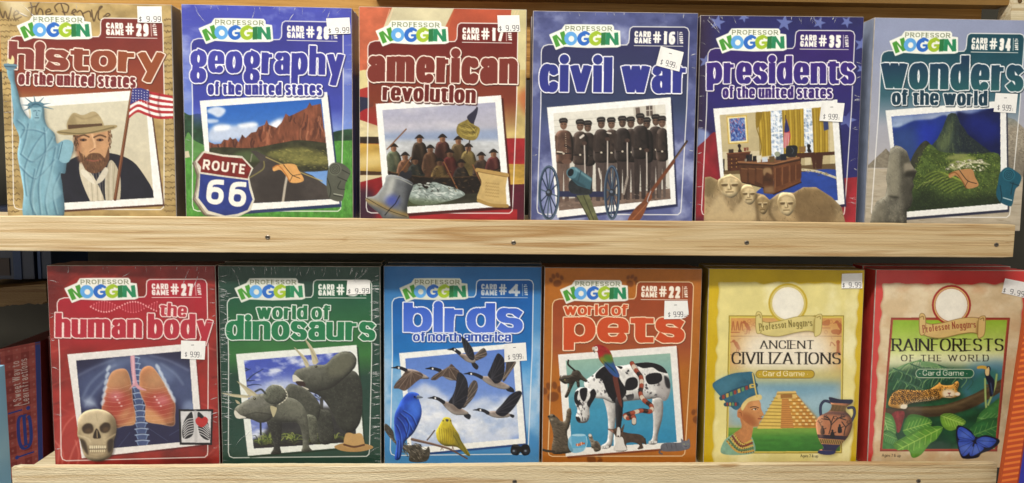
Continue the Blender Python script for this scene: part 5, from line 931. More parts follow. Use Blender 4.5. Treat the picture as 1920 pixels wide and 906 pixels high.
    lb = 'hat_print'
    s.C([(820, 790), (850, 770), (900, 760), (1000, 762), (1075, 775), (1095, 795), (1040, 815), (960, 824), (870, 815)], 'b08c58', lab=lb); s.C([(890, 780), (898, 700), (930, 688), (960, 696), (1000, 690), (1022, 712), (1030, 782), (960, 796)], 'c09c66', lab=lb); s.S([(890, 772), (960, 788), (1030, 774)], 15, '5c3a22', .95)
    logo(s, 'dde0d6'); badge(s, '3', 'e6e9e2')
def cover_birds(s):
    full = np.ones((s.H, s.W)); s.put(full, '2f74b0', 1); s.crop(715, 625, 3.73)
    s.put(full, '2d6ea8', 1, None, (.04, 40, 30, 3), ('6aa6d6', (500, -400), (500, 160)))
    low = np.clip((np.arange(s.H) - 120) / 60., 0, 1)[:, None]; clouds(s, full * low * np.clip(np.abs(np.arange(s.W) - 150) / 110. - .6, 0, 1)[None], 'cfdbe8', -.35, 1.8, 40, 50, 33, .95)
    s.F([(-30, 700), (1140, 700), (1140, 960), (-30, 960)], '3d82b8', .8, 12)
    template(s, '4', '1a5ea4', '2b84c8', (900, 1120)); s.crop(715, 625, 3.73)
    m = polaroid(s, [(124, 146), (960, 75), (1012, 778), (188, 856)], [(166, 184), (918, 112), (964, 745), (212, 808)], '6486cc', '88a2d8', '1c3a74', (10, 14))
    s.clip = m
    for j, (x, y, r) in enumerate([(230, 440, 60), (300, 400, 55), (360, 420, 50), (270, 480, 90), (400, 480, 70), (330, 560, 120), (520, 560, 100), (240, 640, 110), (450, 650, 130), (640, 540, 80), (720, 520, 80), (620, 640, 130), (780, 600, 130), (880, 520, 90), (900, 650, 120), (300, 740, 120), (550, 740, 130), (780, 740, 130)]):
        s.C([(x - r, y + r * .2), (x - r * .6, y - r * .5), (x, y - r * .8), (x + r * .7, y - r * .5), (x + r, y + r * .3), (x, y + r * .7)], 'd9dee8' if j % 3 else 'c4cedf', .8, 4)
    clouds(s, full * np.clip((np.arange(s.H) - 240) / 60., 0, 1)[:, None], '9fb4d8', .05, 2, 30, 22, 44, .8); clouds(s, full * np.clip((np.arange(s.H) - 240) / 40., 0, 1)[:, None], 'eef0f4', .1, 2.4, 34, 22, 14, .8)
    s.clip = None
    s.crop(710, 480, 2.266)
    s.T('birds', (104, 327), (614, 330), 103, .391, '3a63c4', 'eef2fa', 2.2, '1d2c66', (1.4, 1.8), lab='title', asc=1.22, gap=.06, dotr=.5, dg=-.1, g=('5a7cd8', (300, 210), (300, 330)))
    s.T('of north america', (145, 366), (568, 368), 30, .323, '2c52ae', 'f0f4fa', 1.9, '1a2c66', (1.4, 1.6), lab='title', asc=1.28, gap=.07, space=.3)
    s.crop(715, 625, 3.73); lb = 'goose_print'
    dk, br = '22222a', '6a5a50'
    def wing(pts, c, seed, fe=True):
        mm = s.C(pts, c, lab=lb, n=(.2, 4, 6, seed)); q = s.clip; s.clip = mm
        a = np.array(pts[0]); 
        for j in range(14): e = np.array(pts[1 + j * (len(pts) - 2) // 14]) ; s.S([a, a * .5 + e * .5, e], 4, '9a8878' if c != dk else '4a4850', .5)
        s.clip = q
    def goose(neck, body, w1, w2, tail, seed, w1c=dk):
        if w2: wing(w2, '4c4440', seed + 1)
        s.C(tail, dk, lab=lb); mm = s.C(body, '7d7068', lab=lb, n=(.15, 5, 4, seed)); s.relief(mm, 3, 1.1); q = s.clip; s.clip = mm
        b = np.array(body, float); s.S(b[len(b) // 2:] + (0, -6), 20, 'c9c2b8', .8, 3); s.clip = q
        s.S(neck, 20, dk, taper=-.3, lab=lb); x, y = neck[0]; s.E(x, y, 17, 11, '17171c', lab=lb); s.C([(x - 14, y - 5), (x - 46, y + 3), (x - 14, y + 7)], '17171c', lab=lb); s.E(x + 9, y + 3, 6, 8, 'eceae6')
        if w1: wing(w1, w1c, seed)
    goose([(505, 118), (525, 130), (545, 145)], [(535, 150), (580, 150), (640, 170), (660, 200), (640, 215), (590, 200)], [(600, 165), (582, 130), (568, 80), (560, 30), (590, 50), (620, 85), (645, 130), (652, 185), (630, 195)], [(640, 175), (660, 155), (700, 118), (722, 112), (738, 140), (735, 165), (690, 190), (650, 200)], [(630, 205), (660, 215), (680, 240), (668, 262), (640, 240)], 3)
    goose([(112, 246), (140, 252), (170, 265)], [(160, 262), (230, 262), (290, 290), (330, 318), (290, 325), (200, 330)], [(210, 275), (270, 280), (290, 310), (240, 350), (200, 385), (160, 410), (120, 395), (85, 392), (100, 355), (140, 310), (170, 275)], None, [(285, 300), (335, 320), (310, 328), (280, 322)], 7, '5a4a42')
    goose([(350, 252), (380, 258), (410, 268)], [(400, 265), (460, 265), (530, 300), (540, 330), (480, 335), (420, 300)], [(470, 240), (490, 222), (520, 250), (548, 280), (530, 340), (480, 320), (420, 310), (380, 335), (345, 330), (370, 300), (420, 270)], None, [(520, 310), (550, 330), (530, 345)], 11, '54463e')
    goose([(620, 288), (660, 296), (700, 315)], [(690, 310), (760, 310), (830, 340), (900, 380), (860, 400), (770, 375), (710, 335)], [(770, 330), (745, 300), (765, 250), (790, 190), (815, 148), (845, 165), (862, 200), (862, 280), (840, 340), (800, 360)], [(850, 330), (870, 260), (880, 200), (940, 205), (930, 240), (890, 300), (860, 345)], [(870, 370), (920, 390), (930, 420), (880, 410)], 13)
    goose([(368, 458), (400, 468), (435, 490)], [(425, 488), (490, 490), (560, 530), (610, 565), (580, 578), (510, 575), (450, 530)], [(500, 505), (470, 490), (500, 440), (520, 380), (530, 300), (550, 280), (585, 310), (605, 360), (605, 440), (585, 500), (550, 540)], [(560, 520), (600, 470), (605, 400), (640, 340), (668, 345), (675, 390), (650, 450), (610, 500), (580, 530)], [(580, 560), (625, 580), (615, 610), (580, 590)], 17)
    goose([(685, 542), (720, 550), (745, 565)], [(735, 560), (800, 550), (880, 560), (900, 590), (820, 600), (760, 585)], [(800, 560), (850, 500), (900, 440), (960, 410), (985, 430), (950, 500), (900, 560), (850, 590)], None, [(880, 570), (930, 580), (920, 600)], 19)
    lb = 'blue_bird_print'
    s.C([(30, 640), (80, 690), (100, 760), (180, 790), (260, 790), (300, 830), (330, 800), (340, 850), (310, 905), (200, 905), (190, 850), (120, 800), (60, 740), (20, 680)], '4f4a42', lab='branch_print', n=(.35, 5, 4, 7)); s.scatter([(30, 640), (100, 760), (260, 780), (320, 830), (220, 900), (60, 740)], 120, 30, ['8d8678', '2c2822', '6a6256'], 3, .7, 1, 4, .8)
    s.S([(215, 750), (300, 770), (380, 790), (480, 820), (600, 885)], 20, '6a5248', lab='branch_print', taper=.5); s.S([(215, 745), (300, 764), (380, 783), (480, 812)], 5, 'a48c7c', .8); s.S([(320, 755), (345, 725), (372, 688)], 9, '54423a', lab='branch_print')
    B = [(150, 460), (185, 425), (225, 418), (262, 435), (262, 470), (278, 520), (280, 580), (255, 650), (220, 710), (170, 760), (150, 800), (130, 885), (92, 885), (105, 780), (90, 680), (92, 580), (125, 500)]
    m = s.C(B, '2f58c0', lab=lb, n=(.16, 6, 9, 3)); s.relief(m, 5, .9); s.clip = m
    s.C([(200, 480), (262, 480), (280, 560), (230, 600), (190, 540)], '4f80de', .7, 5); s.C([(90, 600), (130, 540), (170, 620), (150, 720), (110, 720)], '1d2f7d', .6, 4); s.C([(150, 450), (200, 425), (250, 440), (220, 470), (160, 490)], '2544a8', .7, 3)
    for p in ([(110, 600), (150, 650), (180, 740)], [(130, 570), (180, 620), (215, 690)], [(150, 550), (210, 590), (240, 650)], [(100, 650), (130, 720), (140, 860)], [(170, 600), (190, 660), (170, 740)], [(118, 760), (112, 880)]): s.S(p, 7, '16235e', .8, .6); s.S([(x + 8, y - 4) for x, y in p], 5, '5d8ce4', .7, .5)
    s.clip = None; s.C([(250, 440), (292, 456), (262, 466), (246, 468)], '7d8898', lab=lb); s.S([(250, 455), (288, 457)], 3, '2a2e3a'); s.E(232, 452, 7, 6, '0e0f18'); s.C([(225, 458), (250, 455), (250, 468)], '18204c', .7, 1)
    lb = 'yellow_bird_print'
    Y = [(420, 625), (435, 600), (458, 594), (485, 605), (495, 640), (520, 680), (545, 720), (560, 760), (620, 855), (600, 862), (540, 810), (500, 800), (440, 795), (395, 760), (382, 700), (400, 660)]
    m = s.C(Y, 'b9a628', lab=lb, n=(.14, 6, 8, 3)); s.relief(m, 5, .9); s.clip = m
    s.C([(425, 605), (460, 594), (490, 610), (480, 650), (430, 650)], 'd0c040', .8, 3); s.C([(500, 680), (560, 740), (620, 860), (540, 800), (510, 740)], '6a6424', .75, 4); s.C([(390, 680), (420, 660), (440, 740), (400, 750)], 'd8cc58', .6, 4)
    for j in range(7): s.S([(405 + j * 16, 670 + (j % 2) * 8), (408 + j * 16, 710), (415 + j * 14, 770)], 4, '7d6a1c', .7)
    for p in ([(520, 700), (560, 770), (600, 850)], [(505, 720), (545, 790)], [(530, 690), (575, 770)]): s.S(p, 4, '4c4818', .8)
    s.clip = None; s.C([(448, 612), (460, 608), (472, 614), (460, 628)], '4a4a44', lab=lb); s.E(432, 620, 4.5, 5, '14140e'); s.E(484, 620, 4.5, 5, '14140e')
    for x in (425, 500): s.S([(x, 795), (x - 4, 815), (x - 10, 825)], 5, '7d6250'); s.S([(x, 800), (x + 8, 825)], 4, '7d6250')
    lb = 'binoculars_print'
    s.C([(905, 830), (918, 790), (950, 785), (975, 800), (1000, 785), (1032, 792), (1044, 832), (1030, 858), (995, 862), (975, 840), (955, 862), (918, 856)], '17181c', lab=lb); s.E(932, 836, 20, 19, '2c3038'); s.E(1014, 836, 20, 19, '2c3038'); s.E(928, 831, 8, 7, '8a96a6', blur=.6); s.E(1010, 831, 8, 7, '8a96a6', blur=.6); s.S([(925, 794), (965, 798)], 5, '5a5e66', .8)
    logo(s, 'd9dccd'); badge(s, '4', 'c4ccd4')

def cover_pets(s):
    full = np.ones((s.H, s.W)); s.put(full, 'b06c26', 1, None, (.08, 5, 5, 6)); s.put(full, 'b06c26', .6, None, (.1, 50, 50, 7)); s.crop(1005, 480, 2.265)
    def paw(x, y, k, r):
        for dx, dy, a, b in ((0, 6, 18, 15), (-22, -16, 8, 11), (-7, -28, 8, 12), (11, -27, 8, 12), (25, -12, 8, 11)):
            c, d = math.cos(r), math.sin(r); s.E(x + (dx * c - dy * d) * k, y + (dx * d + dy * c) * k, a * k, b * k, '6e3c18', r, a=.75, blur=1)
    paw(88, 110, 1., -.3); paw(402, 112, .9, .5); paw(70, 590, 1.4, -.2); paw(690, 690, 1.2, .3); paw(240, 860, 1.2, .8)
    template(s, '22', '9a4a26', 'a4583a', (780, 1060), 'f0d8b0'); s.crop(1010, 635, 3.887)
    m = polaroid(s, [(140, 116), (1006, 52), (1058, 790), (196, 860)], [(196, 160), (960, 106), (1008, 755), (242, 800)], '98b8a8', '3f8cb0', '6a2c18', (12, 14), sa=.7, white='ebe8e2')
    s.clip = m; s.F([(190, 430), (1010, 380), (1040, 790), (190, 830)], '3f92b4', .85, 14, n=(.04, 20, 20, 3)); s.F([(190, 690), (1010, 660), (1040, 790), (190, 830)], '2f86ae', .5, 8); s.clip = None
    s.crop(1005, 480, 2.265)
    s.T('world of', (117, 250), (393, 252), 37, .352, 'c9542a', 'f6e0c0', 1.9, '5a2410', (1.2, 1.4), lab='title', asc=1.24, gap=.06, space=.3)
    s.T('pets', (116, 364), (632, 368), 104, .430, 'c8532a', 'f6e0c0', 2.0, '5a2410', (1.2, 1.6), lab='title', asc=1.25, desc=.34, gap=.06)
    s.crop(1010, 635, 3.887)
    lb = 'spotted_dog_print'
    wt, bk = 'dcdad6', '222024'
    def fur(p, c, seed, l=lb, amp=.12):
        mm = s.C(p, c, lab=l, n=(amp, 5, 6, seed)); s.relief(mm, 5, .9); return mm
    fur([(830, 440), (900, 430), (905, 560), (870, 700), (862, 765), (800, 768), (830, 720), (836, 600)], 'b4b0ac', 3); fur([(470, 420), (545, 430), (560, 560), (545, 700), (524, 790), (460, 802), (458, 780), (500, 740), (505, 600), (490, 500)], 'c4c0bc', 5)
    body = [(330, 320), (400, 260), (470, 200), (540, 200), (620, 195), (700, 180), (800, 172), (880, 190), (925, 225), (950, 280), (962, 360), (945, 430), (915, 455), (880, 430), (820, 440), (700, 450), (610, 460), (540, 470), (470, 440), (400, 430), (360, 400)]
    m = fur(body, wt, 7); s.clip = m; s.scatter(body, 60, 26, ['2c2a2e', '5a565a', '3a383c'], 6, .4, 2.4, 1.6, .8)
    s.C([(420, 250), (480, 200), (560, 210), (590, 290), (640, 380), (610, 440), (560, 470), (500, 400), (460, 300), (415, 290)], bk, n=(.3, 6, 6, 3)); s.C([(640, 300), (690, 280), (720, 300), (720, 350), (680, 375), (630, 370)], bk); s.C([(700, 180), (800, 168), (900, 190), (950, 250), (880, 240), (830, 210), (760, 215)], bk); s.C([(860, 350), (900, 290), (980, 330), (980, 500), (890, 500), (865, 430)], 'a09a98', .7, 4); s.C([(780, 275), (830, 250), (890, 255), (900, 300), (860, 330), (800, 330)], bk); s.C([(915, 270), (955, 300), (960, 360), (930, 350)], bk, .9, 1); s.C([(640, 415), (690, 405), (690, 440), (650, 450)], bk); s.C([(570, 200), (610, 205), (600, 222)], bk); s.C([(640, 240), (655, 225), (660, 240)], bk)
    s.C([(610, 440), (700, 400), (820, 400), (900, 430), (800, 480), (620, 480)], '8d8a88', .5, 5); s.C([(380, 290), (440, 330), (460, 430), (400, 430), (360, 380)], 'efeeea', .6, 4); s.clip = None
    fur([(560, 440), (612, 440), (612, 540), (598, 660), (595, 780), (640, 800), (630, 820), (555, 818), (550, 780), (562, 640)], '2a2729', 9, amp=.3); fur([(552, 690), (600, 690), (600, 780), (640, 800), (640, 815), (560, 818), (548, 790)], 'cfccc8', 4)
    m = fur([(262, 395), (290, 360), (340, 355), (385, 372), (415, 410), (405, 440), (372, 500), (370, 570), (345, 612), (290, 612), (268, 575), (280, 520), (258, 450)], 'd8d6d2', 11); s.clip = m
    s.C([(255, 400), (290, 380), (280, 440), (310, 470), (285, 490), (255, 450)], bk); s.C([(300, 370), (350, 360), (350, 420), (330, 460), (305, 430)], bk); s.C([(380, 380), (420, 390), (410, 440), (370, 500), (350, 470), (372, 430)], bk); s.scatter([(280, 470), (370, 470), (360, 590), (290, 580)], 40, 26, ['3a3638', '6a6668'], 5, 1.4, .8, 3, .8); s.C([(262, 568), (300, 580), (300, 615), (264, 600)], '2a2628'); s.S([(285, 605), (320, 612), (350, 600)], 5, '5a5052', .8); s.clip = None
    s.C([(372, 395), (400, 366), (420, 400), (405, 425)], bk, lab=lb); s.E(297, 452, 6, 5, '0d0c0e')
    for x0, y0 in ((478, 790), (575, 810), (830, 755)): s.S([(x0 - 18, y0), (x0 + 24, y0)], 20, 'd8d6d2', lab=lb); s.S([(x0 - 8, y0 - 2), (x0 - 8, y0 + 8)], 3, '6a6668'); s.S([(x0 + 8, y0 - 2), (x0 + 8, y0 + 8)], 3, '6a6668')
    lb = 'snake_print'
    path = catmull([(680, 180), (710, 230), (745, 280), (750, 340), (742, 400), (770, 450), (820, 490), (815, 530), (750, 525), (690, 540), (630, 560), (650, 580), (690, 570), (695, 615)], False, 8)
    s.S(path, 34, '3a2420', sm=0, lab=lb)
    for i in range(0, len(path) - 4, 4): s.S(path[i:i + 4], 31, ['9a4630', 'cfc2b0', '9a4630', '2c2020'][(i // 4) % 4], sm=0)
    s.S(path + (5, -5), 6, 'e0b8a0', .35, 1, 0)
    lb = 'parrot_print'
    s.C([(540, 280), (570, 270), (600, 430), (608, 500), (585, 470), (565, 400)], '6a3a30', lab=lb); m = s.C([(400, 60), (420, 44), (455, 45), (500, 70), (530, 110), (550, 180), (590, 270), (560, 280), (520, 250), (480, 200), (440, 150), (428, 100)], 'a02c2c', lab=lb, n=(.14, 5, 5, 3)); s.clip = m
    s.C([(440, 140), (480, 130), (540, 110), (545, 180), (520, 210), (470, 190)], '7d8a2c', .95, 2); s.C([(470, 185), (550, 170), (600, 280), (550, 290), (510, 250)], '2f5a94', .95, 2.5); s.C([(470, 130), (500, 110), (540, 150), (520, 180)], '4c7a34', .8, 2)
    for j in range(8): s.S([(470 + j * 10, 160 + j * 8), (500 + j * 9, 190 + j * 9)], 4, '1c3a3a', .6)
    s.clip = None; s.C([(405, 62), (425, 56), (430, 85), (410, 90)], 'e4dcd4', lab=lb); s.C([(388, 70), (402, 58), (412, 75), (408, 98), (398, 92)], 'cfc6b8', lab=lb); s.S([(400, 84), (406, 100)], 6, '201c1c', lab=lb); s.E(418, 68, 4, 4, '18140f')
    def cat(p, l, seed, c='5c5244', st='2a251e'):
        mm = s.C(p, c, lab=l, n=(.25, 5, 5, seed)); s.relief(mm, 4, 1.); q = s.clip; s.clip = mm; s.scatter(p, 110, 40, [st, '7d7262', '3a332a'], seed, .3, 1.0, 6, .4); s.clip = q
    lb = 'cat_print'
    cat([(150, 298), (175, 270), (230, 262), (250, 232), (290, 232), (320, 270), (355, 305), (340, 316), (300, 300), (298, 350), (280, 352), (270, 310), (245, 350), (210, 425), (188, 424), (205, 380), (220, 330), (190, 330), (165, 315)], lb, 5, '3a332c', '1c1814'); s.S([(262, 232), (230, 205), (212, 185), (215, 158)], 13, '2a241e', lab=lb); s.E(190, 300, 4, 4, 'b0b060'); s.S([(160, 270), (150, 300)], 6, '3a332c', lab=lb)
    cat([(70, 580), (66, 562), (100, 550), (135, 575), (160, 600), (190, 600), (200, 560), (205, 520), (232, 508), (236, 560), (222, 640), (205, 680), (215, 740), (240, 790), (245, 825), (180, 840), (100, 838), (95, 780), (105, 720), (95, 650)], lb, 7); s.S([(110, 825), (60, 820), (30, 812)], 18, '3c352c', lab=lb); s.E(92, 590, 9, 7, 'c9bca4', a=.7, blur=1)
    s.C([(70, 560), (64, 575), (82, 572)], '2a251e', lab=lb); s.C([(110, 555), (120, 572), (98, 570)], '2a251e', lab=lb)
    lb = 'fish_bowl_print'
    s.C([(240, 705), (300, 695), (340, 705), (352, 760), (335, 810), (290, 832), (240, 830), (215, 790), (214, 740)], '6fb0d0', .8, lab=lb); s.E(290, 704, 52, 9, 'b8d8e4', a=.8); s.S([(346, 715), (352, 765), (330, 815)], 4, 'd4ecf4', .8)
    for x, y in ((285, 775), (312, 765)): s.E(x, y, 15, 10, 'c8682c', lab=lb); s.S([(x - 3, y - 9), (x - 3, y + 9)], 4, 'f0e4d4'); s.C([(x + 12, y), (x + 24, y - 8), (x + 22, y + 8)], 'b85a24')
    lb = 'ferret_print'
    cat([(362, 700), (375, 695), (388, 705), (400, 740), (430, 750), (450, 780), (448, 815), (410, 825), (395, 800), (385, 800), (378, 760), (365, 730)], lb, 9, '8d8272', '4a4238'); s.E(374, 706, 11, 10, 'dcd4c6', lab=lb); s.E(420, 780, 14, 20, '3a322c', a=.8, blur=1.5)
    lb = 'puppy_print'
    m = s.C([(560, 700), (600, 680), (660, 690), (740, 700), (775, 730), (782, 770), (755, 765), (762, 800), (720, 806), (735, 780), (700, 760), (640, 765), (640, 810), (560, 815), (565, 760)], '4f4036', lab=lb, n=(.18, 5, 5, 5)); s.C([(560, 715), (610, 720), (625, 770), (640, 812), (555, 814), (560, 760)], 'd8d4ce', lab=lb); s.C([(500, 658), (545, 660), (570, 645), (600, 655), (625, 620), (618, 665), (610, 700), (590, 720), (565, 715), (545, 690)], '5a4638', lab=lb); s.C([(575, 650), (590, 650), (596, 690), (590, 718), (570, 716), (568, 690)], 'dcd8d2', lab=lb); s.E(580, 712, 7, 6, '1c1818', lab=lb); s.E(558, 682, 5, 5, '120e0e'); s.E(602, 680, 5, 5, '120e0e'); s.S([(775, 730), (782, 770)], 8, '3c3028'); s.C([(510, 662), (540, 668), (540, 685)], 'c09080', .7)
    lb = 'grey_cat_print'
    s.C([(890, 800), (900, 770), (950, 758), (1020, 760), (1050, 752), (1080, 745), (1105, 770), (1100, 800), (1060, 815), (1000, 822), (910, 822)], '686870', lab=lb, n=(.08, 6, 6, 3)); s.C([(1042, 760), (1040, 730), (1062, 748), (1080, 746), (1098, 730), (1105, 770), (1090, 800), (1055, 798)], '74747c', lab=lb); s.S([(895, 805), (880, 830), (900, 842)], 12, '5a5a62', lab=lb)
    for x in (1060, 1088): s.E(x, 770, 6, 4, 'c9cc9a'); s.E(x, 770, 2, 4, '18181a')
    s.S([(1066, 786), (1074, 790), (1082, 786)], 3, '2a2a2e'); s.S([(930, 770), (940, 800)], 4, '4a4a52'); s.S([(965, 765), (972, 800)], 4, '4a4a52'); s.S([(1000, 765), (1004, 800)], 4, '4a4a52')
    logo(s, 'e6e6dc'); badge(s, '22', 'f2e8d8')

def torn(x0, y0, x1, y1, seed, amp=7, step=24):
    rg = random.Random(seed); p = []
    for (ax, ay), (bx, by) in (((x0, y0), (x1, y0)), ((x1, y0), (x1, y1)), ((x1, y1), (x0, y1)), ((x0, y1), (x0, y0))):
        L = math.hypot(bx - ax, by - ay); n = int(L / step); nx, ny = (by - ay) / L, -(bx - ax) / L
        for i in range(n): o = rg.uniform(-amp, amp * .6); p.append((ax + (bx - ax) * i / n + nx * o, ay + (by - ay) * i / n + ny * o))
    return p
def old_series(s, edge, edge2, paper, paper2, ink):
    full = np.ones((s.H, s.W)); s.put(full, edge, 1, None, (.07, 50, 60, 4)); clouds(s, full, edge2, 0, 1.2, 60, 80, 15, .5)
def banner(s, x, y, k, light, dark, ink, ring):
    # round medallion (left plain) and the curled ribbon with the series name
    s.E(x, y, 91 * k, 93 * k, ring, lab='medallion'); s.E(x, y, 82 * k, 84 * k, light, lab='medallion'); s.E(x, y, 76 * k, 78 * k, ring, lab='medallion'); s.E(x, y, 74 * k, 76 * k, 'e6dfcb', lab='medallion', n=(.05, 16, 16, 5)); s.E(x, y, 66 * k, 68 * k, 'ebe6d6', lab='medallion', n=(.04, 12, 12, 6), blur=2)
    q = lambda pts: [(x + u * k, y + v * k) for u, v in pts]
    lb = 'ribbon'
    rib = catmull(q([(-146, 70), (-100, 88), (-40, 82), (40, 62), (110, 58), (142, 70)]), False); low = catmull(q([(142, 142), (100, 128), (40, 134), (-40, 152), (-100, 148), (-144, 130)]), False)
    s.F(np.vstack([rib, low]) + (4, 5), '3a3020', .4, 1.5)
    s.F(np.vstack([rib, low]), light, lab=lb, n=(.06, 20, 8, 3)); s.S(rib, 3, dark, .8, sm=0); s.S(low, 3, dark, .8, sm=0)
    for pts in ([(-148, 50), (-130, 40), (-120, 62), (-122, 128), (-146, 134)], [(126, 66), (150, 50), (158, 62), (154, 130), (138, 150), (122, 146)]): s.C(q(pts), light, lab=lb); s.S(q(pts), 3, dark, .8, closed=True)
    s.S(q([(-146, 58), (-132, 52), (-128, 66)]), 4, dark, .9); s.S(q([(134, 66), (148, 60), (150, 72)]), 4, dark, .9)
    s.F(q([(118, 74), (126, 68), (124, 140), (112, 130)]), dark, .45, 1)
    s.T("Professor Noggin's", (x - 132 * k, y + 128 * k), (x + 118 * k, y + 104 * k), 21 * k, .19, ink, None, lab=lb, asc=1.6, gap=.2, thin=.6, serif=1.6, desc=.5, space=.45, wave=4 * k)
def pill(s, x0, y0, x1, y1, col, rim, ink):
    r = (y1 - y0) / 2; ym = (y0 + y1) / 2
    s.S([(x0 + r, ym), (x1 - r, ym)], y1 - y0, rim, sm=0, lab='title'); s.S([(x0 + r, ym), (x1 - r, ym)], y1 - y0 - 5, col, sm=0, lab='title')
    s.T('* Card Game *', (x0 + 18, y0 + (y1 - y0) * .72), (x1 - 18, y0 + (y1 - y0) * .72), 17, .17, ink, None, lab='title', asc=1.45, gap=.28, space=.4, thin=.75)

def cover_ancient(s):
    old_series(s, 'c4a410', 'd6b82c', 'd8d09a', 'e4dcb0', '2a2018'); s.crop(1315, 500, 2.463)
    tp = torn(78, 70, 732, 1000, 5, 7, 34); tp = [(x if x > 400 else x - max(0, (y - 80)) * .035, y) for x, y in tp]; tp = [(x - max(0, y - 60) * .045 if x > 400 else x, y) for x, y in tp]
    m = s.C(tp, 'ddd088', n=(.06, 30, 30, 3)); s.clip = m; clouds(s, np.ones((s.H, s.W)), 'ece4b4', -.1, 1.6, 40, 50, 8, .8); s.S(tp, 6, 'b8a040', .8, 1.5, closed=True); s.clip = None
    s.F([(126, 222), (660, 222), (650, 860), (112, 862)], '8a7418'); s.F([(130, 226), (656, 226), (646, 856), (116, 858)], 'd0bc58'); 
    m = s.F([(136, 234), (650, 234), (641, 850), (122, 852)], 'c9924e', lab='picture', n=(.06, 20, 20, 4)); s.clip = m
    s.F([(120, 300), (660, 300), (660, 560), (120, 560)], 'd8c898', .4, 12)
    for y in (318, 404): s.S([(130, y), (655, y)], 4, '8d5a34', .7, sm=0)
    rg = random.Random(5)
    gl = 'a0522c'
    def bird(x, y, k, f=1): s.C([(x, y), (x + f * 14 * k, y - 8 * k), (x + f * 26 * k, y + 10 * k), (x + f * 34 * k, y + 34 * k), (x + f * 14 * k, y + 26 * k)], gl, .85); s.E(x - f * 1 * k, y - 10 * k, 9 * k, 8 * k, gl, a=.85); s.S([(x - f * 6 * k, y - 8 * k), (x - f * 18 * k, y - 4 * k)], 4, gl, .85); s.S([(x + f * 16 * k, y + 26 * k), (x + f * 12 * k, y + 48 * k), (x + f * 2 * k, y + 50 * k)], 4, gl, .85); s.S([(x + f * 24 * k, y + 26 * k), (x + f * 24 * k, y + 50 * k)], 4, gl, .85)
    bird(198, 262, .9); bird(150, 350, .9); bird(628, 262, .95); 
    s.C([(600, 292), (622, 286), (648, 292), (640, 308), (608, 308)], gl, .7)
    for x in (140, 160, 178): s.S([(x, 290), (x + 6, 250), (x + 12, 290)], 5, gl, .75)
    s.S([(135, 300), (175, 300)], 5, gl, .75); s.C([(545, 262), (590, 240), (590, 268)], gl, .6); s.S([(540, 280), (595, 280)], 4, gl, .6)
    s.E(632, 345, 9, 9, gl); s.S([(632, 352), (632, 392)], 14, gl, .9); s.S([(618, 362), (602, 346), (596, 362)], 5, gl, .9); s.S([(626, 392), (622, 402)], 6, gl); s.S([(640, 392), (642, 402)], 6, gl)
    for i in range(60):
        x, y = rg.uniform(140, 640), rg.choice([rg.uniform(244, 308), rg.uniform(330, 396), rg.uniform(412, 470)])
        if 240 < x < 540 and y < 300: continue
        a = .25 if 240 < x < 540 else .5; t = rg.random()
        if t < .4: s.S([(x, y), (x + rg.uniform(-4, 16), y + rg.uniform(-12, 12))], 4, 'a8643c', a)
        elif t < .7: s.S([(x, y), (x + 8, y - 8), (x + 16, y), (x + 8, y + 8)], 3.5, 'a8643c', a, closed=True)
        else: s.S([(x, y), (x + 10, y + 5), (x + 22, y)], 4, 'a8643c', a)
    s.C([(240, 290), (540, 290), (600, 400), (560, 540), (230, 540), (180, 400)], 'efe9d8', .85, 14)
    s.F([(110, 500), (660, 500), (660, 760), (110, 760)], '5f93b4', .9, 12, g=('8fb4bc', (400, 540), (400, 740))); s.F([(110, 470), (660, 470), (660, 530), (110, 530)], 'd0b85c', .7, 8)
    s.C([(110, 600), (260, 560), (420, 600), (640, 570), (660, 640), (110, 680)], 'b0c8d0', .5, 8)
    s.F([(110, 742), (660, 742), (660, 870), (110, 870)], '4f8a34', n=(.12, 20, 5, 3), g=('2f6a28', (400, 742), (400, 860))); s.C([(100, 745), (300, 735), (660, 738), (660, 765), (100, 770)], '8da844', .6, 4)
    # stepped pyramid
    s.F([(348, 588), (438, 584), (560, 742), (256, 746)], 'c9953c', n=(.1, 8, 5, 3)); s.F([(256, 746), (348, 588), (372, 590), (372, 746)], 'd8b85c'); s.F([(440, 590), (580, 742), (470, 742)], 'a9702c', .7, 2)
    for j in range(9):
        y = 604 + j * 16; xl, xr = 340 - (y - 590) * .56, 442 + (y - 590) * .78
        s.S([(xl, y), (370, y + 2)], 4, '8a6a24', .8, sm=0); s.S([(400, y + 2), (xr, y)], 4, '8d5a20', .8, sm=0)
        for k in range(2 + j): x = 404 + k * (xr - 404) / (2 + j); s.F([(x, y - 11), (x + 12, y - 11), (x + 14, y - 2), (x + 1, y - 2)], 'ead08c' if (k + j) % 2 else 'c4863a', .9)
    s.F([(372, 604), (400, 604), (428, 744), (366, 744)], 'c98a44'); 
    for j in range(16): s.S([(372 - j * .3, 610 + j * 8.6), (401 + j * 1.7, 610 + j * 8.6)], 2.5, '8a5424', .8, sm=0)
    s.F([(346, 584), (352, 574), (436, 572), (440, 584), (436, 606), (352, 608)], 'd8b468'); s.F([(366, 588), (420, 586), (420, 604), (366, 606)], '9a6a34'); s.S([(350, 586), (438, 584)], 4, '8d6a2c')
    s.clip = None
    for txt, p0, p1, xh in (('ANCIENT', (270, 376), (520, 376), 38), ('CIVILIZATIONS', (138, 446), (645, 448), 54)):
        s.T(txt, p0, p1, xh, .165, '1c1610', None, lab='title', thin=.36, serif=2.3, gap=.16 if xh < 50 else .12, space=.3)
    pill(s, 250, 474, 524, 514, 'b99a2c', '5c4a14', 'f4eccc')
    lb = 'queen_print'
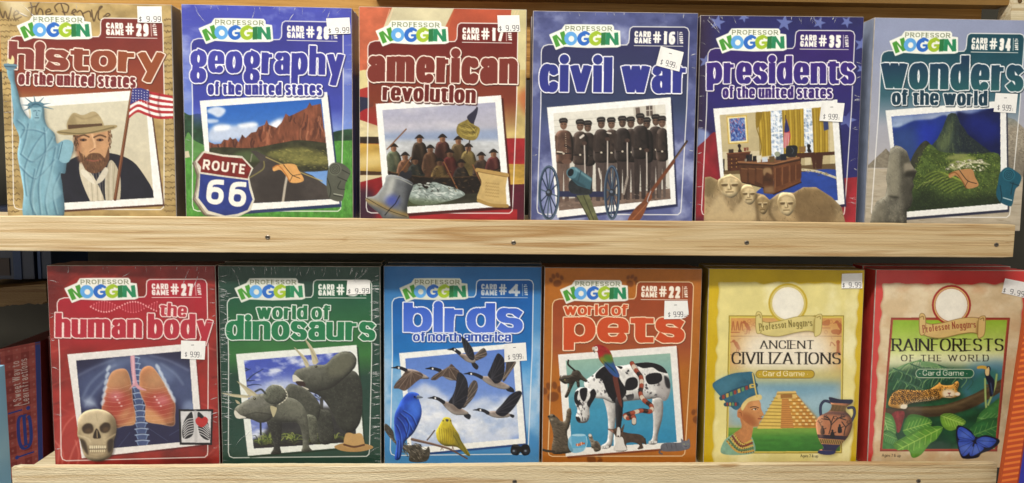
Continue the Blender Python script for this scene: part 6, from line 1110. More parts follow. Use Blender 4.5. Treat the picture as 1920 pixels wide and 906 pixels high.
    for p, c in (([(92, 860), (100, 810), (130, 780), (170, 765), (215, 770), (240, 800), (245, 855), (170, 868)], '7da48c'), ([(180, 690), (240, 690), (240, 730), (232, 780), (215, 830), (170, 800), (150, 770), (185, 740)], 'b87a48')): s.C(p, c, lab=lb, n=(.1, 8, 8, 3))
    m = s.C([(170, 650), (200, 610), (250, 600), (272, 625), (276, 655), (288, 682), (276, 690), (278, 705), (268, 715), (262, 735), (232, 735), (200, 712), (185, 700), (165, 690)], 'c08450', lab=lb, n=(.06, 8, 8, 5)); s.clip = m; s.C([(190, 670), (240, 690), (255, 730), (210, 730), (180, 700)], '98552e', .8, 4); s.C([(235, 620), (270, 620), (272, 650), (245, 660)], 'd89c66', .7, 3); s.clip = None
    s.C([(50, 548), (75, 520), (140, 492), (200, 484), (238, 486), (252, 530), (262, 580), (272, 612), (220, 612), (188, 640), (160, 660), (130, 640), (90, 600)], '2f5f74', lab=lb, n=(.16, 10, 10, 7)); s.C([(60, 545), (110, 510), (180, 500), (150, 560), (90, 590)], '4a7f92', .6, 5)
    s.C([(184, 640), (214, 606), (270, 588), (275, 612), (220, 622), (190, 662)], 'd8c07c', lab=lb); s.S([(92, 605), (160, 570), (250, 545)], 22, '24485a', sm=1, lab=lb)
    for j in range(8): x, y = 100 + j * 18, 600 - j * 7; s.F([(x - 6, y - 8), (x + 6, y - 12), (x + 8, y + 6), (x - 4, y + 10)], ['8d3a30', 'b8a04c', '5a8a5c'][j % 3])
    s.S([(112, 634), (165, 632)], 20, '24485a', lab=lb); 
    for j in range(4): s.F([(114 + j * 13, 626), (123 + j * 13, 625), (124 + j * 13, 640), (115 + j * 13, 641)], ['8d3a30', 'b8a04c', '5a8a5c'][j % 3])
    s.S([(236, 490), (248, 560), (256, 600)], 6, 'd0b45c', lab=lb); s.E(236, 548, 14, 9, 'd0b45c', lab=lb); s.E(236, 548, 7, 4, '2f5f74')
    s.C([(168, 668), (182, 660), (192, 680), (180, 694), (168, 688)], 'b87444', lab=lb); s.S([(172, 672), (182, 672), (184, 688)], 3, '7d4424'); s.S([(226, 648), (246, 644), (264, 650)], 4, '3a2016', .9); s.E(246, 656, 9, 4, 'f0e4d0'); s.E(249, 656, 4, 4, '1c120c'); s.S([(232, 658), (246, 652), (258, 656)], 2.5, '1c120c'); s.S([(262, 700), (278, 700)], 5, '8a3a2a'); s.S([(268, 688), (280, 690)], 2.5, '7d4424')
    for r, c in ((0, 'c8a850'), (1, '7d3a28'), (2, 'c8a850'), (3, '5a7a4c'), (4, 'c09844')):
        s.S([(150 - r * 8, 772 + r * 8), (185 - r * 4, 818 + r * 9), (232 + r * 2, 800 + r * 12)], 9, c, lab=lb)
        for j in range(12): t = j / 11.; s.E(150 - r * 8 + 82 * t + r * 10 * t, 772 + r * 8 + 46 * math.sin(t * 2.2) + r * 3 * t, 2.4, 3, '4a2418', a=.8)
    lb = 'vase_print'
    V = [(592, 600), (640, 610), (698, 612), (695, 630), (672, 645), (668, 665), (690, 690), (698, 730), (680, 780), (650, 815), (625, 840), (615, 862), (580, 868), (540, 860), (545, 845), (565, 835), (545, 800), (533, 760), (530, 720), (545, 690), (590, 665), (602, 640), (594, 620)]
    s.C(np.array(V) + (8, 6), '4a3a1c', .4, 3)
    for a in ([(600, 625), (570, 618), (552, 640), (552, 680), (560, 695)], [(680, 650), (704, 650), (708, 680), (692, 715)]): s.S(a, 13, '1f2238', lab=lb); s.S(a, 4, '4c5478', .6)
    m = s.C(V, 'b07250', lab=lb, n=(.08, 9, 9, 3)); s.relief(m, 5, .8, (-.9, -.2)); s.clip = m
    s.F([(580, 595), (705, 595), (705, 632), (590, 626)], '22243a'); s.F([(596, 632), (676, 640), (674, 668), (590, 664)], '8d6a3c'); 
    for j in range(12): s.S([(598 + j * 6.5, 636 + j * .6), (602 + j * 6.5, 662 + j * .5)], 3, '2a2018', .9)
    s.F([(540, 690), (570, 662), (690, 672), (700, 700), (690, 690), (600, 680)], '2a2230', .6, 2)
    s.F([(525, 772), (700, 782), (690, 800), (535, 790)], '2a2230'); s.F([(530, 792), (690, 802), (670, 822), (545, 814)], '9a7844'); 
    for j in range(14): s.S([(540 + j * 10, 796 + j * .6), (546 + j * 10, 812 + j * .5)], 3, '2a2018', .9)
    s.F([(540, 816), (670, 824), (630, 850), (560, 846)], '2a2a48'); s.F([(535, 846), (625, 850), (620, 872), (535, 868)], '2c3058')
    for p in ([(590, 770), (600, 730), (590, 700), (570, 690)], [(600, 730), (630, 700), (660, 690)], [(600, 720), (612, 690)], [(660, 775), (668, 740), (690, 720)], [(560, 770), (556, 740), (545, 715)], [(668, 740), (650, 715)], [(590, 705), (555, 700)], [(640, 697), (668, 706)]): s.S(p, 5, '1f1a1c', .9)
    for x, y in ((640, 745), (560, 752), (606, 770)): s.E(x, y - 14, 5, 6, '1f1a1c'); s.C([(x - 8, y - 6), (x + 6, y - 8), (x + 10, y + 18), (x - 8, y + 20)], '1f1a1c'); s.S([(x + 4, y - 2), (x + 16, y - 8)], 4, '1f1a1c')
    for x, y in ((575, 692), (620, 695), (655, 688), (548, 712), (682, 716)):
        for k in range(6): s.E(x + 9 * math.cos(k), y + 6 * math.sin(k), 3, 2.4, '231c1c', a=.85)
    s.C([(535, 700), (560, 680), (560, 780), (545, 790)], 'd8a078', .5, 3); s.C([(680, 690), (702, 720), (680, 790), (660, 800), (675, 740)], '5a3420', .6, 4); s.clip = None
    s.T('Ages 7 & up', (458, 878), (545, 880), 9, .17, '1c1610', None, lab='age_note', asc=1.5, gap=.2, thin=.7)
    banner(s, 400, 166, 1., 'd2c27c', '8a7634', '6a5c24', 'c2a62c')

def cover_rainforest(s):
    old_series(s, 'c43a36', 'cc5248', 'd8c09a', 'e4d2b0', '2a1c18'); s.crop(1605, 500, 2.463)
    tp = torn(122, 78, 780, 1000, 11, 7, 34); tp = [(x - max(0, y - 60) * (.062 if x < 450 else .055), y) for x, y in tp]
    m = s.C(tp, 'cdb48c', n=(.08, 34, 26, 3)); s.clip = m; clouds(s, np.ones((s.H, s.W)), 'e2d2b2', -.1, 1.6, 40, 36, 18, .8); clouds(s, np.ones((s.H, s.W)), 'c08a60', .2, 1.6, 50, 36, 28, .6); s.S(tp, 6, '9a5a40', .7, 1.5, closed=True); s.clip = None
    s.F([(160, 236), (712, 236), (652, 856), (108, 856)], '8a2f24'); s.F([(164, 241), (706, 241), (646, 851), (114, 850)], 'a04432')
    m = s.F([(170, 248), (698, 248), (640, 844), (120, 844)], '8db030', lab='picture', g=('d4d88c', (430, 250), (430, 440)), n=(.05, 20, 20, 3)); s.clip = m
    s.F([(100, 400), (720, 400), (720, 480), (100, 480)], 'e4e2c0', .8, 8); s.F([(100, 470), (720, 470), (720, 870), (100, 870)], '1d4a2e', 1, 8, n=(.3, 18, 14, 3)); s.C([(520, 460), (700, 440), (690, 600), (560, 640), (480, 560)], '4a80a0', .8, 8); s.C([(520, 560), (600, 480), (660, 500), (640, 600), (560, 620)], '2f6a5c', .8, 4); s.C([(240, 470), (420, 460), (560, 500), (480, 560), (260, 540)], '1f4438', .7, 8)
    for j in range(30): t = -2.6 + j * .075; s.S([(300, 430 + j * 1), (300 + 120 * math.cos(t), 470 + 60 * math.sin(t) + 30), (300 + 210 * math.cos(t), 560 + 90 * math.sin(t))], 4, ['6f9a60', '3f6a4c', '8fb474'][j % 3], .7)
    for cx, cy, d in ((170, 470, 1), (250, 450, 1), (450, 470, -1), (190, 520, 1), (380, 455, 1)):
        for j in range(12): s.S([(cx, cy), (cx + d * j * 14, cy + 10 + j * 5), (cx + d * j * 14 - 20, cy + 50 + j * 6)], 4, ['7fa468', '3a6848', '2a5040'][j % 3], .75)
    s.C([(110, 660), (240, 650), (400, 640), (520, 600), (600, 560), (680, 520), (690, 560), (620, 610), (520, 660), (400, 690), (260, 700), (110, 700)], '4a3c28', n=(.25, 14, 5, 4)); s.S([(240, 660), (420, 650), (560, 595), (680, 535)], 9, '7d6a48', .7, 2); s.S([(200, 690), (420, 682), (560, 640)], 10, '241c14', .8, 3); s.S([(600, 550), (660, 545)], 9, '5a4630'); s.S([(590, 575), (660, 570)], 8, '5a4630')
    s.C([(165, 680), (220, 670), (215, 720), (195, 770), (175, 740)], '7d3030', n=(.3, 5, 9, 4)); 
    for p in ([(640, 860), (620, 760), (600, 640), (596, 520)], [(610, 640), (640, 560), (650, 500)]): s.S(p, 10, '8da85c', .9); s.S(p, 3, 'c4d08c', .7)
    def leaf(p, c, v, seed):
        mm = s.C(p, c, n=(.14, 8, 8, seed)); q = s.clip; s.clip = mm; p = np.array(p, float); a, b = p[0], p[len(p) // 2]
        s.S([a, b], 4, v, .9, sm=0)
        for j in range(1, 8): o = a + (b - a) * j / 8; d = (b - a) / np.hypot(*(b - a)); nrm = np.array([-d[1], d[0]]); s.S([o, o + d * 26 + nrm * 30], 3, v, .7); s.S([o, o + d * 26 - nrm * 30], 3, v, .7)
        s.S(p + (0, 5), 6, '1a3a20', .6, 2, closed=True); s.clip = q
    leaf([(560, 700), (620, 640), (690, 600), (700, 720), (640, 800), (560, 800)], '3f7a3c', '7da860', 4); leaf([(490, 800), (560, 720), (640, 700), (700, 720), (660, 800), (560, 850)], '2f6a38', '6d9c50', 5)
    leaf([(390, 690), (440, 680), (500, 710), (500, 730), (440, 760), (400, 740)], '6d9a34', 'a8c860', 6); leaf([(120, 680), (165, 690), (185, 760), (160, 800), (125, 800), (110, 740)], '5c9048', 'a4c47c', 7); leaf([(115, 770), (160, 760), (190, 800), (180, 850), (110, 850)], '3f7a3c', '7da860', 3)
    leaf([(215, 760), (240, 690), (300, 690), (350, 720), (310, 780), (250, 790)], '4a8434', '9cc05c', 8); s.C([(350, 770), (420, 780), (440, 850), (340, 860)], '1c4030', .9, 6)
    s.clip = None
    lb = 'leaf_print'
    def lf(p, c, v, seed):
        mm = s.C(p, c, lab=lb, n=(.14, 8, 8, seed)); s.clip = mm; p = np.array(p, float); a, b = p[0], p[len(p) // 2]; s.S([a, b], 4, v, .9, sm=0)
        for j in range(1, 8): o = a + (b - a) * j / 8; d = (b - a) / np.hypot(*(b - a)); nrm = np.array([-d[1], d[0]]); s.S([o, o + d * 22 + nrm * 34], 3, v, .7); s.S([o, o + d * 22 - nrm * 34], 3, v, .7)
        s.S(p + (0, 6), 7, '1f4a20', .6, 2, closed=True); s.clip = None
    lf([(400, 745), (350, 740), (290, 750), (220, 790), (172, 820), (190, 850), (240, 850), (260, 885), (300, 870), (340, 820), (370, 800)], '5f9636', 'a8cc60', 9)
    lb = 'spotted_cat_print'
    J = [(148, 640), (165, 590), (200, 570), (260, 572), (330, 570), (376, 545), (384, 535), (398, 548), (440, 548), (466, 530), (475, 545), (466, 575), (480, 585), (476, 598), (440, 608), (400, 606), (380, 615), (330, 622), (260, 630), (235, 640), (220, 656), (180, 655)]
    s.C(np.array(J) + (3, 8), '1c1810', .5, 3); m = s.C(J, 'c48c3c', lab=lb, n=(.08, 6, 6, 4)); s.relief(m, 4, .5); s.clip = m
    s.C([(200, 640), (300, 615), (380, 605), (300, 640), (220, 660)], 'e0cfae', .8, 3); rg = random.Random(7)
    for r in range(6):
        for q_ in range(17):
            x, y = 160 + q_ * 14 + (r % 2) * 7 + rg.uniform(-3, 3), 572 + r * 12 + rg.uniform(-2.5, 2.5)
            if x > 388: continue
            s.S([(x - 4.5, y), (x - 1, y - 4.5), (x + 4.5, y - 2), (x + 4, y + 3.5), (x - 1, y + 4)], 3.2, '24150c', 1., closed=rg.random() < .35)
    for j in range(30): s.E(rg.uniform(386, 470), rg.uniform(540, 575), 2.2, 1.8, '2c1a10')
    s.C([(400, 575), (440, 570), (460, 590), (440, 605), (405, 604)], 'e6d8be', .9, 2); s.clip = None
    for x in (410, 448): s.E(x, 568, 5, 4, 'd4d08c', lab=lb); s.E(x, 568, 2.4, 3, '14100c')
    s.C([(422, 584), (438, 584), (430, 592)], '8a4a44', lab=lb); s.S([(430, 592), (430, 600)], 2.5, '3a2418'); s.S([(416, 602), (430, 600), (444, 602)], 2.5, '3a2418'); s.C([(210, 640), (235, 642), (228, 658), (205, 655)], 'e0d4bc', lab=lb); s.E(468, 590, 12, 8, 'e2d4ba', lab=lb)
    lb = 'toucan_print'
    s.C([(598, 470), (610, 460), (622, 470), (620, 500), (640, 530), (634, 590), (620, 600), (612, 550), (600, 520), (594, 490)], '1a2030', lab=lb); s.C([(600, 470), (614, 466), (614, 500), (602, 505), (596, 490)], 'd8c088', lab=lb); s.C([(562, 462), (580, 458), (602, 462), (602, 476), (580, 472), (562, 474), (558, 468)], 'c9a040', lab=lb); s.E(606, 468, 3, 3, '14100c'); s.S([(622, 540), (630, 590)], 5, '3a4a68')
    lb = 'butterfly_print'
    s.C([(465, 740), (490, 738), (530, 760), (556, 790), (600, 780), (660, 800), (655, 825), (620, 850), (580, 865), (560, 885), (500, 890), (480, 870), (462, 800)], '14162a', lab=lb)
    for p in ([(472, 748), (500, 748), (545, 785), (540, 805), (490, 800), (470, 790)], [(475, 802), (540, 812), (530, 850), (500, 878), (482, 860)], [(560, 798), (600, 788), (648, 806), (612, 838), (560, 820)], [(548, 820), (590, 838), (570, 860), (530, 878), (525, 850)]):
        mm = s.C(p, '3450b4', lab=lb, n=(.12, 7, 7, 4)); s.clip = mm; c = np.mean(p, 0); s.E(c[0], c[1], 24, 16, '6a88d8', a=.6, blur=4)
        for j in range(6): s.S([(550, 806), (c[0] + 50 * math.cos(j), c[1] + 40 * math.sin(j))], 2.5, '1c2448', .7, sm=0)
        s.clip = None
    s.S([(556, 790), (540, 830)], 8, '17182a', lab=lb)
    s.T('RAINFORESTS', (164, 390), (682, 390), 56, .17, '1a1410', None, lab='title', thin=.36, serif=2.3, gap=.12)
    s.T('OF THE WORLD', (206, 438), (634, 438), 29, .165, '1a1410', None, lab='title', thin=.42, serif=2.4, gap=.36, space=.7)
    pill(s, 274, 474, 545, 516, '1f5c40', 'd4dcc0', 'eef0dc')
    s.T('Ages 7 & up', (118, 880), (210, 882), 9, .17, '1c1610', None, lab='age_note', asc=1.5, gap=.2, thin=.7)
    banner(s, 440, 178, 1., 'd0b070', '7d5a2c', '8a3428', '9c2c28')

# ---------------------------------------------------------------- turning sheets into printed fronts
def sheet_parts(s, place, mat, parents, keep=None):
    """place(u, v) -> 3-D points for sheet coordinates in 0..1; one mesh per named region of the print"""
    H, W = s.H, s.W
    u = np.linspace(0, 1, W); v = np.linspace(0, 1, H); U, V = np.meshgrid(u, v); P = place(U.ravel(), V.ravel())
    idx = np.arange(H * W).reshape(H, W); q = np.stack([idx[:-1, :-1], idx[1:, :-1], idx[1:, 1:], idx[:-1, 1:]], -1).reshape(-1, 4); lab = s.lab[:-1, :-1].ravel()
    if keep is not None: q, lab = q[keep[:-1, :-1].ravel()], lab[keep[:-1, :-1].ravel()]
    col = np.c_[s.im.reshape(-1, 3), np.ones(H * W)].astype(np.float32); out = {}
    for k, name in enumerate(s.names):
        f = q[lab == k]
        if len(f) < 4: continue
        used, inv = np.unique(f, return_inverse=True); inv = inv.reshape(-1)
        me = bpy.data.meshes.new(name); me.vertices.add(len(used)); me.vertices.foreach_set('co', P[used].astype(np.float32).ravel())
        me.loops.add(len(inv)); me.loops.foreach_set('vertex_index', inv.astype(np.int32)); me.polygons.add(len(f)); me.polygons.foreach_set('loop_start', np.arange(0, len(inv), 4, dtype=np.int32))
        me.update(calc_edges=True)
        ca = me.color_attributes.new('ink', 'BYTE_COLOR', 'POINT'); ca.data.foreach_set('color_srgb', col[used].ravel())
        me.materials.append(mat); o = bpy.data.objects.new(name, me); COL.objects.link(o)
        o.parent = parents if k == 0 else out.get(s.names[0], parents); out[name] = o
    return out

BW, BH, BD = .14, .1829, .0195
def sticker_sheet(wmm, hmm, dash, style):
    k = 5; W, H = int(wmm * k), int(hmm * k); s = Sheet('e9e8e4', None, W, H); s.names = ['price_sticker']
    s.put(np.ones((H, W)), 'ebeae6', 1, None, (.02, 9, 9, 4)); s.hm = None
    ink, hh, b = ('55555c', H * .27, H * .88) if style == 'thin' else ('34343c', H * .30, H * .92); lw = 2.3
    def nine(x, wd):
        s.S([(x, b - hh * .72), (x, b - hh * .95), (x + wd * .2, b - hh), (x + wd * .8, b - hh), (x + wd, b - hh * .95), (x + wd, b - hh * .5), (x + wd * .8, b - hh * .45), (x + wd * .2, b - hh * .45), (x, b - hh * .5)], lw, ink, sm=0, closed=True, lab='price')
        s.S([(x + wd, b - hh * .7), (x + wd, b - hh * .15), (x + wd * .75, b), (x + wd * .2, b)], lw, ink, sm=0, lab='price')
    def dollar(x, wd):
        s.S([(x + wd, b - hh * .72), (x + wd * .5, b - hh * .82), (x, b - hh * .65), (x + wd * .5, b - hh * .45), (x + wd, b - hh * .25), (x + wd * .5, b - hh * .08), (x, b - hh * .2)], lw * .9, ink, sm=0, lab='price'); s.S([(x + wd * .5, b - hh * .95), (x + wd * .5, b + hh * .05)], lw * .8, ink, lab='price')
    if style == 'thin':
        dollar(W * .17, W * .075)
        for x in (.39, .55, .67): nine(W * x, W * .085)
        s.E(W * .513, b - 1.4, 1.9, 1.9, ink, lab='price')
        s.S([(W * .82, b - hh * .5), (W * .82, b), (W * .85, b), (W * .85, b - hh * .5)], 1.4, 'b8b6b2', sm=0, lab='price')
    else:
        dollar(W * .07, W * .085)
        for x in (.37, .66, .83): nine(W * x, W * .105)
        s.E(W * .565, b - 1.6, 2.1, 2.1, ink, lab='price')
    if dash: s.S([(W * .42, H * .24), (W * .52, H * .235)], 2.4, '3a3a40', lab='price')
    return s
STICK = [((0, 0, 4.768), [(1232, 50), (1447, 50), (1451, 198), (1237, 195)], 0, 'bold'), ((340, 10, 4.77), [(1297, 117), (1505, 108), (1515, 252), (1310, 260)], 0, 'bold'), ((660, 0, 2.13), [(580, 65), (668, 64), (672, 130), (584, 132)], 0, 'bold'),
         ((990, 20, 5.033), [(1250, 343), (1468, 400), (1425, 583), (1203, 525)], 1, 'thin'), ((1305, 180, 3.775), [(885, 48), (1050, 55), (1033, 188), (868, 180)], 1, 'thin'), ((1600, 0, 2.106), [(560, 366), (648, 370), (640, 446), (552, 440)], 1, 'thin'),
         ((75, 480, 2.264), [(600, 355), (704, 358), (700, 436), (600, 432)], 1, 'thin'), ((400, 480, 2.264), [(570, 102), (665, 104), (667, 160), (566, 165)], 0, 'bold'), ((710, 480, 2.266), [(533, 378), (625, 372), (630, 448), (535, 455)], 1, 'thin'),
         ((1005, 480, 2.265), [(546, 190), (643, 190), (650, 266), (543, 268)], 1, 'thin'), ((1315, 500, 2.463), [(648, 30), (742, 27), (742, 97), (645, 97)], 0, 'bold'), ((1605, 500, 2.463), [(684, 55), (790, 76), (778, 146), (668, 122)], 0, 'bold')]
COVERS = [(cover_history, '7d6c4a', 'tan game box with a green robed statue and a waving striped flag on its cover'), (cover_geography, '4450a8', 'blue game box with a road sign and red rocks on its cover'),
          (cover_revolution, 'a85a3c', 'red and cream game box with a bell and a rowing boat on its cover'), (cover_civil, '5a628e', 'smoky blue game box with a cannon before a row of soldiers on its cover'),
          (cover_presidents, '2c2a5c', 'dark purple game box with an office desk and stone heads on its cover'), (cover_wonders, '9aa6be', 'pale grey game box with a steep green mountain and a stone head on its cover'),
          (cover_body, '6a1f1c', 'dark red game box with a skull and glowing lungs on its cover'), (cover_dinosaurs, '1e3a30', 'dark green game box with two horned dinosaurs on its cover'),
          (cover_birds, '2c5a8c', 'bright blue game box with flying geese and a small yellow bird on its cover'), (cover_pets, '8d5420', 'orange game box with a spotted dog and a parrot on its cover'),
          (cover_ancient, 'a8901c', 'yellow game box with a stepped pyramid and a painted vase on its cover'), (cover_rainforest, 'c03a36', 'red game box with a spotted wild cat and a blue butterfly on its cover')]
FILMS = {7: 1., 6: .7, 4: .6, 1: .5, 3: .4, 0: .4}
EDGE = material('worn_board_edge', (.42, .38, .33), .6, nz=.75, nscale=90)
PRINT = printed('printed_card'); WRAP = {k: printed('wrapped_card_%s' % 'abcdefgh'[n], .55, .16, v) for n, (k, v) in enumerate(FILMS.items())}; PAPER = material('sticker_paper', (.8, .8, .78), .6); STICKER = printed('sticker_print', 0., 0.)
def ease(t): return t * t
ROOTS = []
for i, (fn, side, label) in enumerate(COVERS):
    x, y, z, yaw, lean = BOXES[i]
    root = empty('card_game_box', (x, y, z), (-lean, 0, yaw)); tag(root, label, 'game box', 'boxed card games on the two shelves')
    ROOTS.append(root); cm = material('carton_card', lin(side), .45, .3, nz=.35, nscale=70)
    carton('carton', (BW, BD, BH), cm, EDGE, root)
    s = Sheet('808080', GUIDE[i]); fn(s)
    pic = np.isin(s.lab, [k for k, nm in enumerate(s.names) if nm == 'picture' or nm.endswith('_print')])   # screen grain and detail of the printed photographs
    s.im = np.clip(s.im * (1 + np.where(pic, .02, .015) * noise(2.2, 2.2, 90 + i, 2) + np.where(pic, .03, 0) * noise(6, 6, 60 + i, 2))[..., None], 0, 1) ** (1.09 if i < 10 else 1.0)
    m = .0005
    sheet_parts(s, lambda u, v: np.c_[m + u * (BW - 2 * m), np.full(u.shape, -.00025), BH - m - v * (BH - 2 * m)], WRAP.get(i, PRINT), root)
    (cx, cy, k), qd, dash, style = STICK[i]; s.crop(cx, cy, k); q = s.P(qd) * [BW / CW, BH / CH]; q[:, 1] = BH - q[:, 1]
    wmm = 1000 * np.hypot(*(q[1] - q[0])); hmm = 1000 * np.hypot(*(q[3] - q[0])); st = sticker_sheet(wmm, hmm, dash, style)
    def place(u, v, q=q, i=i):
        a = q[0] + (q[1] - q[0]) * u[:, None]; b = q[3] + (q[2] - q[3]) * u[:, None]; p = a + (b - a) * v[:, None]
        lift = .0005 + .0010 * np.clip(v - .55, 0, 1) ** 2 * (1 + math.sin(i * 2.1)) + .0008 * np.clip(.25 - u, 0, 1) ** 2 * 8 * (1 + math.cos(i * 1.7))
        return np.c_[p[:, 0], -lift, p[:, 1]]
    keep = None
    if i == 9:                                               # this one is torn at its lower right corner
        Y, X = np.mgrid[0:st.H, 0:st.W]; keep = (X / st.W + Y / st.H + .06 * np.sin(Y * .9) < 1.72)
    ps = sheet_parts(st, place, STICKER, root, keep); ps['price_sticker']['label'] = 'white paper price sticker'
    # the next copy of the same game stands right behind the front one
    n = Vector((-math.sin(yaw), math.cos(yaw), 0)); jx = .0015 * math.sin(i * 3.3) + (-.0025 if i == 5 else 0)
    b2 = empty('card_game_box', (x + jx + n.x * .0208, y + n.y * .0208, z), (-lean, 0, yaw)); tag(b2, 'spare copy right behind the box with ' + label.split(' with ')[1].replace(' on its cover', '').replace(' before a row of', ' and'), 'game box', 'spare game boxes behind the front row')
    carton('carton', (BW, BD, BH + .0012 * math.sin(i * 1.9)), cm, EDGE, b2)
    if i == 5:                                               # number printed low on the spine of the spare box
        V, F = bevelled((-.0004, .001, .006), (-.0001, .018, .030), 0); link('spine_label', V, F, material('teal_print', lin('1d4a5c'), .5), b2)

# folds of loose shrink film: thin milky ridges of plastic standing on the front
FILM = bpy.data.materials.new('milky_film'); FILM.use_nodes = True; fp = FILM.node_tree.nodes['Principled BSDF']
fp.inputs['Base Color'].default_value = (.86, .87, .88, 1); fp.inputs['Roughness'].default_value = .22
fn_ = FILM.node_tree.nodes.new('ShaderNodeTexNoise'); fn_.inputs['Scale'].default_value = 260; fm = FILM.node_tree.nodes.new('ShaderNodeMapRange'); fm.inputs[1].default_value = .35; fm.inputs[2].default_value = .7; fm.inputs[3].default_value = .05; fm.inputs[4].default_value = .55
ftc = FILM.node_tree.nodes.new('ShaderNodeTexCoord'); FILM.node_tree.links.new(ftc.outputs['Object'], fn_.inputs['Vector']); FILM.node_tree.links.new(fn_.outputs['Fac'], fm.inputs[0]); FILM.node_tree.links.new(fm.outputs[0], fp.inputs['Alpha'])
def film(root, folds, seed):
    V, F = [], []; rg = random.Random(seed)
    for x, z, ang, L, wd in folds:
        n = 6; k0 = len(V); bend = rg.uniform(-.35, .35)
        for j in range(n + 1):
            t = j / n; a = ang + bend * t; px, pz = x + math.cos(a) * L * t, z + math.sin(a) * L * t; nx, nz_ = -math.sin(a), math.cos(a); w_ = wd * math.sin(math.pi * (.08 + .9 * t)) * .5
            px = min(max(px, .0006), BW - .0006); pz = min(max(pz, .002), BH - .0006)
            V += [(px - nx * w_, -.0004, pz - nz_ * w_), (px, -.0004 - w_ * .9, pz), (px + nx * w_, -.0004, pz + nz_ * w_)]
        for j in range(n):
            for m_ in range(2): a_ = k0 + j * 3 + m_; F.append((a_, a_ + 1, a_ + 4, a_ + 3))
    o = link('shrink_film', V, F, FILM, root, True); o['kind'] = 'stuff'
def edge_folds(seed, left=0, right=0, top=0, Lm=.008):
    rg = random.Random(seed); o = []
    for _ in range(left): o.append((.001, rg.uniform(.02, BH - .004), rg.uniform(-.25, .25), Lm * rg.uniform(.4, 1.1), rg.uniform(.0004, .0009)))
    for _ in range(right): o.append((BW - .001, rg.uniform(.02, BH - .004), math.pi + rg.uniform(-.25, .25), Lm * rg.uniform(.4, 1.1), rg.uniform(.0004, .0009)))
    for _ in range(top): x = rg.uniform(.006, BW - .006); o.append((x, BH - .001, -math.pi / 2 + (x - .07) * -6 + rg.uniform(-.2, .2), Lm * rg.uniform(.3, 1.), rg.uniform(.0003, .0008)))
    return o
film(ROOTS[7], edge_folds(3, 46, 52, 26, .010) + [(.012, BH - .002, -.9, .02, .0008), (BW - .010, BH - .002, -2.2, .022, .0008), (BW - .02, BH - .003, -1.9, .012, .0007), (.02, .030, .9, .016, .0007), (.012, .022, 1.1, .014, .0006)], 1)
film(ROOTS[6], edge_folds(5, 8, 10, 9, .008) + [(.118, BH - .003, -2.0, .016, .0009), (.126, BH - .006, -1.8, .018, .0008), (.070, BH - .004, -2.2, .010, .0007)], 2)
film(ROOTS[1], edge_folds(7, 2, 3, 12, .006) + [(.012, BH - .004, -1.2, .013, .0009), (.060, BH - .004, -1.9, .012, .0008), (.092, BH - .006, -2.3, .009, .0008), (.122, BH - .003, -2.0, .011, .0009)], 3)
film(ROOTS[4], edge_folds(9, 10, 14, 16, .007) + [(.006, BH - .004, -.8, .016, .0008), (.010, BH - .003, -1.0, .014, .0007)], 4)
film(ROOTS[0], edge_folds(11, 3, 0, 5, .008) + [(.012, BH - .006, -.7, .020, .0016), (.020, BH - .003, -.9, .022, .0013), (.030, BH - .010, -.6, .014, .0010)], 5)
film(ROOTS[3], edge_folds(13, 2, 4, 10, .005), 6)
# ---------------------------------------------------------------- what stands beside the shelves
br_v, br_f = [], []
out = [at(1895, 60, .05), at(1895.5, 26, .05), at(1898, 12, .05), at(1902, 0, .05), at(1907, -14, .05), at(1990, -14, .05), at(1990, 60, .05)]
for yy in (.050, .068):
    for p in out: br_v.append((p.x, yy, p.z))
nn = len(out); br_f = [tuple(range(nn))[::-1], tuple(range(nn, 2 * nn))] + [(j, (j + 1) % nn, nn + (j + 1) % nn, nn + j) for j in range(nn)]
bk = empty('shelf_bracket', (out[0].x, .05, out[0].z)); tag(bk, 'pale wooden end bracket with a hole at the top right corner', 'bracket')
bk.rotation_euler = (0, 0, 0)
link('bracket_plate', [(v[0] - out[0].x, v[1] - .05, v[2] - out[0].z) for v in br_v], br_f, pine('cream_wood', lin('d8cfb4'), lin('cfc4a4'), lin('b8a884'), 7.7, .3), bk)
hp = at(1912, 1, .05); HV = [(hp.x - out[0].x + r * math.cos(a * .5236), yy, hp.z - out[0].z + r * 1.2 * math.sin(a * .5236)) for r, yy in ((.0022, -.0003), (.0016, -.0006)) for a in range(12)]
link('bolt_hole', HV, [(a, (a + 1) % 12, 12 + (a + 1) % 12, 12 + a) for a in range(12)] + [tuple(range(12, 24))], material('hole_dark', lin('5c431f'), .8), bk)

# neighbouring display at the lower left: a weathered shelf, boxes on it, a red checked box under it
p0, p1 = at(-90, 548, .13), at(86, 532, .13)
V, F = [], []
rg = random.Random(8); n = 40
for j in range(n + 1):
    t = j / n; x = p0.x + (p1.x - p0.x) * t; zt = p0.z + (p1.z - p0.z) * t; zb = zt - .019 + .0035 * math.sin(t * 19) * (.4 + .6 * math.sin(t * 7)) + rg.uniform(-.0008, .0008)
    V += [(x, .130, zb), (x, .130, zt), (x, .145, zt + .001), (x, .26, zt + .001), (x, .26, zb), (x, .145, zb)]
for j in range(n):
    for k in range(6): a, b = j * 6 + k, j * 6 + (k + 1) % 6; F.append((a, b, b + 6, a + 6))
F.append((5, 4, 3, 2, 1, 0)); F.append(tuple(n * 6 + k for k in range(6)))
ns = link('old_shelf', V, F, OLD); tag(ns, 'weathered shelf board with a ragged lower edge at the far left', 'shelf')
zt = p1.z + .0015
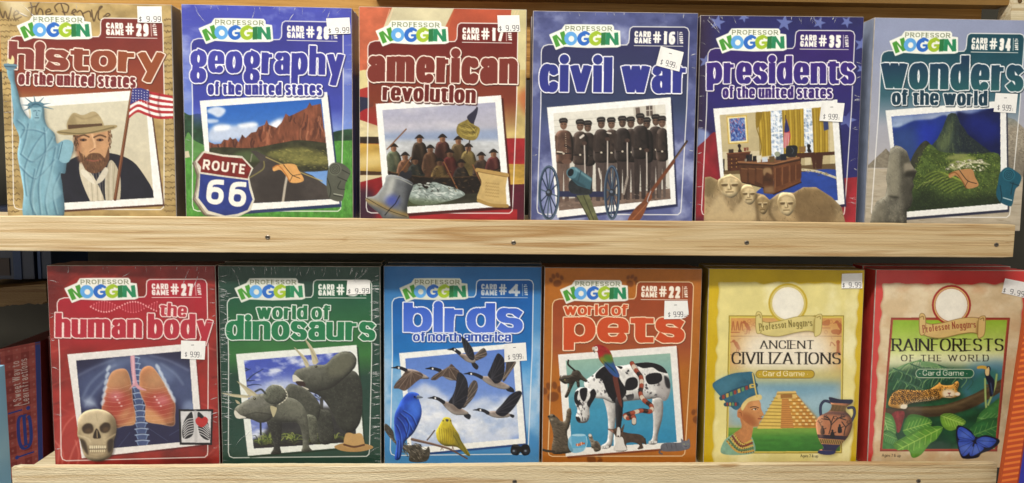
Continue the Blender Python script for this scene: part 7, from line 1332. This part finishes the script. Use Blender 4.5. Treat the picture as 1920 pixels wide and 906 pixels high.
def side_box(label, x0, x1, y0, y1, z0, z1, col, extra):
    r = empty('stock_box', ((x0 + x1) / 2, y0, z0)); tag(r, label, 'box', 'boxes on the neighbouring shelf')
    block('carton', (x0 - (x0 + x1) / 2, 0, 0), (x1 - (x0 + x1) / 2, y1 - y0, z1 - z0), material('stock_card', lin(col), .5, .3, nz=.3, nscale=60), r)
    for nm, lo, hi, c in extra: block(nm, (lo[0], -.0012, lo[1]), (hi[0], -.0004, hi[1]), material('stock_print', lin(c), .5), r, 0)
xa, xb = at(0, 500, .145).x, at(86, 500, .145).x
side_box('dark blue box with a brown picture on the weathered shelf', xa - .03, xb - .012, .145, .22, zt + .0005, zt + .075, '0e1c38', [('picture', (-.012, .004), (.008, .022), '2c1c14'), ('band', (.012, .0), (.020, .06), '163058')])
side_box('narrow blue box standing right of the dark blue box', xb - .0105, xb + .004, .148, .22, zt + .0005, zt + .07, '12243f', [('band', (-.006, .0), (-.003, .06), '1c3864')])

# the red checked spine, its writing read from below upwards
def spine(s):
    s.put(np.ones((s.H, s.W)), '862620', 1, None, (.06, 9, 9, 2)); k = 22
    for a in range(0, s.W, k * 2): s.F([(a, 0), (a + k, 0), (a + k, s.H), (a, s.H)], 'b8584c', .5)
    for b in range(0, s.H, k * 2): s.F([(0, b), (s.W, b), (s.W, b + k), (0, b + k)], 'b8584c', .5)
    for b in range(k // 2, s.H, k):
        for a in range(k // 2, s.W, k): s.E(a, b, 3.4, 3.4, 'b87a6c', a=.5)
    s.S([(s.W - 8, 0), (s.W - 8, s.H)], 14, '1c2c78'); s.S([(3, 0), (3, s.H)], 12, '18266c'); s.S([(0, 6), (s.W, 6)], 5, '8a2620', .6)
    s.T('A Sweet Way to', (s.W * .52, s.H * .455), (s.W * .50, s.H * .09), 15, .15, 'd8c8c0', None, lab='lettering', asc=1.45, gap=.2, thin=.8); s.T('Learn Fractions', (s.W * .70, s.H * .455), (s.W * .68, s.H * .10), 15, .15, 'd8c8c0', None, lab='lettering', asc=1.45, gap=.2, thin=.8)
    s.T('ie!', (s.W * .76, s.H * .85), (s.W * .72, s.H * .475), 40, .24, '1a3088', None, lab='lettering', asc=1.5, gap=.2, thin=.45, serif=1.8)
yp = .16
A, B, C_, D = at(-6, 656, yp), at(76, 640, yp), at(82, 880, yp), at(6, 905, yp)
sp = Sheet('b8332a', None, 120, 380); spine(sp); sp.names[0] = 'spine'
rb = empty('checked_game_box', (D.x, yp, D.z)); tag(rb, 'red checked box with a blue edge at the lower left, writing running up its spine', 'game box')
def place(u, v):
    P = lambda p: np.array([p.x - D.x, p.z - D.z])
    a = P(A) + (P(B) - P(A)) * u[:, None]; b = P(D) + (P(C_) - P(D)) * u[:, None]; p = a + (b - a) * v[:, None]; return np.c_[p[:, 0], np.full(u.shape, -.0004), p[:, 1]]
cv = [(p.x - D.x, yy, p.z - D.z) for yy in (0, .10) for p in (A, B, C_, D)]
link('carton', cv, [(0, 1, 2, 3), (7, 6, 5, 4), (0, 4, 5, 1), (1, 5, 6, 2), (2, 6, 7, 3), (3, 7, 4, 0)], material('red_card', lin('6a1e1a'), .5, nz=.2), rb)
sheet_parts(sp, place, printed('spine_print', .1, .1), rb)
r2 = block('red_box', (B.x + .003, .168, C_.z - .004), (B.x + .034, .25, B.z + .004), material('red_stock', lin('5a1814'), .5, .3, nz=.35, nscale=50)); tag(r2, 'plain dark red box between the checked box and the anatomy box', 'box')
lb0, lb1 = at(-60, 690, .02), at(9, 684, .02)
V, F = bevelled((lb0.x, -.005, at(5, 925, .02).z), (lb1.x, .02, lb1.z), .0006)
b3 = link('light_blue_box', V, F, material('light_blue_card', lin('9ad0f0'), .45, .3, nz=.06)); tag(b3, 'light blue box cut off by the left edge, beside the lower shelf', 'box')

# the striped box leaning in at the lower right, nearer than the shelf
def egg(s):
    W, H = s.W, s.H
    s.put(np.ones((H, W)), '2c2f9c', 1, None, (.05, 20, 20, 2))
    s.F([(0, 0), (W, 0), (W, H * .28), (W * .2, H * .30), (0, H * .3)], 'd8c070'); s.C([(W * .22, H * .02), (W * .6, H * .02), (W, H * .1), (W, H * .34), (W * .4, H * .36), (W * .26, H * .2)], 'ecd8a0'); s.S([(W * .26, H * .28), (W * .32, H * .26), (W * .34, H * .34)], 14, '6a2418')
    blob = [(W * .30, H * .36), (W * .46, H * .40), (W * .42, H * .52), (W * .30, H * .66), (W * .34, H * .80), (W * .50, H * .92), (W * .6, H * .98), (W * 1.2, H * .98), (W * 1.2, H * .3), (W * .5, H * .3)]
    s.C(np.array(blob) + (-7, 3), '8d94c8'); s.C(blob, 'ecd6b0', n=(.03, 20, 20, 3)); s.E(W * .60, H * .70, W * .19, H * .085, 'd88a2c'); s.E(W * .57, H * .685, W * .10, H * .04, 'eeb048', blur=3)
    k = 0
    s.F([(0, 0), (W * .17, 0), (W * .17, H), (0, H)], 'b8481c')
    for b in range(-20, H + 20, 12): s.F([(0, b + 8), (W * .17, b), (W * .17, b + 5), (0, b + 13)], 'e0742c')
    s.S([(W * .17, 0), (W * .17, H)], 3, '8a2c14')
yp = -.055
a, d = at(1928, 560, yp), at(1875, 914, yp); ang = math.atan2(a.x - d.x, a.z - d.z)
eb = empty('striped_game_box', (d.x, yp, d.z), (0, ang, 0)); tag(eb, 'blue box with an orange striped edge leaning in at the lower right', 'game box')
es = Sheet('2c2f9c', None, 200, 400); egg(es); bh = math.hypot(a.x - d.x, a.z - d.z) * 1.02; bw = .085
block('carton', (0, 0, 0), (bw, .004, bh), material('striped_edge_card', lin('b04a20'), .5), eb)
sheet_parts(es, lambda u, v: np.c_[.0004 + u * (bw - .0008), np.full(u.shape, -.0003), bh - .0004 - v * (bh - .0008)], printed('striped_print', .1, .1), eb)
